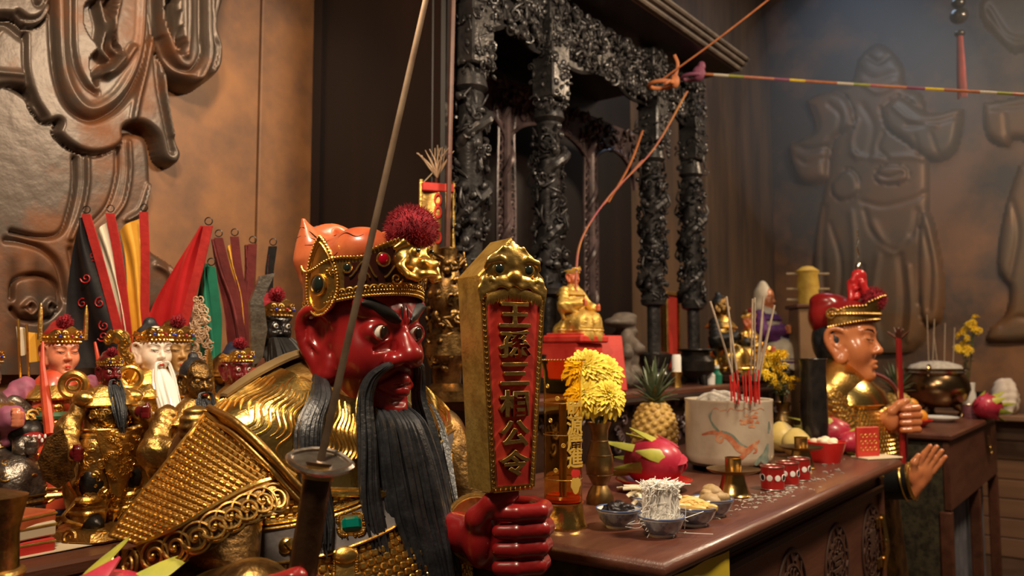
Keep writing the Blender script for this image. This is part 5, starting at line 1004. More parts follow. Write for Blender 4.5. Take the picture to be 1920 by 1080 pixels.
# brass candle holders, tins
def candle_holder(u, v, s, label):
    o = thing('candle_holder', label, 'candle holder', at(u, v), 0, None, s); link('foot', M().lathe([(.001, 0), (.042, 0), (.044, .004), (.038, .010), (.030, .04), (.027, .056), (.001, .056)], 32), 'brass', o)
    link('drip_pan', M().lathe([(.001, .055), (.030, .055), (.056, .060), (.066, .066), (.0665, .068), (.055, .0635), (.020, .060), (.001, .060)], 40), 'brass_dull', o); link('socket', M().lathe([(.020, .060), (.020, .094), (.0215, .096), (.0185, .096), (.018, .066), (.001, .066)], 24), 'brass', o)
candle_holder(1376, 930, 1.0, 'brass candle holder with wide drip pan beside the dried mushrooms'); candle_holder(1503, 878, 1.0, 'dull brass candle holder in front of the pale pomelos')
TL = None
for u, v, lab in ((1449, 918, 'red printed tin cup, nearest of the three in a row'), (1477, 909, 'red printed tin cup, middle of the three in a row'), (1499, 900, 'red printed tin cup, farthest of the three in a row')):
    o = thing('tin_cup', lab, 'cup', at(u, v), fc, 'red tin cups in a row'); r = .0300; link('can', M().lathe([(.001, .001), (r, .001), (r * 1.02, .003), (r, .006), (r, .058), (r * 1.02, .061), (r * .97, .061), (r * .95, .05), (.001, .05)], 32), 'tin_red', o); link('rim', M().torus((0, 0, .061), r, .0016, n=30, k=6), 'tin_rim', o); link('base_ring', M().torus((0, 0, .003), r, .0014, n=30, k=6), 'tin_rim', o)
    for k in range(9):
        a = -math.pi / 2 + .15 + k * .698; q = (math.cos(a) * r, math.sin(a) * r, .033); link('white_dot' if k % 2 else 'dark_badge', M().lathe([(.001, .0012), (.0075, .0008), (.0078, 0)], 16, frame((math.cos(a), math.sin(a), 0)), q), 'white_ceramic' if k % 2 == 0 else 'black_matte', o)
        if k % 2: link('badge_ring', M().torus(q, .0085, .0010, frame((math.cos(a), math.sin(a), 0)), 16, 5), 'white_ceramic', o)
# fruit and bowls further along
for u, v, r, lab in ((1466, 848, .055, 'pale yellow pomelo leaning behind the dragon pot'), (1494, 858, .050, 'pale yellow pomelo, nearer of the two by the candle holder')):
    p = at(u, v); S = SDF((-.07, -.07, -.02), (.07, .07, .14), .006); S.ell((0, 0, r * .95), (r, r, r * .95), 0).ell((0, 0, r * 1.75), (r * .3, r * .3, r * .22), .02); o = thing('pomelo', lab, 'fruit', p); link('rind', S.mesh('rind'), 'pomelo', o); link('stalk', M().tube([(0, 0, r * 1.9), (0, 0, r * 2.08)], .004, 8), 'leaf_green', o)
p = at(1548, 866); o = thing('red_bowl', 'small red plastic bowl of pale sweets near the red card', 'bowl', p); link('bowl', M().lathe([(.001, 0), (.045, 0), (.062, .05), (.066, .066), (.063, .066), (.055, .05), (.04, .01), (.001, .01)], 32), 'red_plastic', o); link('rim', M().torus((0, 0, .066), .0645, .002, n=32, k=6), 'red_plastic', o)
heap('sweet', [lump_mesh('sweet', (.016, .014, .011), 31, .15)], 9, p, .040, .062, .010, 'radish', 'pale wrapped sweet heaped in the red bowl', 'sweet', 'sweets in the red bowl', 9)
dragon_fruit(at(1556, 845), .070, 'pink dragon fruit behind the red bowl, green fin pointing left', fc + math.pi - .6, 3)
dragon_fruit(at(1596, 851), .045, 'small dark pink dragon fruit next to the red card', fc + .4, 5)
p = at(1640, 858); o = thing('red_card', 'upright red paper card on a cream folder at the table end', 'card', p, fc + .35); link('card', M().box((-.03, 0, .055), (.095, .012, .10), b=.002), 'red_paint', o); link('folder', M().box((0, -.01, .003), (.15, .08, .006), b=.002), 'paper_cream', o)
b = M()
for i in range(4):
    for j in range(3): b.torus((-.058 + i * .019, -.0065, .032 + j * .022), .006, .0009, rotm(math.pi / 2, 0, 0), 10, 4)
link('gold_print', b, 'gold_paint', o, stuff=True)
vase(1470, 838, .17, .040, 'tall dull vase with small yellow flowers behind the dragon pot'); pv2 = at(1470, 838); rs = random.Random(21)
def sprig(u, v, d, base, lab, grp, r=.018):
    q = W(u, v, d); l = q - base; o = thing('yellow_flower_sprig', lab, 'flower', tuple(base), 0, grp); link('stem', M().tube(spl([(0, 0, 0), l * .5 + (0, 0, .015), l], 8), .0018, 5), 'leaf_green', o)
    for k in range(4): c = l + np.array([rs.uniform(-1, 1), rs.uniform(-1, 1), rs.uniform(-1, 1)]) * r * 1.1; ob = link('bloom', SPM, 'flower_yellow', o, tuple(c), (rs.uniform(-1, 1), rs.uniform(-1, 1), 0), r / .018)
    b = M()
    for k in range(3): leaf(b, l * rs.uniform(.4, .85), np.array([rs.uniform(-1, 1), rs.uniform(-1, 1), rs.uniform(-.2, .5)]), .035, .008)
    link('leaves', b, 'leaf_grey_green', o)
SPM = mum_mesh(9, .016, 34).mesh('bloom'); bs2 = np.array([pv2[0], pv2[1], TZ + .15])
for i in range(17): u = rs.uniform(1432, 1494); v = 652 + (u - 1440) * .5 + rs.uniform(-8, 60); sprig(u, v, rs.uniform(2.78, 3.0), bs2, 'cluster of tiny yellow flowers in the vase behind the dragon pot', 'yellow sprigs behind the pot')
p = np.array([2.95, .921, TZ]); o = thing('black_jar', 'tall glossy black jar beside the orange-faced statue', 'jar', p); link('body', M().lathe([(.001, 0), (.044, 0), (.046, .01), (.046, .16), (.043, .28), (.044, .32), (.048, .335), (.044, .335), (.038, .3), (.001, .28)], 36), 'black_lacquer', o); link('rim', M().torus((0, 0, .335), .046, .003, n=36, k=6), 'black_lacquer', o)
fl = M(); rs = random.Random(17)
for i in range(170):
    u = rs.gauss(1460, 60); v = 934 - (u - 1420) * .33 + rs.gauss(0, 10); q = at(u, v)
    if q[1] < .70: continue
    a = rs.uniform(0, 3.14); L = rs.uniform(.004, .018); e = np.array([math.cos(a), math.sin(a), 0]) * L / 2; fl.tube([q - e + (0, 0, .001), q + (0, 0, .002), q + e + (0, 0, .001)], .0011, 4)
o = tag(link('ash_flecks', fl, 'ash'), 'fallen incense ash flecks scattered around the tin cups', 'ash'); o['kind'] = 'stuff'
# ------------------------------------------------------------------ second table
p = at(1757, 779); o = thing('bronze_censer', 'wide polished bronze censer full of ash on the side table', 'censer', p)
link('bowl', M().lathe([(.001, .05), (.10, .05), (.155, .09), (.178, .15), (.172, .20), (.150, .235), (.160, .255), (.176, .262), (.176, .268), (.160, .268), (.140, .24), (.001, .235)], 48), 'bronze', o)
for k in range(3): a = .4 + k * 2.094; link('foot', M().tube(spl([(math.cos(a) * .10, math.sin(a) * .10, .07), (math.cos(a) * .135, math.sin(a) * .135, .035), (math.cos(a) * .13, math.sin(a) * .13, 0)], 8), [.03, .03, .026, .022, .02, .02, .024, .026], 10), 'bronze', o)
for s_ in (-1, 1): link('ear_handle', M().torus((0, 0, 0), .035, .009, rotm(math.pi / 2, 0, 0), 20, 8, math.pi * 1.2, -.6), 'bronze', o, (s_ * .17, 0, .25), (0, 0, 0 if s_ > 0 else math.pi))
link('ash_mound', M().lathe([(.160, .245), (.13, .285), (.07, .305), (.001, .312)], 32, wob=lambda a, z: .03 * np.sin(a * 7 + z * 90)), 'ash', o)
for i, (u0, u1) in enumerate(((1742, 1738), (1748, 1752), (1770, 1772), (1786, 1790), (1760, 1750))): stick((u0, 700), (u1, 590 + 8 * i), 4.70, lab='thin incense stick standing in the bronze censer', grp='incense sticks in the bronze censer')
for i in range(6): a = W(1768 + i * 5, 704 + (i % 2) * 6, 4.68); tag(link('incense_stub', M().tube([(0, 0, 0), (.01, .004, .05 + .02 * (i % 2))], .004, 6), 'incense_red', None, tuple(a)), 'red incense stub in the bronze censer', 'incense', 'red stubs in the bronze censer')
p = at(1716, 800); o = thing('red_dish', 'red dish holding oranges near the statue fist', 'dish', p); link('dish', M().lathe([(.001, 0), (.04, 0), (.075, .028), (.078, .034), (.07, .03), (.04, .008), (.001, .008)], 32), 'red_plastic', o); link('rim', M().torus((0, 0, .034), .077, .003, n=30, k=6), 'red_plastic', o)
for dx, dy, dz, lab in ((-.035, .0, .045, 'orange at the left of the red dish'), (.035, -.01, .045, 'orange at the right of the red dish'), (-.01, .02, .10, 'orange lying on top of the other oranges')):
    S = SDF((-.05, -.05, -.05), (.05, .05, .05), .005); S.ell((0, 0, 0), (.042, .042, .039), 0).ell((0, 0, .042), (.008, .008, .006), .008, 's'); g = thing('orange', lab, 'fruit', (p[0] + dx, p[1] + dy, p[2] + dz), 0, 'oranges in the red dish'); link('peel', S.mesh('peel'), 'orange_fruit', g); link('stalk', M().sph((0, 0, .037), (.005, .005, .003), 8, 5), 'leaf_green', g)
p = at(1758, 790); o = thing('white_plate', 'oval white plate in front of the bronze censer', 'plate', p); link('dish', M().lathe([(.001, 0), (.07, 0), (.10, .02), (.102, .024), (.09, .02), (.001, .012)], 32), 'white_ceramic', o); link('rim', M().torus((0, 0, .023), .101, .002, n=32, k=6), 'white_ceramic', o)
p = at(1822, 783); o = thing('tin_cup', 'purple-pink printed tin cup right of the bronze censer', 'cup', p); link('can', M().lathe([(.001, 0), (.045, 0), (.045, .07), (.042, .07), (.001, .06)], 28), mat('tin_mauve', (.34, .13, .17), .35, .2), o); link('rim', M().torus((0, 0, .07), .045, .002, n=28, k=6), 'tin_rim', o); link('lower_ring', M().torus((0, 0, .02), .0455, .002, n=28, k=6), 'tin_rim', o)
dragon_fruit(at(1853, 786), .075, 'magenta dragon fruit at the far end of the side table', fc + .5, 7)
p = at(1822, 768); o = thing('candle_stump', 'short black candle on a pale pear-shaped stand', 'candle', (5.28, .735, TZ)); link('stand', M().lathe([(.001, 0), (.07, 0), (.075, .03), (.04, .08), (.02, .10), (.001, .10)], 24), 'pomelo', o); link('candle', M().lathe([(.02, .10), (.02, .14), (.001, .14)], 16), 'black_matte', o)
p = at(1876, 760); S = SDF((-.14, -.14, -.02), (.14, .14, .30), .012); S.ell((0, 0, .10), (.10, .08, .12), 0).ell((.03, 0, .17), (.06, .05, .06), .04).ell((-.07, 0, .05), (.05, .05, .06), .04).ell((.07, -.02, .04), (.06, .05, .05), .02).warp(lambda x, y, z: .010 * np.sin(x * 55 + z * 40) * np.sin(z * 70 + y * 50)); tag(link('white_bag', S.mesh('white_bag'), mat('bag_white', (.62, .56, .50), .7, 0, (.5, .44, .38), 8), None, (6.36, .74, .955)), 'crumpled whitish plastic bag at the right end of the side table', 'bag')
pv3 = np.array([5.45, .815, TZ]); o = thing('flower_vase', 'slim vase with yellow flowers behind the bronze censer', 'vase', pv3); link('body', M().lathe([(.001, 0), (.04, 0), (.05, .06), (.03, .14), (.035, .18), (.03, .18), (.001, .12)], 24), 'white_ceramic', o); link('rim', M().torus((0, 0, .18), .0325, .003, n=24, k=6), 'white_ceramic', o)
bs3 = pv3 + (0, 0, .15)
for i in range(8): sprig(rs.uniform(1796, 1828), rs.uniform(600, 655), 4.82, bs3, 'small yellow flower cluster behind the bronze censer', 'yellow sprigs on the side table', .030)
pineapple(0, 0, .07, .17, 'small dark pineapple behind the statue fist on the side table', (4.20, .93, TZ))
# ------------------------------------------------------------------ small deity figures
HEADS = {'fierce': head_sdf(.0045, True).mesh('head'), 'calm': head_sdf(.0040, False).mesh('head')}
def fold(S, n=13, amp=.010, zc=.6): return S.warp(lambda x, y, z: (amp * np.sin(np.arctan2(x, -y + .001) * n + 2.2 * np.sin(z * 9)) * np.clip((zc - z) / zc, 0, 1)))
def robe_seated():
    S = SDF((-.42, -.42, .0), (.42, .24, .80), .0135); S.ell((0, -.02, .48), (.17, .125, .25), 0).ell((0, -.12, .25), (.24, .20, .14), .08).cap((.13, -.22, .27), (.11, -.24, .08), .11, .12, .06, sym=True).ell((0, .02, .14), (.26, .18, .14), .06); fold(S, 15, .012); return S.mesh('robe')
def robe_standing():
    S = SDF((-.34, -.26, .03), (.34, .26, .84), .0125); S.ell((0, 0, .66), (.125, .10, .17), 0).ell((0, -.02, .50), (.14, .125, .10), .06).cap((.055, -.03, .46), (.10, -.04, .10), .105, .075, .06, sym=True).ell((0, .04, .26), (.20, .08, .22), .05); fold(S, 11, .012, .6); return S.mesh('robe')
def sleeves(pose, side):
    S = SDF((-.42, -.40, .15), (.42, .2, .84), .0125)
    for s, (sh, el, ha, r) in [(side, pose[side])]: sg = -1 if s == 'r' else 1; S.cap((sg * sh[0], sh[1], sh[2]), (sg * el[0], el[1], el[2]), .062 if pose is not POSE['stand'] else .048, .066 if pose is not POSE['stand'] else .050, .03).cap((sg * el[0], el[1], el[2]), (sg * ha[0], ha[1], ha[2]), .062 if pose is not POSE['stand'] else .048, r, .03).cap((sg * el[0], el[1], el[2] - .02), (sg * ha[0], ha[1] + .03, ha[2] - .11), .055, .028, .03).cap((sg * el[0] * .97, el[1] + .03, el[2] - .03), (sg * el[0] * .9, el[1] + .02, el[2] - .16), .045, .02, .04)
    return S.warp(lambda x, y, z: .006 * np.sin(x * 60 + z * 75) * np.sin(y * 45 + 1)).mesh('sleeve')
def small_hand():
    H = SDF((-.06, -.09, -.06), (.06, .05, .06), .006); H.ell((0, 0, 0), (.026, .030, .030), 0)
    for i in range(4): z = .022 - .015 * i; H.chain([(.0, -.02, z), (.012, -.044, z), (-.008, -.056, z), (-.022, -.046, z)], .0085, .002)
    H.chain([(-.01, -.01, .02), (-.018, -.034, .036), (-.006, -.048, .038)], .009, .004); return H.mesh('hand')
SEAT, STAND, SHAND = robe_seated(), robe_standing(), small_hand()
POSE = {'seat': {'r': ((.16, 0, .62), (.27, -.06, .45), (.15, -.22, .47), .06), 'l': ((.16, 0, .62), (.27, -.06, .45), (.13, -.22, .42), .06)}, 'stand': {'r': ((.10, 0, .75), (.20, .02, .60), (.22, -.09, .47), .045), 'l': ((.10, 0, .75), (.18, -.06, .62), (.09, -.15, .67), .04)},
        'wide': {'r': ((.16, 0, .62), (.30, -.04, .48), (.29, -.20, .50), .06), 'l': ((.16, 0, .62), (.29, -.06, .46), (.24, -.22, .46), .06)}}
SLV = {(k, s): sleeves(v, s) for k, v in POSE.items() for s in 'rl'}
def dup_mesh(me): m = me.copy(); m.materials.clear(); return m
def hat_parts(o, kind, hz, hs, gold, pom):
    if kind is None: return
    if kind in ('crown', 'band'):
        b = M(); n = 48; P0 = [[(math.sin(a) * (.090 + .012 * q), -.015 - math.cos(a) * (.098 + .022 * q * max(0, math.cos(a))), .050 + q * (.045 + .035 * max(0, math.cos(a)) ** 2 + .008 * math.cos(a * 8))) for q in (0, .5, 1)] for a in np.linspace(0, 2 * math.pi, n)]; b.slab(P0, np.array([0, 0, .002]))
        for a in np.linspace(0, 2 * math.pi, 30)[:-1]: b.sph((math.sin(a) * .094, -.016 - math.cos(a) * .102, .055), .007, 6, 4); b.sph((math.sin(a + .1) * .098, -.016 - math.cos(a + .1) * .108, .080), .008, 6, 4)
        for a in (-.7, -.35, .35, .7): b.spiral((math.sin(a) * .100, -.02 - math.cos(a) * .116, .100), .016, .004, 1.2, frame((math.sin(a), -math.cos(a), 0)), n=12, k=5)
        h = link('headband', b, gold, o, (0, 0, hz), None, hs)
        for a, m_ in ((0, 'gem_red'), (-.55, 'gem_blue'), (.55, 'gem_blue')): link('gem', M().sph((math.sin(a) * .104, -.018 - math.cos(a) * .122, .085), .009, 8, 6), m_, h)
    if kind == 'crown':
        S = SDF((-.12, -.12, .03), (.12, .12, .2), .008); S.ell((0, .0, .08), (.088, .085, .075), 0).ell((0, .02, .14), (.05, .045, .04), .02); link('cap', S.mesh('cap'), pom, o, (0, 0, hz), None, hs)
        b = M(); rs = random.Random(5)
        for i in range(260): d = unit((rs.gauss(0, 1), rs.gauss(0, 1), rs.gauss(0, 1))); q = unit(np.cross(d, (.3, .5, .8))) * .006; c = np.array([0, -.05, .165]); b.add([c + d * .028 + q, c + d * .028 - q, c + d * .028 + np.cross(d, q), c + d * .048], [(0, 1, 3), (1, 2, 3), (2, 0, 3)])
        pp = link('pompom', M().sph((0, -.05, .165), .036, 14, 10), 'pompom', o, (0, 0, hz), None, hs); link('pompom_fibres', b.mesh('fibres', 0), 'pompom', pp, stuff=True)
    if kind == 'band':
        S = SDF((-.11, -.12, -.08), (.11, .14, .2), .008); S.ell((0, .012, .055), (.090, .088, .092), 0).ell((0, .03, .15), (.035, .035, .035), .02).ell((0, -.06, -.02), (.085, .085, .085), .01, 's'); link('hair', S.mesh('hair'), 'hair_black', o, (0, 0, hz), None, hs)
    if kind == 'hair':
        S = SDF((-.11, -.12, -.10), (.11, .14, .22), .008); S.ell((0, .010, .045), (.090, .090, .10), 0).ell((0, .03, .15), (.032, .032, .03), .012).ell((0, -.075, -.02), (.085, .085, .095), .01, 's'); link('hair', S.mesh('hair'), 'hair_black', o, (0, 0, hz), None, hs)
    if kind == 'hood':
        S = SDF((-.14, -.13, -.26), (.14, .16, .24), .009); S.ell((0, .02, .04), (.105, .105, .125), 0).ell((0, .05, -.10), (.12, .09, .13), .05).ell((0, .02, .15), (.05, .05, .06), .04).ell((0, -.085, -.03), (.075, .08, .11), .012, 's'); link('hood', S.mesh('hood'), pom, o, (0, 0, hz), None, hs)
def statuette(label, p, H, skin, robe, trim='gold', hat='crown', beard=None, pose='seat', base='gold_dark', face='calm', slv=None, cap='robe_red', hand=None, yaw=0., orn=70, seed=0, cat='figurine'):
    o = thing('deity_figurine', label, cat, tuple(p), yaw, None, H); rs = random.Random(seed); seat = pose != 'stand'; hz = .80 if seat else .885; hs = .90 if seat else .66
    b = M()
    if seat: b.box((0, -.06, .045), (.62, .56, .09), b=.02); b.box((0, -.06, .10), (.54, .50, .03), b=.01)
    else:
        b.lathe([(.001, 0), (.24, 0), (.26, .02), (.24, .06), (.18, .075), (.001, .08)], 28, wob=lambda a, z: .08 * np.sin(a * 5) + .03 * np.sin(a * 11))
        for k in range(9): a = k * .7; b.spiral((math.cos(a) * .235, math.sin(a) * .235, .035), .045, .012, 1.3, frame((math.cos(a), math.sin(a), .2)), n=14, k=6)
    link('base', b, base, o)
    link('robe', dup_mesh(SEAT if seat else STAND), robe, o); [link('sleeve', dup_mesh(SLV[pose, s_]), slv or robe, o) for s_ in 'rl']
    hd = link('head', dup_mesh(HEADS[face]), skin, o, (0, 0, hz), None, hs)
    if face == 'fierce':
        for s in (-1, 1):
            e = link('eyeball', M().sph((s * .038, -.0870, .002), .0178, 10, 8), 'eye_white', hd); link('iris', M().sph((s * .039, -.1035, .002), (.008, .003, .008), 8, 6), 'iris', e)
    else:
        for s in (-1, 1): link('eyelid_line', M().tube([(s * x, y - .004, z) for x, y, z in ((.016, -.100, .001), (.030, -.104, -.001), (.044, -.100, .0), (.058, -.090, .004))], [.0012, .0026, .0024, .001], 5), 'black_matte', hd)
        link('lips', M().sph((0, -.1075, -.079), (.015, .005, .006), 12, 8), 'red_paint', hd)
    for s in (-1, 1): link('eyebrow', M().tube([(s * x, y - .006, z) for x, y, z in ((.012, -.104, .022), (.030, -.103, .033), (.050, -.093, .036), (.064, -.080, .030))], [.0016, .0042, .0036, .001] if face == 'fierce' else [.001, .0024, .002, .0008], 6, .6), 'black_matte', hd)
    hat_parts(o, hat, hz, hs, trim, cap)
    hm = hand or skin
    for s, k in ((-1, 'r'), (1, 'l')): q = POSE[pose][k][2]; link('hand', dup_mesh(SHAND), hm, o, (s * q[0], q[1] - .03, q[2]), (0, 0, 0), (s * -1.15, 1.15, 1.15))
    if beard:
        b = M(); k = hs; g = [(0, -.095 * k, hz - .105 * k), (0, -.150 * k, hz - .19 * k), (0, -.225 * k, hz - .34 * k), (.01, -.25 * k, hz - .54 * k)]
        strands(b, 0, g, 60, [(.035 * k, .01 * k), (.062 * k, .02 * k), (.058 * k, .02 * k), (.018 * k, .008)], .009 * k, .002, seed, .004, 14); 
        for s in (-1, 1): strands(b, 0, [(s * .012 * k, -.125 * k, hz - .062 * k), (s * .04 * k, -.118 * k, hz - .08 * k), (s * .055 * k, -.155 * k, hz - .18 * k), (s * .055 * k, -.215 * k, hz - .32 * k)], 8, [(.004, .003), (.006, .004), (.006, .004)], .006 * k, .0015, seed + s, .003, 12)
        link('beard', b, beard, o)
    z1 = .655 if seat else .785; b = M(); b.lathe([(.075, z1 + .02), (.15 if seat else .12, z1 - .02), (.20 if seat else .16, z1 - .075), (.19 if seat else .15, z1 - .085), (.13, z1 - .03), (.06, z1 + .0)], 30, sy=.82, wob=lambda a, z: .04 * np.sin(a * 9)); link('collar', b, trim, o)
    b = M(); zb = .38 if seat else .545; rb = .165 if seat else .138; b.torus((0, -.02, zb), rb, .016, np.diag([1, .85, 1]), 30, 7); b.torus((0, -.02, zb + .035), rb, .007, np.diag([1, .85, 1]), 30, 6); b.sph((0, -.02 - rb * .85, zb), (.035, .015, .03), 12, 8); link('belt', b, trim, o)
    b = M(); bv = BVH_SEAT if seat else BVH_STAND
    for i in range(orn):
        az = rs.uniform(-1.5, 1.5); z = rs.uniform(.12, .6 if seat else .72); d = Vector((math.sin(az), -math.cos(az), 0)); h = bv.ray_cast(Vector((0, -.05, z)) + d * .7, -d)
        if h[0]:
            q = np.array(h[0]); R = frame(np.array(h[1]))
            if i % 3: b.spiral(q, rs.uniform(.014, .032), .0055, rs.uniform(.9, 1.5), R @ rotm(0, 0, rs.uniform(0, 6)), n=11, k=5, sgn=rs.choice((-1, 1)))
            else: b.sph(q, (rs.uniform(.01, .022), rs.uniform(.008, .014), .007), 7, 5, R)
    if orn: link('embroidery', b, trim, o, stuff=True)
    b = M(); P = []
    for az in np.linspace(-1.9, 1.9, 40):
        d = Vector((math.sin(az), -math.cos(az), 0)); h = bv.ray_cast(Vector((0, -.05, .15)) + d * .7, -d)[0]
        if h: P.append(np.array(h))
    b.tube(P, .012, 6); b.tube(np.array(P) + (0, 0, .03), .006, 5); link('hem', b, trim, o)
    return o
BVH_SEAT, BVH_STAND = bvh_of(SEAT), bvh_of(STAND)
def tab(u, v, z=1.0): return onz(u, v, z)
LP = lambda u, d, z=1.0: np.array([*W(u, 700, d)[:2], z])
mat('gold_yellow', (.82, .55, .14), .4, .55, (.62, .36, .07), 20, bump=.3)
f1 = statuette('rosy-faced figurine in orange-red robe and gold crown with tasselled sides', LP(110, 1.86), .45, 'skin_rosy', 'robe_orange', 'gold', 'crown', pose='wide', base='cloth_blue', slv='cloth_pink', seed=1, cap='robe_red', orn=110)
for s in (-1, 1): link('side_tassel', M().tube([(s * .125, -.10, .85), (s * .135, -.13, .74), (s * .14, -.19, .60), (s * .14, -.25, .42)], [.006, .012, .022, .024], 8), 'robe_orange', f1); link('hair_pin', M().tube([(s * .11, -.03, .86), (s * .11, -.03, 1.0), (s * .11, -.03, 1.04)], [.012, .010, .002], 8), 'gold', f1)
link('jade_belt', M().torus((0, -.06, .50), .235, .020, np.diag([1, .8, 1]), 40, 8), 'robe_green', f1)
fl_ = thing('back_pennant', 'small yellow and white pennants behind the rosy-faced figurine', 'pennant', LP(60, 1.92))
for u0, u1, v0, v1, m_ in ((30, 46, 612, 664, 'cloth_white'), (46, 76, 622, 676, 'cloth_yellow')):
    c = [W(u0, v0, 1.92), W(u1, v0 + 4, 1.92), W(u1 + 2, v1, 1.92), W(u0 + 6, v1 + 4, 1.92)]; b = M(); b.slab(np.array([[c[0], c[3]], [(c[0] + c[1]) / 2 + _h * .01, (c[2] + c[3]) / 2 + _h * .01], [c[1], c[2]]]) - LP(60, 1.92), _h * .003); link('pennant_cloth', b, m_, fl_); link('pole', M().tube([(W(u0 + 4, v0 - 14, 1.92) - LP(60, 1.92)), (W(u0 + 16, 1000, 1.92) - LP(60, 1.92)) * (1, 1, 0)], .003, 6), 'gold', fl_)
f2 = statuette('standing gold-armoured figurine with dark red face, right in front of white-bearded one', tab(192, 1004), .362, 'skin_dark_red', 'gold_old', 'gold', 'crown', 'hair_black', 'stand', 'gold_old', 'fierce', seed=2, cap='skin_dark_red', orn=190)
link('breast_plate', M().lathe([(.03, .56), (.10, .575), (.126, .65), (.105, .73), (.05, .75)], 26, sy=.95, t=(0, -.02, 0)), 'gold_dark', f2)
for s in (-1, 1):
    link('boot', M().sph((s * .10, -.075, .095), (.055, .10, .05), 12, 8).tube([(s * .10, -.03, .08), (s * .10, -.03, .22)], .058, 12), 'iron_black', f2); link('shoulder_guard', M().sph((s * .135, -.01, .745), (.055, .070, .045), 14, 9), 'gold', f2)
    link('trouser_scales', M().sph((s * .10, -.07, .30), (.07, .06, .09), 12, 8), 'iron_black', f2); link('tasset', M().sph((s * .115, -.075, .22), (.075, .06, .03), 12, 8), 'gold', f2)
b = M(); rs = random.Random(77)
for i in range(60): a = rs.uniform(-1.3, 1.3); z = rs.uniform(.59, .72); r_ = .128 - .5 * abs(z - .655); b.spiral((math.sin(a) * r_, -.02 - math.cos(a) * r_ * .95, z), rs.uniform(.012, .024), .0055, 1.3, frame((math.sin(a), -math.cos(a), 0)) @ rotm(0, 0, rs.uniform(0, 6)), n=12, k=5, sgn=rs.choice((-1, 1)))
link('breast_scrolls', b, 'gold', f2, stuff=True)
b = M(); b.slab([[(x * (1 - .75 * q), -.142 - .02 * math.cos(x * 9), .56 - .34 * q + .05 * abs(x) * 4) for q in np.linspace(0, 1, 8)] for x in np.linspace(-.13, .13, 12)], np.array([0, .012, 0])); link('front_skirt', b, 'gold', f2); b = M()
for i in range(34): q = rs.uniform(.05, .8); x = rs.uniform(-.12, .12); b.spiral((x * (1 - .75 * q), -.158 - .01 * math.cos(x * 9), .56 - .34 * q + .05 * abs(x) * 4), rs.uniform(.010, .020), .004, 1.3, rotm(math.pi / 2, 0, 0) @ rotm(0, 0, rs.uniform(0, 6)), n=11, k=5)
link('skirt_scrolls', b, 'gold_bright', f2, stuff=True)
for s in (-1, 1): link('ribbon', M().tube(spl([(s * .13, -.02, .50), (s * .21, -.02, .34), (s * .17, -.04, .22), (s * .24, -.06, .14), (s * .16, -.10, .09)], 24), np.linspace(.03, .018, 24), 7, .4), 'gold_old', f2)
link('halberd_blade', M().prism([(-.03, 0), (-.10, .05), (-.13, .15), (-.09, .26), (-.02, .30), (.02, .16), (.05, .05)], -.012, .012, rotm(math.pi / 2, 0, 0), (-.26, -.10, .30)), 'gold_dark', f2)
f3 = statuette('white-bearded figurine with pale face, gold cap and gold green robe', LP(283, 1.86), .455, 'skin_white', 'gold', 'gold_bright', 'band', 'white_ceramic', 'seat', 'gold_old', 'calm', seed=3, orn=110)
link('forehead_mark', M().sph((0, -.088, .838), (.008, .004, .010), 8, 6), 'red_paint', f3); link('green_sash', M().torus((0, -.02, .36), .20, .018, np.diag([1, .9, 1]), 34, 7).tube([(-.02, -.33, .34), (-.02, -.36, .12)], .03, 8, .3), 'robe_green', f3)
st = thing('dragon_staff', 'curling gold dragon staff left of the white-bearded figurine', 'staff', LP(222, 1.82)); b = M(); pts = [W(u, v, 1.80) - LP(222, 1.82) for u, v in ((214, 640), (222, 628), (234, 640), (232, 660), (246, 690), (236, 720), (252, 740), (246, 800), (250, 900))] ; b.tube(spl(pts + [np.array([.02, 0, 0])], 60), np.interp(np.linspace(0, 1, 60), [0, .1, .5, 1], [.012, .014, .012, .010]), 9); link('shaft', b, 'gold', st)
b = M(); rs = random.Random(4); sp = spl(pts, 30)
for q in sp[:22]: b.spiral(q + _r * rs.uniform(-.014, .014) - _h * .01, rs.uniform(.008, .014), .003, 1.2, frame(-_h) @ rotm(0, 0, rs.uniform(0, 6)), n=10, k=5)
link('dragon_curls', b, 'gold', st); link('ring', M().torus(W(244, 708, 1.77) - LP(222, 1.82), .022, .006, frame(-_h + _r * .3), 24, 8), 'gold', st)
hp = thing('gold_ring', 'gold hoop on a thin rod in front of the rosy-faced figurine', 'ring', LP(138, 1.78)); c = W(138, 722, 1.76) - LP(138, 1.78); link('hoop', M().torus(c, .024, .008, frame(-_h + _r * .2), 28, 8).torus(c, .012, .003, frame(-_h + _r * .2), 20, 6), 'gold', hp); link('stand_rod', M().tube([c - (0, 0, .03), (0, 0, 0)], .006, 8), 'gold_old', hp)
f4 = statuette('tan-faced goddess figurine with gold tiara behind the white-bearded one', LP(322, 1.965), .455, 'skin_tan', 'silver_old', 'gold_old', 'crown', pose='seat', base='gold_dark', seed=4, cap='gold_dark', orn=60)
f5 = statuette('dark bronze figurine with black hair and beard holding a dark blade', LP(366, 1.70), .375, 'gold_dark', 'gold_old', 'gold_old', 'hair', 'hair_black', 'seat', 'gold_dark', 'calm', seed=5, orn=120)
link('blade', M().prism([(-.02, 0), (.03, 0), (.035, .30), (.05, .52), (.0, .56), (-.03, .3)], -.01, .01, rotm(math.pi / 2, .55, 0), (-.06, -.28, .45)), 'stick_brown', f5)
f6 = statuette('black-faced figurine in black robe with gold crown near the dark post', LP(505, 2.08), .53, 'black_lacquer', 'black_matte', 'gold_old', 'crown', None, 'seat', 'dark_wood', 'fierce', seed=6, cap='pompom', orn=30)
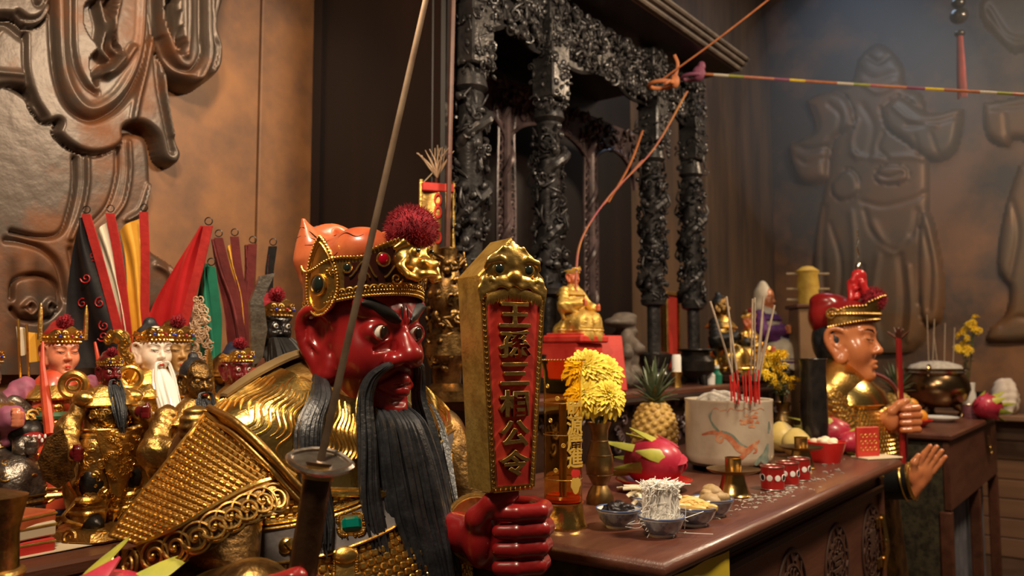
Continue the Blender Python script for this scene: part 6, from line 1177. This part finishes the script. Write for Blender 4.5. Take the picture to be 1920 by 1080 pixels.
b = M(); strands(b, 0, [(0, -.09, .74), (.02, -.17, .62), (.05, -.22, .46), (.09, -.24, .30)], 110, [(.05, .02), (.11, .05), (.15, .06), (.13, .05)], .016, .003, 6, .01, 16); link('wild_beard', b, 'black_matte', f6)
link('silver_pauldron', M().sph((-.22, -.04, .60), (.11, .10, .09), 16, 10).torus((-.22, -.04, .58), .10, .014, None, 24, 7), 'gold_dark', f6)
link('crescent_blade', M().prism([(0, 0), (.05, .02), (.075, .16), (.05, .30), (.11, .42), (.03, .40), (-.02, .28), (-.01, .12)], -.008, .008, rotm(math.pi / 2, 0, 0), (-.20, -.14, .62)), 'steel', f6)
f7 = statuette('small gold figurine with red hands raising a yellow sword', LP(440, 1.92), .40, 'skin_dark_red', 'gold_old', 'gold', 'crown', None, 'wide', 'gold_dark', 'fierce', slv='gold', seed=7, cap='cloth_blue', orn=60, hand='red_lacquer')
link('sword', M().prism([(-.018, 0), (.018, 0), (.014, .38), (0, .42), (-.014, .38)], -.006, .006, rotm(math.pi / 2, -.12, 0), (-.29, -.26, .50)), 'gold_bright', f7)
f8 = statuette('small red-faced figurine with gold headpiece at the statue shoulder', LP(484, 1.80), .34, 'red_lacquer', 'robe_red', 'gold', 'crown', None, 'seat', 'gold_dark', 'fierce', seed=8, cap='robe_red', orn=50)
f9 = statuette('tarnished silver figurine cut off at the left edge of view', LP(-34, 1.72), .40, 'silver_old', 'silver_old', 'gold_old', 'crown', None, 'seat', 'iron_black', 'calm', seed=9, cap='silver_old', orn=90)
L_ = thing('lion_figure', 'small red-mouthed lion figure between silver and rosy figurines', 'figurine', LP(40, 1.76)); S = SDF((-.08, -.10, 0), (.08, .08, .26), .006); S.ell((0, .0, .09), (.05, .055, .08), 0).ell((0, -.03, .19), (.042, .04, .036), .02).cap((.03, -.05, .06), (.03, -.06, .01), .018, .02, .01, sym=True); link('body', S.mesh('body'), 'iron_black', L_); link('mouth', M().sph((0, -.066, .182), (.026, .012, .014), 12, 8), 'red_lacquer', L_); b = M()
for i in range(8): b.sph((-.02 + .0057 * i, -.077, .186 if i % 2 else .178), (.003, .003, .005), 6, 4)
link('teeth', b, 'white_ceramic', L_)
b = M()
for i in range(26): a = i * 2.4; b.spiral((math.cos(a) * .04, -.02 + math.sin(a) * .03, .20 + .03 * math.sin(i)), .014, .004, 1.3, frame((math.cos(a), math.sin(a), .3)), n=12, k=5)
link('mane', b, 'gold_old', L_)
st = thing('blue_gold_plinth', 'dark blue lacquered plinth with gold trim beneath the rosy figurine', 'plinth', tab(140, 985)); link('block', M().box((0, .03, .020), (.26, .12, .040), b=.006), 'cloth_blue', st); link('gold_trim', M().box((0, -.032, .022), (.22, .006, .018), b=.002), 'gold', st)
tag(link('white_paper', M().slab([[(-.20, -.05, 0), (-.20, .06, 0)], [(.0, -.05, .002), (.0, .06, .001)], [.22 * np.array([1, 0, 0]) + (0, -.05, 0), (.22, .06, 0)]], np.array([0, 0, .0012])), 'paper_cream', None, tuple(tab(150, 1018) + (0, 0, .001))), 'cream paper lying under the standing gold figurine', 'paper')
for i, (m_, dz, lab) in enumerate((('red_paint', .0, 'red box at the bottom of the small pile, far left'), ('paper_cream', .028, 'pale box in the middle of the small pile, far left'), ('orange_lacquer', .046, 'orange-brown box on top of the small pile, far left'))):
    o = thing('small_box', lab, 'box', tuple(LP(34, 1.50) + (0, 0.0, dz)), .15 * i); link('body', M().box((0, 0, .013), (.12, .08, .026), b=.003), m_, o); link('lid_edge', M().box((0, 0, .020), (.122, .082, .004), b=.001), 'gold_paint', o)
# foreground stand, fruit and jar (cut by the lower edge)
sd = thing('offering_stand', 'dark stand under the blurred foreground fruit at lower left', 'table', (.36, .86, 0)); link('top', M().box((0, 0, .935), (.46, .34, .03), b=.006), 'dark_wood', sd)
for x in (-.2, .2):
    for y in (-.14, .14): link('leg', M().box((x, y, .46), (.03, .03, .92), b=.004), 'dark_wood', sd)
q = W(190, 1120, 1.02); dragon_fruit((q[0], q[1], .951), .079, 'blurred pink and yellow dragon fruit at the lower left edge', fc + 1.2, 11)
q = W(-14, 1000, .98); o = thing('gold_jar', 'blurred greenish gold jar at the far left edge', 'jar', (q[0], q[1], .95)); link('body', M().lathe([(.001, 0), (.03, 0), (.045, .06), (.03, .14), (.028, .20), (.036, .24), (.001, .25)], 24), 'gold_dark', o); link('ring', M().torus((0, 0, .15), .031, .006, n=24), 'gold_old', o)
# ------------------------------------------------------------------ flags behind the figurines
def flag(lab, strip, cloth, d, m, sm='cloth_trim', name='flag', patt=None):
    s = np.array([W(u, v, d) for u, v in spl(np.array(strip, float), 16)]); c = np.array([W(u, v, d) for u, v in spl(np.array(cloth, float), 16)]); o = thing(name, lab, 'flag', tuple(np.array([*s[-1][:2], 1.0])), 0, 'flags behind the figurines'); z = np.array([*s[-1][:2], 1.0]); P = []
    for i in range(16):
        row = [s[i] * (1 - q) + c[i] * q + _h * (.012 * math.sin(q * 7 + i * .25) + .03 * q * (1 - q)) for q in np.linspace(0, 1, 14)]; P.append(row)
    cl = link('cloth', M().slab(np.array(P) - z, _h * .002), m, o); w = .011; link('border_strip', M().slab(np.array([[x - _r * w - _h * .004, x + _r * w - _h * .004] for x in s]) - z, _h * .004), sm, o)
    link('pole', M().tube([s[0] + _h * .004 - z, s[-1] + _h * .004 - z, (0, 0, 0)], .003, 6), 'stick_brown', o); link('loop', M().torus(s[0] + np.array([0, 0, .012]) - z, .009, .0014, frame(_h), 18, 5), 'iron_black', o)
    if patt:
        b = M(); rs = random.Random(3)
        for (i, q) in patt: b.spiral(P[i][q] - _h * .004 - z, .014, .0016, 1.3, frame(-_h) @ rotm(0, 0, rs.uniform(0, 6)), n=14, k=4)
        link('stitched_pattern', b, 'cloth_red', o, stuff=True)
flag('black flag with red stitching, leftmost of the tall flags', [(162, 402), (185, 480), (215, 590), (240, 690)], [(146, 412), (130, 480), (124, 590), (140, 690)], 2.06, 'cloth_black', patt=[(9, 3), (7, 6), (11, 3), (12, 4), (5, 3), (9, 9)])
flag('white flag with red border between the black and yellow flags', [(207, 400), (222, 480), (236, 590), (246, 690)], [(180, 440), (192, 490), (222, 590), (238, 690)], 2.10, 'cloth_white')
flag('yellow satin flag with red border right of the white flag', [(270, 398), (273, 480), (272, 590), (272, 690)], [(222, 432), (232, 490), (240, 590), (246, 690)], 2.12, 'cloth_yellow')
flag('glossy red flag leaning right with red border', [(391, 424), (374, 500), (350, 590), (326, 690)], [(372, 424), (318, 510), (280, 590), (264, 690)], 2.00, 'cloth_red')
flag('green flag tucked behind the glossy red flag', [(396, 500), (404, 560), (408, 610), (404, 690)], [(380, 490), (366, 560), (360, 620), (366, 690)], 2.04, 'cloth_green', 'cloth_green')
flag('dark maroon flag right of the green flag', [(410, 446), (424, 500), (442, 560), (456, 650)], [(394, 450), (402, 510), (420, 580), (430, 650)], 2.14, 'cloth_maroon', 'cloth_maroon')
flag('faded maroon flag with yellow cloth, second from the dark post', [(440, 444), (446, 500), (456, 560), (462, 650)], [(424, 470), (432, 510), (448, 560), (456, 650)], 2.16, 'cloth_yellow', 'cloth_maroon')
flag('short maroon flag nearest the black-faced figurine', [(474, 458), (472, 500), (468, 540), (466, 650)], [(456, 460), (456, 500), (458, 540), (460, 650)], 2.17, 'cloth_maroon', 'cloth_maroon')
flag('thin dark pennant standing above the black-faced figurine', [(512, 462), (508, 490), (505, 520), (500, 650)], [(502, 486), (498, 505), (496, 525), (494, 650)], 2.20, 'cloth_maroon', 'black_matte')
p0 = LP(372, 1.98); o = thing('lace_ornament', 'tan lacy paper ornament standing before the green flag', 'ornament', p0); b = M(); rs = random.Random(14)
for i in range(90): v = rs.uniform(560, 720); u = 372 + (v - 560) * .06 + rs.uniform(-1, 1) * (6 + (v - 560) * .16); b.spiral(W(u, v, 1.98) - p0, rs.uniform(.006, .012), .0022, 1.2, frame(-_h + _r * rs.uniform(-.5, .5)) @ rotm(0, 0, rs.uniform(0, 6)), n=10, k=4)
link('lace', b, 'lace', o, stuff=True); link('spine', M().tube([W(368, 560, 1.985) - p0, W(374, 720, 1.985) - p0, (0, 0, 0)], .005, 6), 'lace', o)
# ------------------------------------------------------------------ things on the shrine shelf
SZ = 1.22
def shp(u, y): r_ = (u - 960) / FPX; d = y / (_h[1] * math.cos(PITCH) + _r[1] * r_ ); q = W(u, 660, d); return np.array([q[0], q[1], SZ])
p = shp(1072, 1.56); o = thing('red_pedestal', 'red painted pedestal under the yellow seated figurine', 'pedestal', p); link('block', M().box((0, 0, .085), (.17, .15, .17), b=.006), 'red_paint', o); link('black_foot', M().box((0, 0, .025), (.19, .17, .05), b=.008), 'black_lacquer', o)
fy = statuette('yellow-gold seated figurine on the red pedestal before the shrine', p + (0, 0, .171), .285, 'orange_lacquer', 'gold_yellow', 'gold_yellow', 'band', None, 'seat', 'red_paint', 'calm', seed=20, orn=40)
p = shp(1138, 1.50); o = thing('red_board', 'red painted board leaning on the shrine shelf behind the flowers', 'board', p, fc + .3); link('panel', M().box((0, 0, .10), (.13, .018, .20), rotm(-.22, 0, 0), .003), 'red_paint', o); link('easel_foot', M().box((0, .045, .04), (.05, .06, .08), b=.004), 'dark_wood', o)
p = shp(1168, 1.62); S = SDF((-.13, -.10, 0), (.13, .10, .34), .008); rs = random.Random(31)
for i in range(26): z = rs.uniform(.02, .20); S.ell((rs.uniform(-.06, .06), rs.uniform(-.04, .04), z), (rs.uniform(.02, .05), rs.uniform(.02, .04), rs.uniform(.02, .04)), .012)
S.ell((-.02, 0, .255), (.10, .05, .022), .02).ell((.02, 0, .28), (.07, .04, .018), .015).ell((.04, 0, .22), (.05, .04, .02), .02); o = thing('scholar_rock', 'brown craggy rock ornament with flat overhanging top', 'rock', p); link('rock', S.mesh('rock'), 'stone_grey', o); link('stand', M().box((0, 0, .012), (.18, .12, .024), b=.006), 'dark_wood', o)
p = shp(1305, 1.53); o = thing('black_censer', 'small round black iron censer on the shrine shelf', 'censer', p); link('bowl', M().lathe([(.001, .03), (.05, .03), (.078, .06), (.080, .10), (.060, .125), (.062, .14), (.078, .148), (.074, .152), (.05, .13), (.001, .12)], 32), 'iron_black', o); link('rim', M().torus((0, 0, .150), .076, .004, n=32), 'iron_black', o)
for k in range(3): link('foot', M().tube([(math.cos(k * 2.1) * .05, math.sin(k * 2.1) * .05, .04), (math.cos(k * 2.1) * .06, math.sin(k * 2.1) * .06, 0)], [.016, .012], 8), 'iron_black', o)
p = shp(1268, 1.50); o = thing('white_candle', 'short white candle in a gold cup beside the black censer', 'candle', p); link('cup', M().lathe([(.001, 0), (.02, 0), (.016, .03), (.024, .06), (.001, .06)], 18), 'gold', o); link('wax', M().lathe([(.019, .06), (.019, .12), (.016, .13), (.001, .13)], 18), 'noodle', o)
p = shp(1256, 1.80); o = thing('spirit_tablet', 'red-gold upright tablet between the right dragon columns', 'tablet', p); link('panel', M().box((0, 0, .22), (.13, .03, .40), b=.004), 'red_paint', o); link('gilt_border', M().torus((0, 0, 0), .001, .001).box((-.065, -.01, .22), (.014, .03, .40), b=.003).box((.065, -.01, .22), (.014, .03, .40), b=.003).box((0, -.01, .42), (.15, .03, .02), b=.003).box((0, -.01, .02), (.16, .05, .04), b=.003), 'gold_old', o)
p = shp(838, 1.60); o = thing('gold_altar_lamp', 'tarnished gold carved stand behind the large statue crown', 'stand', p); b = M(); b.lathe([(.001, 0), (.07, 0), (.07, .03), (.04, .05), (.045, .10), (.065, .13), (.06, .19), (.035, .21), (.05, .26), (.06, .31), (.04, .36), (.025, .40), (.03, .44), (.001, .45)], 24); link('column', b, 'gold_dark', o); rs = random.Random(2); b = M()
blobs(b, 110, rs, lambda rs: (lambda a, z: ((math.cos(a) * .055, math.sin(a) * .055, z), (math.cos(a), math.sin(a), 0)))(rs.uniform(0, 6.28), rs.uniform(.08, .42)), .008, .016); link('carving', b, 'gold_dark', o)
# gold banner with dried sprig
q0 = W(820, 345, 2.52); o = thing('gold_banner', 'narrow gold banner with red ring shapes and red heading by the first column', 'banner', (q0[0], q0[1], SZ)); bz = np.array([q0[0], q0[1], SZ]); fr_ = frame(-_h + _r * .35); ex = -fr_[:, 0] if fr_[:, 0] @ _r < 0 else fr_[:, 0]; nn = fr_[:, 2]
b = M(); top = q0 - bz; hh = .24; b.slab([[top + ex * x + np.array([0, 0, -z]) + nn * .006 * math.sin(x * 60 + z * 9) for z in np.linspace(0, hh, 12)] for x in np.linspace(-.045, .045, 10)], nn * .003); link('cloth', b, 'gold_old', o)
link('red_heading', M().box(top + np.array([0, 0, -.012]) + nn * .008, (.10, .026, .008), np.stack([ex, (0, 0, 1), nn], 1), .003), 'red_paint', o)
for z in (.05, .088, .165): link('red_ring', M().torus(top + np.array([0, 0, -z]) + nn * .009, .013, .0042, np.stack([ex * .75, np.array([0, 0, 1.25]), nn], 1), 22, 6), 'red_paint', o)
for s in (-1, 1): link('edge_roll', M().tube([top + ex * s * .05 + (0, 0, .01), top + ex * s * .052 - np.array([0, 0, hh + .01])], .006, 8), 'gold', o)
link('hanger', M().tube([top + ex * -.045, top + (0, 0, .05), top + ex * .045], .002, 5).tube([top + (0, 0, .05), top + (0, 0, .12)], .002, 5), 'tan_rope', o); link('pole', M().tube([top + nn * -.006 + (0, 0, .02), top * (1, 1, 0) + nn * -.006], .006, 8), 'stick_brown', o)
b = M(); rs = random.Random(6)
for i in range(26): d = unit((rs.gauss(0, .35), rs.gauss(0, .35), 1)); b.tube(spl([top + (0, 0, .02), top + np.array([0, 0, .02]) + d * .05, top + np.array([0, 0, .015]) + d * .095 + np.array([rs.gauss(0, .01), rs.gauss(0, .01), 0])], 7), np.linspace(.0026, .001, 7), 5)
link('dried_sprig', b, 'lace', o, stuff=True)
# figures right of the shrine
statuette('gold-robed figurine with dark shoulders right of the fourth column', shp(1352, 1.56), .44, 'gold_dark', 'gold', 'gold', 'hair', None, 'seat', 'dark_wood', 'calm', slv='black_matte', seed=21, orn=30)
statuette('gold figurine with orange-red face behind the incense sticks', shp(1403, 1.52), .36, 'orange_lacquer', 'gold', 'gold', 'crown', None, 'seat', 'dark_wood', 'calm', seed=22, cap='gold_old', orn=60)
statuette('white-hooded goddess figurine with purple cloth right of the shrine', shp(1436, 1.72), .56, 'skin_orange', 'robe_cream', 'cloth_purple', 'hood', None, 'seat', 'dark_wood', 'calm', slv='cloth_purple', seed=23, cap='robe_cream', orn=0)
for i, (u, m_, lab) in enumerate(((1330, 'white_ceramic', 'tiny white bottle by the black censer'), (1343, 'cloth_green', 'tiny green bottle by the black censer'))): o = thing('small_bottle', lab, 'bottle', shp(u, 1.49)); link('body', M().lathe([(.001, 0), (.022, 0), (.024, .04), (.01, .055), (.01, .07), (.001, .07)], 16), m_, o); link('cap', M().lathe([(.012, .068), (.012, .082), (.001, .084)], 12), 'white_ceramic', o)
p = W(1518, 660, 4.6); o = thing('wooden_pedestal', 'brown wooden box pedestal under the yellow pagoda lantern', 'pedestal', (p[0], p[1], 0), fc); link('box', M().box((0, 0, .80), (.17, .17, 1.60), b=.006), mat('box_wood', (.26, .15, .075), .55, 0, (.2, .11, .055), 6), o); link('cap_board', M().box((0, 0, 1.61), (.20, .20, .02), b=.004), 'table_side', o)
o = thing('pagoda_lantern', 'yellow pagoda-shaped lantern with jutting rods beyond the goddess figurine', 'lantern', (p[0], p[1], 1.62), fc); link('body', M().lathe([(.001, 0), (.055, 0), (.06, .02), (.055, .08), (.062, .10), (.055, .17), (.065, .19), (.03, .215), (.001, .22)], 20), mat('lantern_yellow', (.62, .42, .08), .5, 0, (.5, .3, .05), 20), o)
for z in (.03, .09, .175): link('rod', M().tube([(-.12, 0, z), (.12, 0, z)], .007, 6), 'tan_rope', o)
# ------------------------------------------------------------------ the orange-faced statue between the tables
H2 = W(1579, 638, 3.30); B2 = thing('deity_statue', 'orange-faced statue in gold mail and red hat between the two tables', 'statue', (H2[0], H2[1], 0)); z2 = float(H2[2])
h2 = link('head', dup_mesh(head_sdf(.0034, False).mesh('head')), 'skin_orange', B2, (0, 0, z2), None, 1.17)
for s in (-1, 1): link('eyebrow', M().tube([(s * x, y - .006, z) for x, y, z in ((.012, -.102, .022), (.030, -.100, .033), (.050, -.091, .036), (.068, -.076, .028))], [.001, .0030, .0026, .0008], 6, .6), 'black_matte', h2); link('eyelid_line', M().tube([(s * x, y - .004, z) for x, y, z in ((.016, -.100, .001), (.030, -.104, -.001), (.044, -.100, .0), (.058, -.090, .004))], [.001, .002, .002, .001], 5), 'black_matte', h2)
link('hair', (lambda S: S.mesh('hair'))(SDF((-.11, -.10, -.14), (.11, .14, .08), .007).ell((0, .015, -.0), (.088, .085, .10), 0).ell((0, -.09, -.02), (.10, .11, .13), .01, 's')), 'hair_black', B2, (0, 0, z2), None, 1.17)
S = SDF((-.14, -.12, .02), (.14, .18, .24), .006); S.ell((0, .0, .080), (.092, .098, .066), 0).ell((0, .062, .085), (.080, .040, .075), .03).ell((.045, .04, .135), (.035, .05, .026), .02, sym=True); link('red_hat', S.mesh('red_hat'), 'red_lacquer', B2, (0, 0, z2), None, 1.17)
b = M(); P0 = [[crown_pt(t, band_lo(t) + .004 + (band_hi(t) - band_lo(t)) * q * .85, .005) for q in np.linspace(0, 1, 5)] for t in np.linspace(-1.9, 1.9, 60)]; b.slab(P0, np.array([0, .004, 0]))
for t in np.linspace(-1.9, 1.9, 44): b.sph(crown_pt(t, band_lo(t) + .006, .008), .0042, 6, 4); b.sph(crown_pt(t, band_hi(t) - .006, .008), .0042, 6, 4); b.sph(crown_pt(t, .085, .007), (.007, .007, .006), 6, 4)
for s in (-1, 1): b.spiral(crown_pt(s * 1.75, .085, .010), .022, .005, 1.5, frame((s, 0, 0)))
link('crown_band', b, 'gold_old', B2, (0, 0, z2), None, 1.17)
b = M(); rs = np.random.RandomState(8)
for i in range(700): d = unit(rs.normal(size=3)); c = np.array([0, -.105, .135]); e = unit(d + rs.normal(size=3) * .4); q = unit(np.cross(e, rs.normal(size=3))) * .0018; b.add([c + d * .034 + q, c + d * .034 - q, c + d * .034 + np.cross(e, q), c + d * .034 + e * .014], [(0, 1, 3), (1, 2, 3), (2, 0, 3)])
pp = link('pompom', M().sph((0, -.105, .135), .036, 16, 10), 'pompom', B2, (0, 0, z2), None, 1.17); link('pompom_fibres', b.mesh('fibres', 0), 'pompom', pp, stuff=True)
S = SDF((-.09, -.09, .12), (.09, .09, .34), .007); rs = random.Random(3)
for i in range(16): S.chain([(rs.uniform(-.04, .04), rs.uniform(-.04, .04), rs.uniform(.14, .20)), (rs.uniform(-.035, .035), rs.uniform(-.035, .035), rs.uniform(.20, .27))], .015, .006)
S.ell((0, 0, .27), (.03, .03, .025), .02); rk = link('red_knot', S.mesh('red_knot'), 'cloth_red', B2, (.0, -.07, z2 + .03), None, .85); link('silver_tip', M().sph((0, 0, .305), (.014, .014, .022), 10, 8).tube(spl([(0, 0, .32), (.012, 0, .36), (-.010, 0, .40), (.012, 0, .44), (0, 0, .48)], 24), .004, 6), 'tin_rim', rk)
S = SDF((-.26, -.25, -.75), (.26, .22, -.06), .009); S.ell((0, .02, -.25), (.20, .14, .17), 0).ell((0, -.02, -.42), (.19, .17, .22), .06).cap((.06, .02, -.14), (.18, .02, -.21), .07, .07, .05, sym=True); tr2 = link('torso_armour', S.mesh('torso_armour'), 'gold', B2, (0, 0, z2)); tb2 = bvh_of(tr2.data); b = M()
for r_ in range(19):
    for k in range(44):
        az = -2.0 + (k + .5 * (r_ % 2)) * .085; z = -.24 - r_ * .0155; d = Vector((math.sin(az), -math.cos(az), 0)); h = tb2.ray_cast(Vector((0, 0, z)) + d * .5, -d)
        if h[0]: b.sph(np.array(h[0]), (.0085, .0075, .005), 6, 4, frame(np.array(h[1])))
link('mail', b, 'gold', B2, (0, 0, z2), stuff=True); link('mantle', M().lathe([(.07, -.12), (.12, -.15), (.185, -.20), (.205, -.245), (.20, -.25), (.11, -.165), (.06, -.13)], 40, sy=.80, t=(0, .0, 0)), 'gold_bright', B2, (0, 0, z2))
for a, z, m_ in ((-.3, -.34, 'gem_red'), (-.1, -.47, 'gem_blue')):
    d = Vector((math.sin(a), -math.cos(a), 0)); h = tb2.ray_cast(Vector((0, 0, z)) + d * .5, -d)[0]; link('gem', M().sph(h, (.012, .010, .014), 10, 8), m_, B2, (0, 0, z2))
g = [np.array([.0, -.01, -.10]), np.array([.05, -.16, -.16]), np.array([.07, -.20, -.30]), np.array([.08, -.20, -.45])]; link('red_sash', M().tube(spl(g, 20), np.linspace(.018, .03, 20), 8, .35), 'cloth_maroon', B2, (0, 0, z2))
b = M(); b.lathe([(.22, .42), (.23, .5), (.21, .7), (.19, .95)], 32, sy=.9, wob=lambda a, z: .03 * np.sin(a * 9)); link('lower_robe', b, 'gold_dark', B2); link('stool', M().box((0, 0, .21), (.46, .44, .42), b=.01), 'dark_wood', B2)
q1 = W(1690, 782, 3.12) - np.array([H2[0], H2[1], 0]); link('hand', fist_mesh(1), 'skin_orange', B2, tuple(q1), (0, 0, RZ), .92)
S = SDF((-.12, -.40, -.62), (.36, .16, -.12), .009); wq = q1 - np.array([0, 0, z2]); S.cap((.18, .02, -.21), (.24, -.08, -.36), .07, .06, .03).cap((.24, -.08, -.36), tuple(wq + _h * .06 - _r * .05), .06, .042, .02); link('far_sleeve', S.mesh('far_sleeve'), 'gold_old', B2, (0, 0, z2))
link('held_rod', M().tube([q1 + (.0, -.0, -.30), q1 + (0, 0, .30)], .011, 10), 'red_lacquer', B2); 
b = M(); rs = random.Random(5)
for i in range(18): d = unit((rs.gauss(0, .5), rs.gauss(0, .5), 1)); b.tube([q1 + (0, 0, .29), q1 + np.array([0, 0, .29]) + d * .05], [.007, .002], 5)
link('rod_tip', b, 'stick_brown', B2)
PM = SDF((-.09, -.05, -.10), (.09, .06, .14), .004); PM.ell((0, 0, 0), (.042, .020, .050), 0).ell((-.03, -.012, -.02), (.022, .018, .034), .015)
for i, (x, L) in enumerate(((-.030, .078), (-.010, .088), (.011, .084), (.031, .070))): PM.chain([(x, 0, .03), (x * 1.15, -.004, .03 + L * .55), (x * 1.2, -.014, .03 + L)], [.0125, .0115, .009], .005)
PM.chain([(-.04, -.01, -.01), (-.062, -.020, .025), (-.064, -.024, .055)], [.016, .0135, .010], .008).cap((0, .0, -.04), (.0, .012, -.095), .030, .032, .015)
q2 = W(1728, 890, 2.95) - np.array([H2[0], H2[1], 0]); link('open_hand', PM.mesh('open_hand'), 'skin_orange', B2, tuple(q2), (.15, .50, fc + .15), .95)
e2 = W(1680, 905, 3.0) - np.array([H2[0], H2[1], 0]); b = M(); dv = unit(q2 - e2 - np.array([0, 0, .02])); b.lathe([(.055, -.10), (.060, -.02), (.064, .03), (.058, .04), (.045, .03), (.04, -.08)], 26, frame(dv), e2 + dv * .02); link('near_cuff', b, 'black_matte', B2); link('cuff_trim', M().torus(e2 + dv * .055, .062, .007, frame(dv), 28, 7).torus(e2 + dv * .03, .064, .004, frame(dv), 28, 6), 'gold', B2)
S = SDF((-.30, -.40, -.80), (.32, .16, -.12), .010); eq = e2 - np.array([0, 0, z2]); S.cap((-.18, .02, -.22), (-.14, -.10, -.46), .072, .07, .03).cap((-.14, -.10, -.46), tuple(eq), .066, .05, .03); ns = link('near_sleeve', S.mesh('near_sleeve'), 'gold_old', B2, (0, 0, z2)); b = M()
for i, vv in enumerate(ns.data.vertices):
    if i % 3 == 0 and vv.co.z > -.52: b.sph(np.array(vv.co), (.0085, .0075, .005), 6, 4, frame(np.array(vv.normal)))
link('sleeve_mail', b, 'gold', ns, stuff=True)
# ------------------------------------------------------------------ strings, ropes, hanging things
def line(name, lab, cat, pts, r, m): P = spl(pts, 40); o = tag(link(name, M().tube(P, r, 7), m), lab, cat); return o
c3 = np.array([1.956 + 1.214, 1.65 - .06, 0]); tie3 = W(1240, 150, 3.40); tie4 = W(1310, 138, 3.72)
so = thing('orange_string', 'orange string tied to the third column rising to upper right', 'cord', tuple(tie3)); link('cord', M().tube(spl([(0, 0, 0), (W(1330, 85, 3.3) - tie3), (W(1440, 0, 3.2) - tie3), (W(1500, -50, 3.15) - tie3)], 30), .0038, 7), 'string_orange', so); link('knot', M().torus((0, 0, -.02), .050, .009, None, 24, 8).sph((.02, -.05, -.01), (.022, .02, .03), 10, 8).tube(spl([(.02, -.05, 0), (.03, -.06, .06), (.02, -.05, .10)], 8), .007, 6).tube(spl([(-.03, -.05, -.02), (-.07, -.06, -.04), (-.09, -.06, -.05)], 8), .007, 6), 'string_orange', so)
rb = thing('rainbow_string', 'multicoloured string stretched from the fourth column across to the right', 'cord', tuple(tie4)); pts = spl([tie4, W(1600, 158, 3.6), W(1925, 178, 3.5), W(2100, 188, 3.45)], 61); cols_ = ['string_orange', 'flower_yellow', 'cloth_pink', 'string_pink', 'dragon_tip', 'cloth_white']
for i in range(30): link('cord_segment', M().tube(pts[2 * i:2 * i + 3] - tie4, .0062, 7), cols_[(i * 5 + i // 4) % 6], rb)
link('knot', M().sph((0, 0, 0), (.03, .03, .035), 10, 8).sph((.01, -.01, .035), (.02, .018, .022), 8, 6).torus((0, .03, -.01), .046, .008, None, 20, 7), 'cloth_pink', rb)
rp = thing('pink_ribbon', 'orange-pink ribbon hanging from the columns down to the shrine shelf', 'ribbon', tuple(W(1288, 172, 3.35))); z0_ = W(1288, 172, 3.35)
link('ribbon', M().tube(spl([q - z0_ for q in (W(1288, 172, 3.35), W(1225, 280, 3.25), W(1145, 365, 3.1), W(1092, 445, 2.95), W(1080, 520, 2.85), W(1082, 600, 2.84))], 40), np.linspace(.009, .005, 40), 7, .35), 'string_pink', rp); link('ribbon_tail', M().tube(spl([q - z0_ for q in (W(1205, 245, 3.25), W(1180, 310, 3.2), W(1140, 380, 3.1))], 20), .008, 7, .35), 'string_orange', rp); link('ribbon_strand', M().tube(spl([q - z0_ for q in (W(1205, 300, 3.25), W(1165, 345, 3.18), W(1130, 385, 3.1))], 20), .007, 7, .35), 'string_pink', rp)
q = ony(1452, 0, YB - .03); line('corner_rope', 'pale rope hanging straight down in the far corner', 'rope', [np.array([q[0] - .04, YB - .04, z]) for z in (4.0, 3.4, 2.8, 2.2, 1.5, 1.23)], .014, 'tan_rope')
hb_ = W(1798, 30, 4.6); o = thing('hanging_beads', 'black hanging bead and tassel at upper right', 'ornament', tuple(hb_)); link('cord', M().tube([(0, 0, 0), (0, 0, .6)], .004, 6), 'iron_black', o)
for z, r_ in ((0, .048), (.075, .036), (.13, .03)): link('bead', M().sph((0, 0, z), (r_, r_, r_ * .92), 18, 12), 'black_lacquer', o)
link('knot', M().sph((0, 0, -.10), (.028, .028, .02), 12, 8), 'iron_black', o); b = M(); rs = random.Random(9)
for i in range(40): a = rs.uniform(0, 6.3); b.tube([(math.cos(a) * .012, math.sin(a) * .012, -.10), (math.cos(a) * .02, math.sin(a) * .02, -.3), (math.cos(a) * .022, math.sin(a) * .022, -.42 - rs.uniform(0, .05))], .003, 5)
link('tassel', b, 'cloth_maroon', o, stuff=True)
# ------------------------------------------------------------------ incense smoke hanging in the far corner
m = bpy.data.materials.new('incense_smoke'); m.use_nodes = True; nt = m.node_tree; nt.nodes.clear(); out = nt.nodes.new('ShaderNodeOutputMaterial'); sc_ = nt.nodes.new('ShaderNodeVolumeScatter'); sc_.inputs['Color'].default_value = (.80, .90, 1, 1); sc_.inputs['Density'].default_value = .05; sc_.inputs['Anisotropy'].default_value = .2; nt.links.new(sc_.outputs[0], out.inputs['Volume']); MATS['incense_smoke'] = m
for c, r_, lab in (((5.15, 1.35, 2.75), (.85, .75, .85), 'bluish incense smoke cloud before the warrior relief'), ((5.2, .9, 2.6), (1.1, 1.1, 1.05), 'thin wide smoke veil before the far wall')):
    hz_ = tag(link('incense_smoke', M().sph(c, r_, 32, 20), m), lab, 'smoke'); hz_['kind'] = 'stuff'
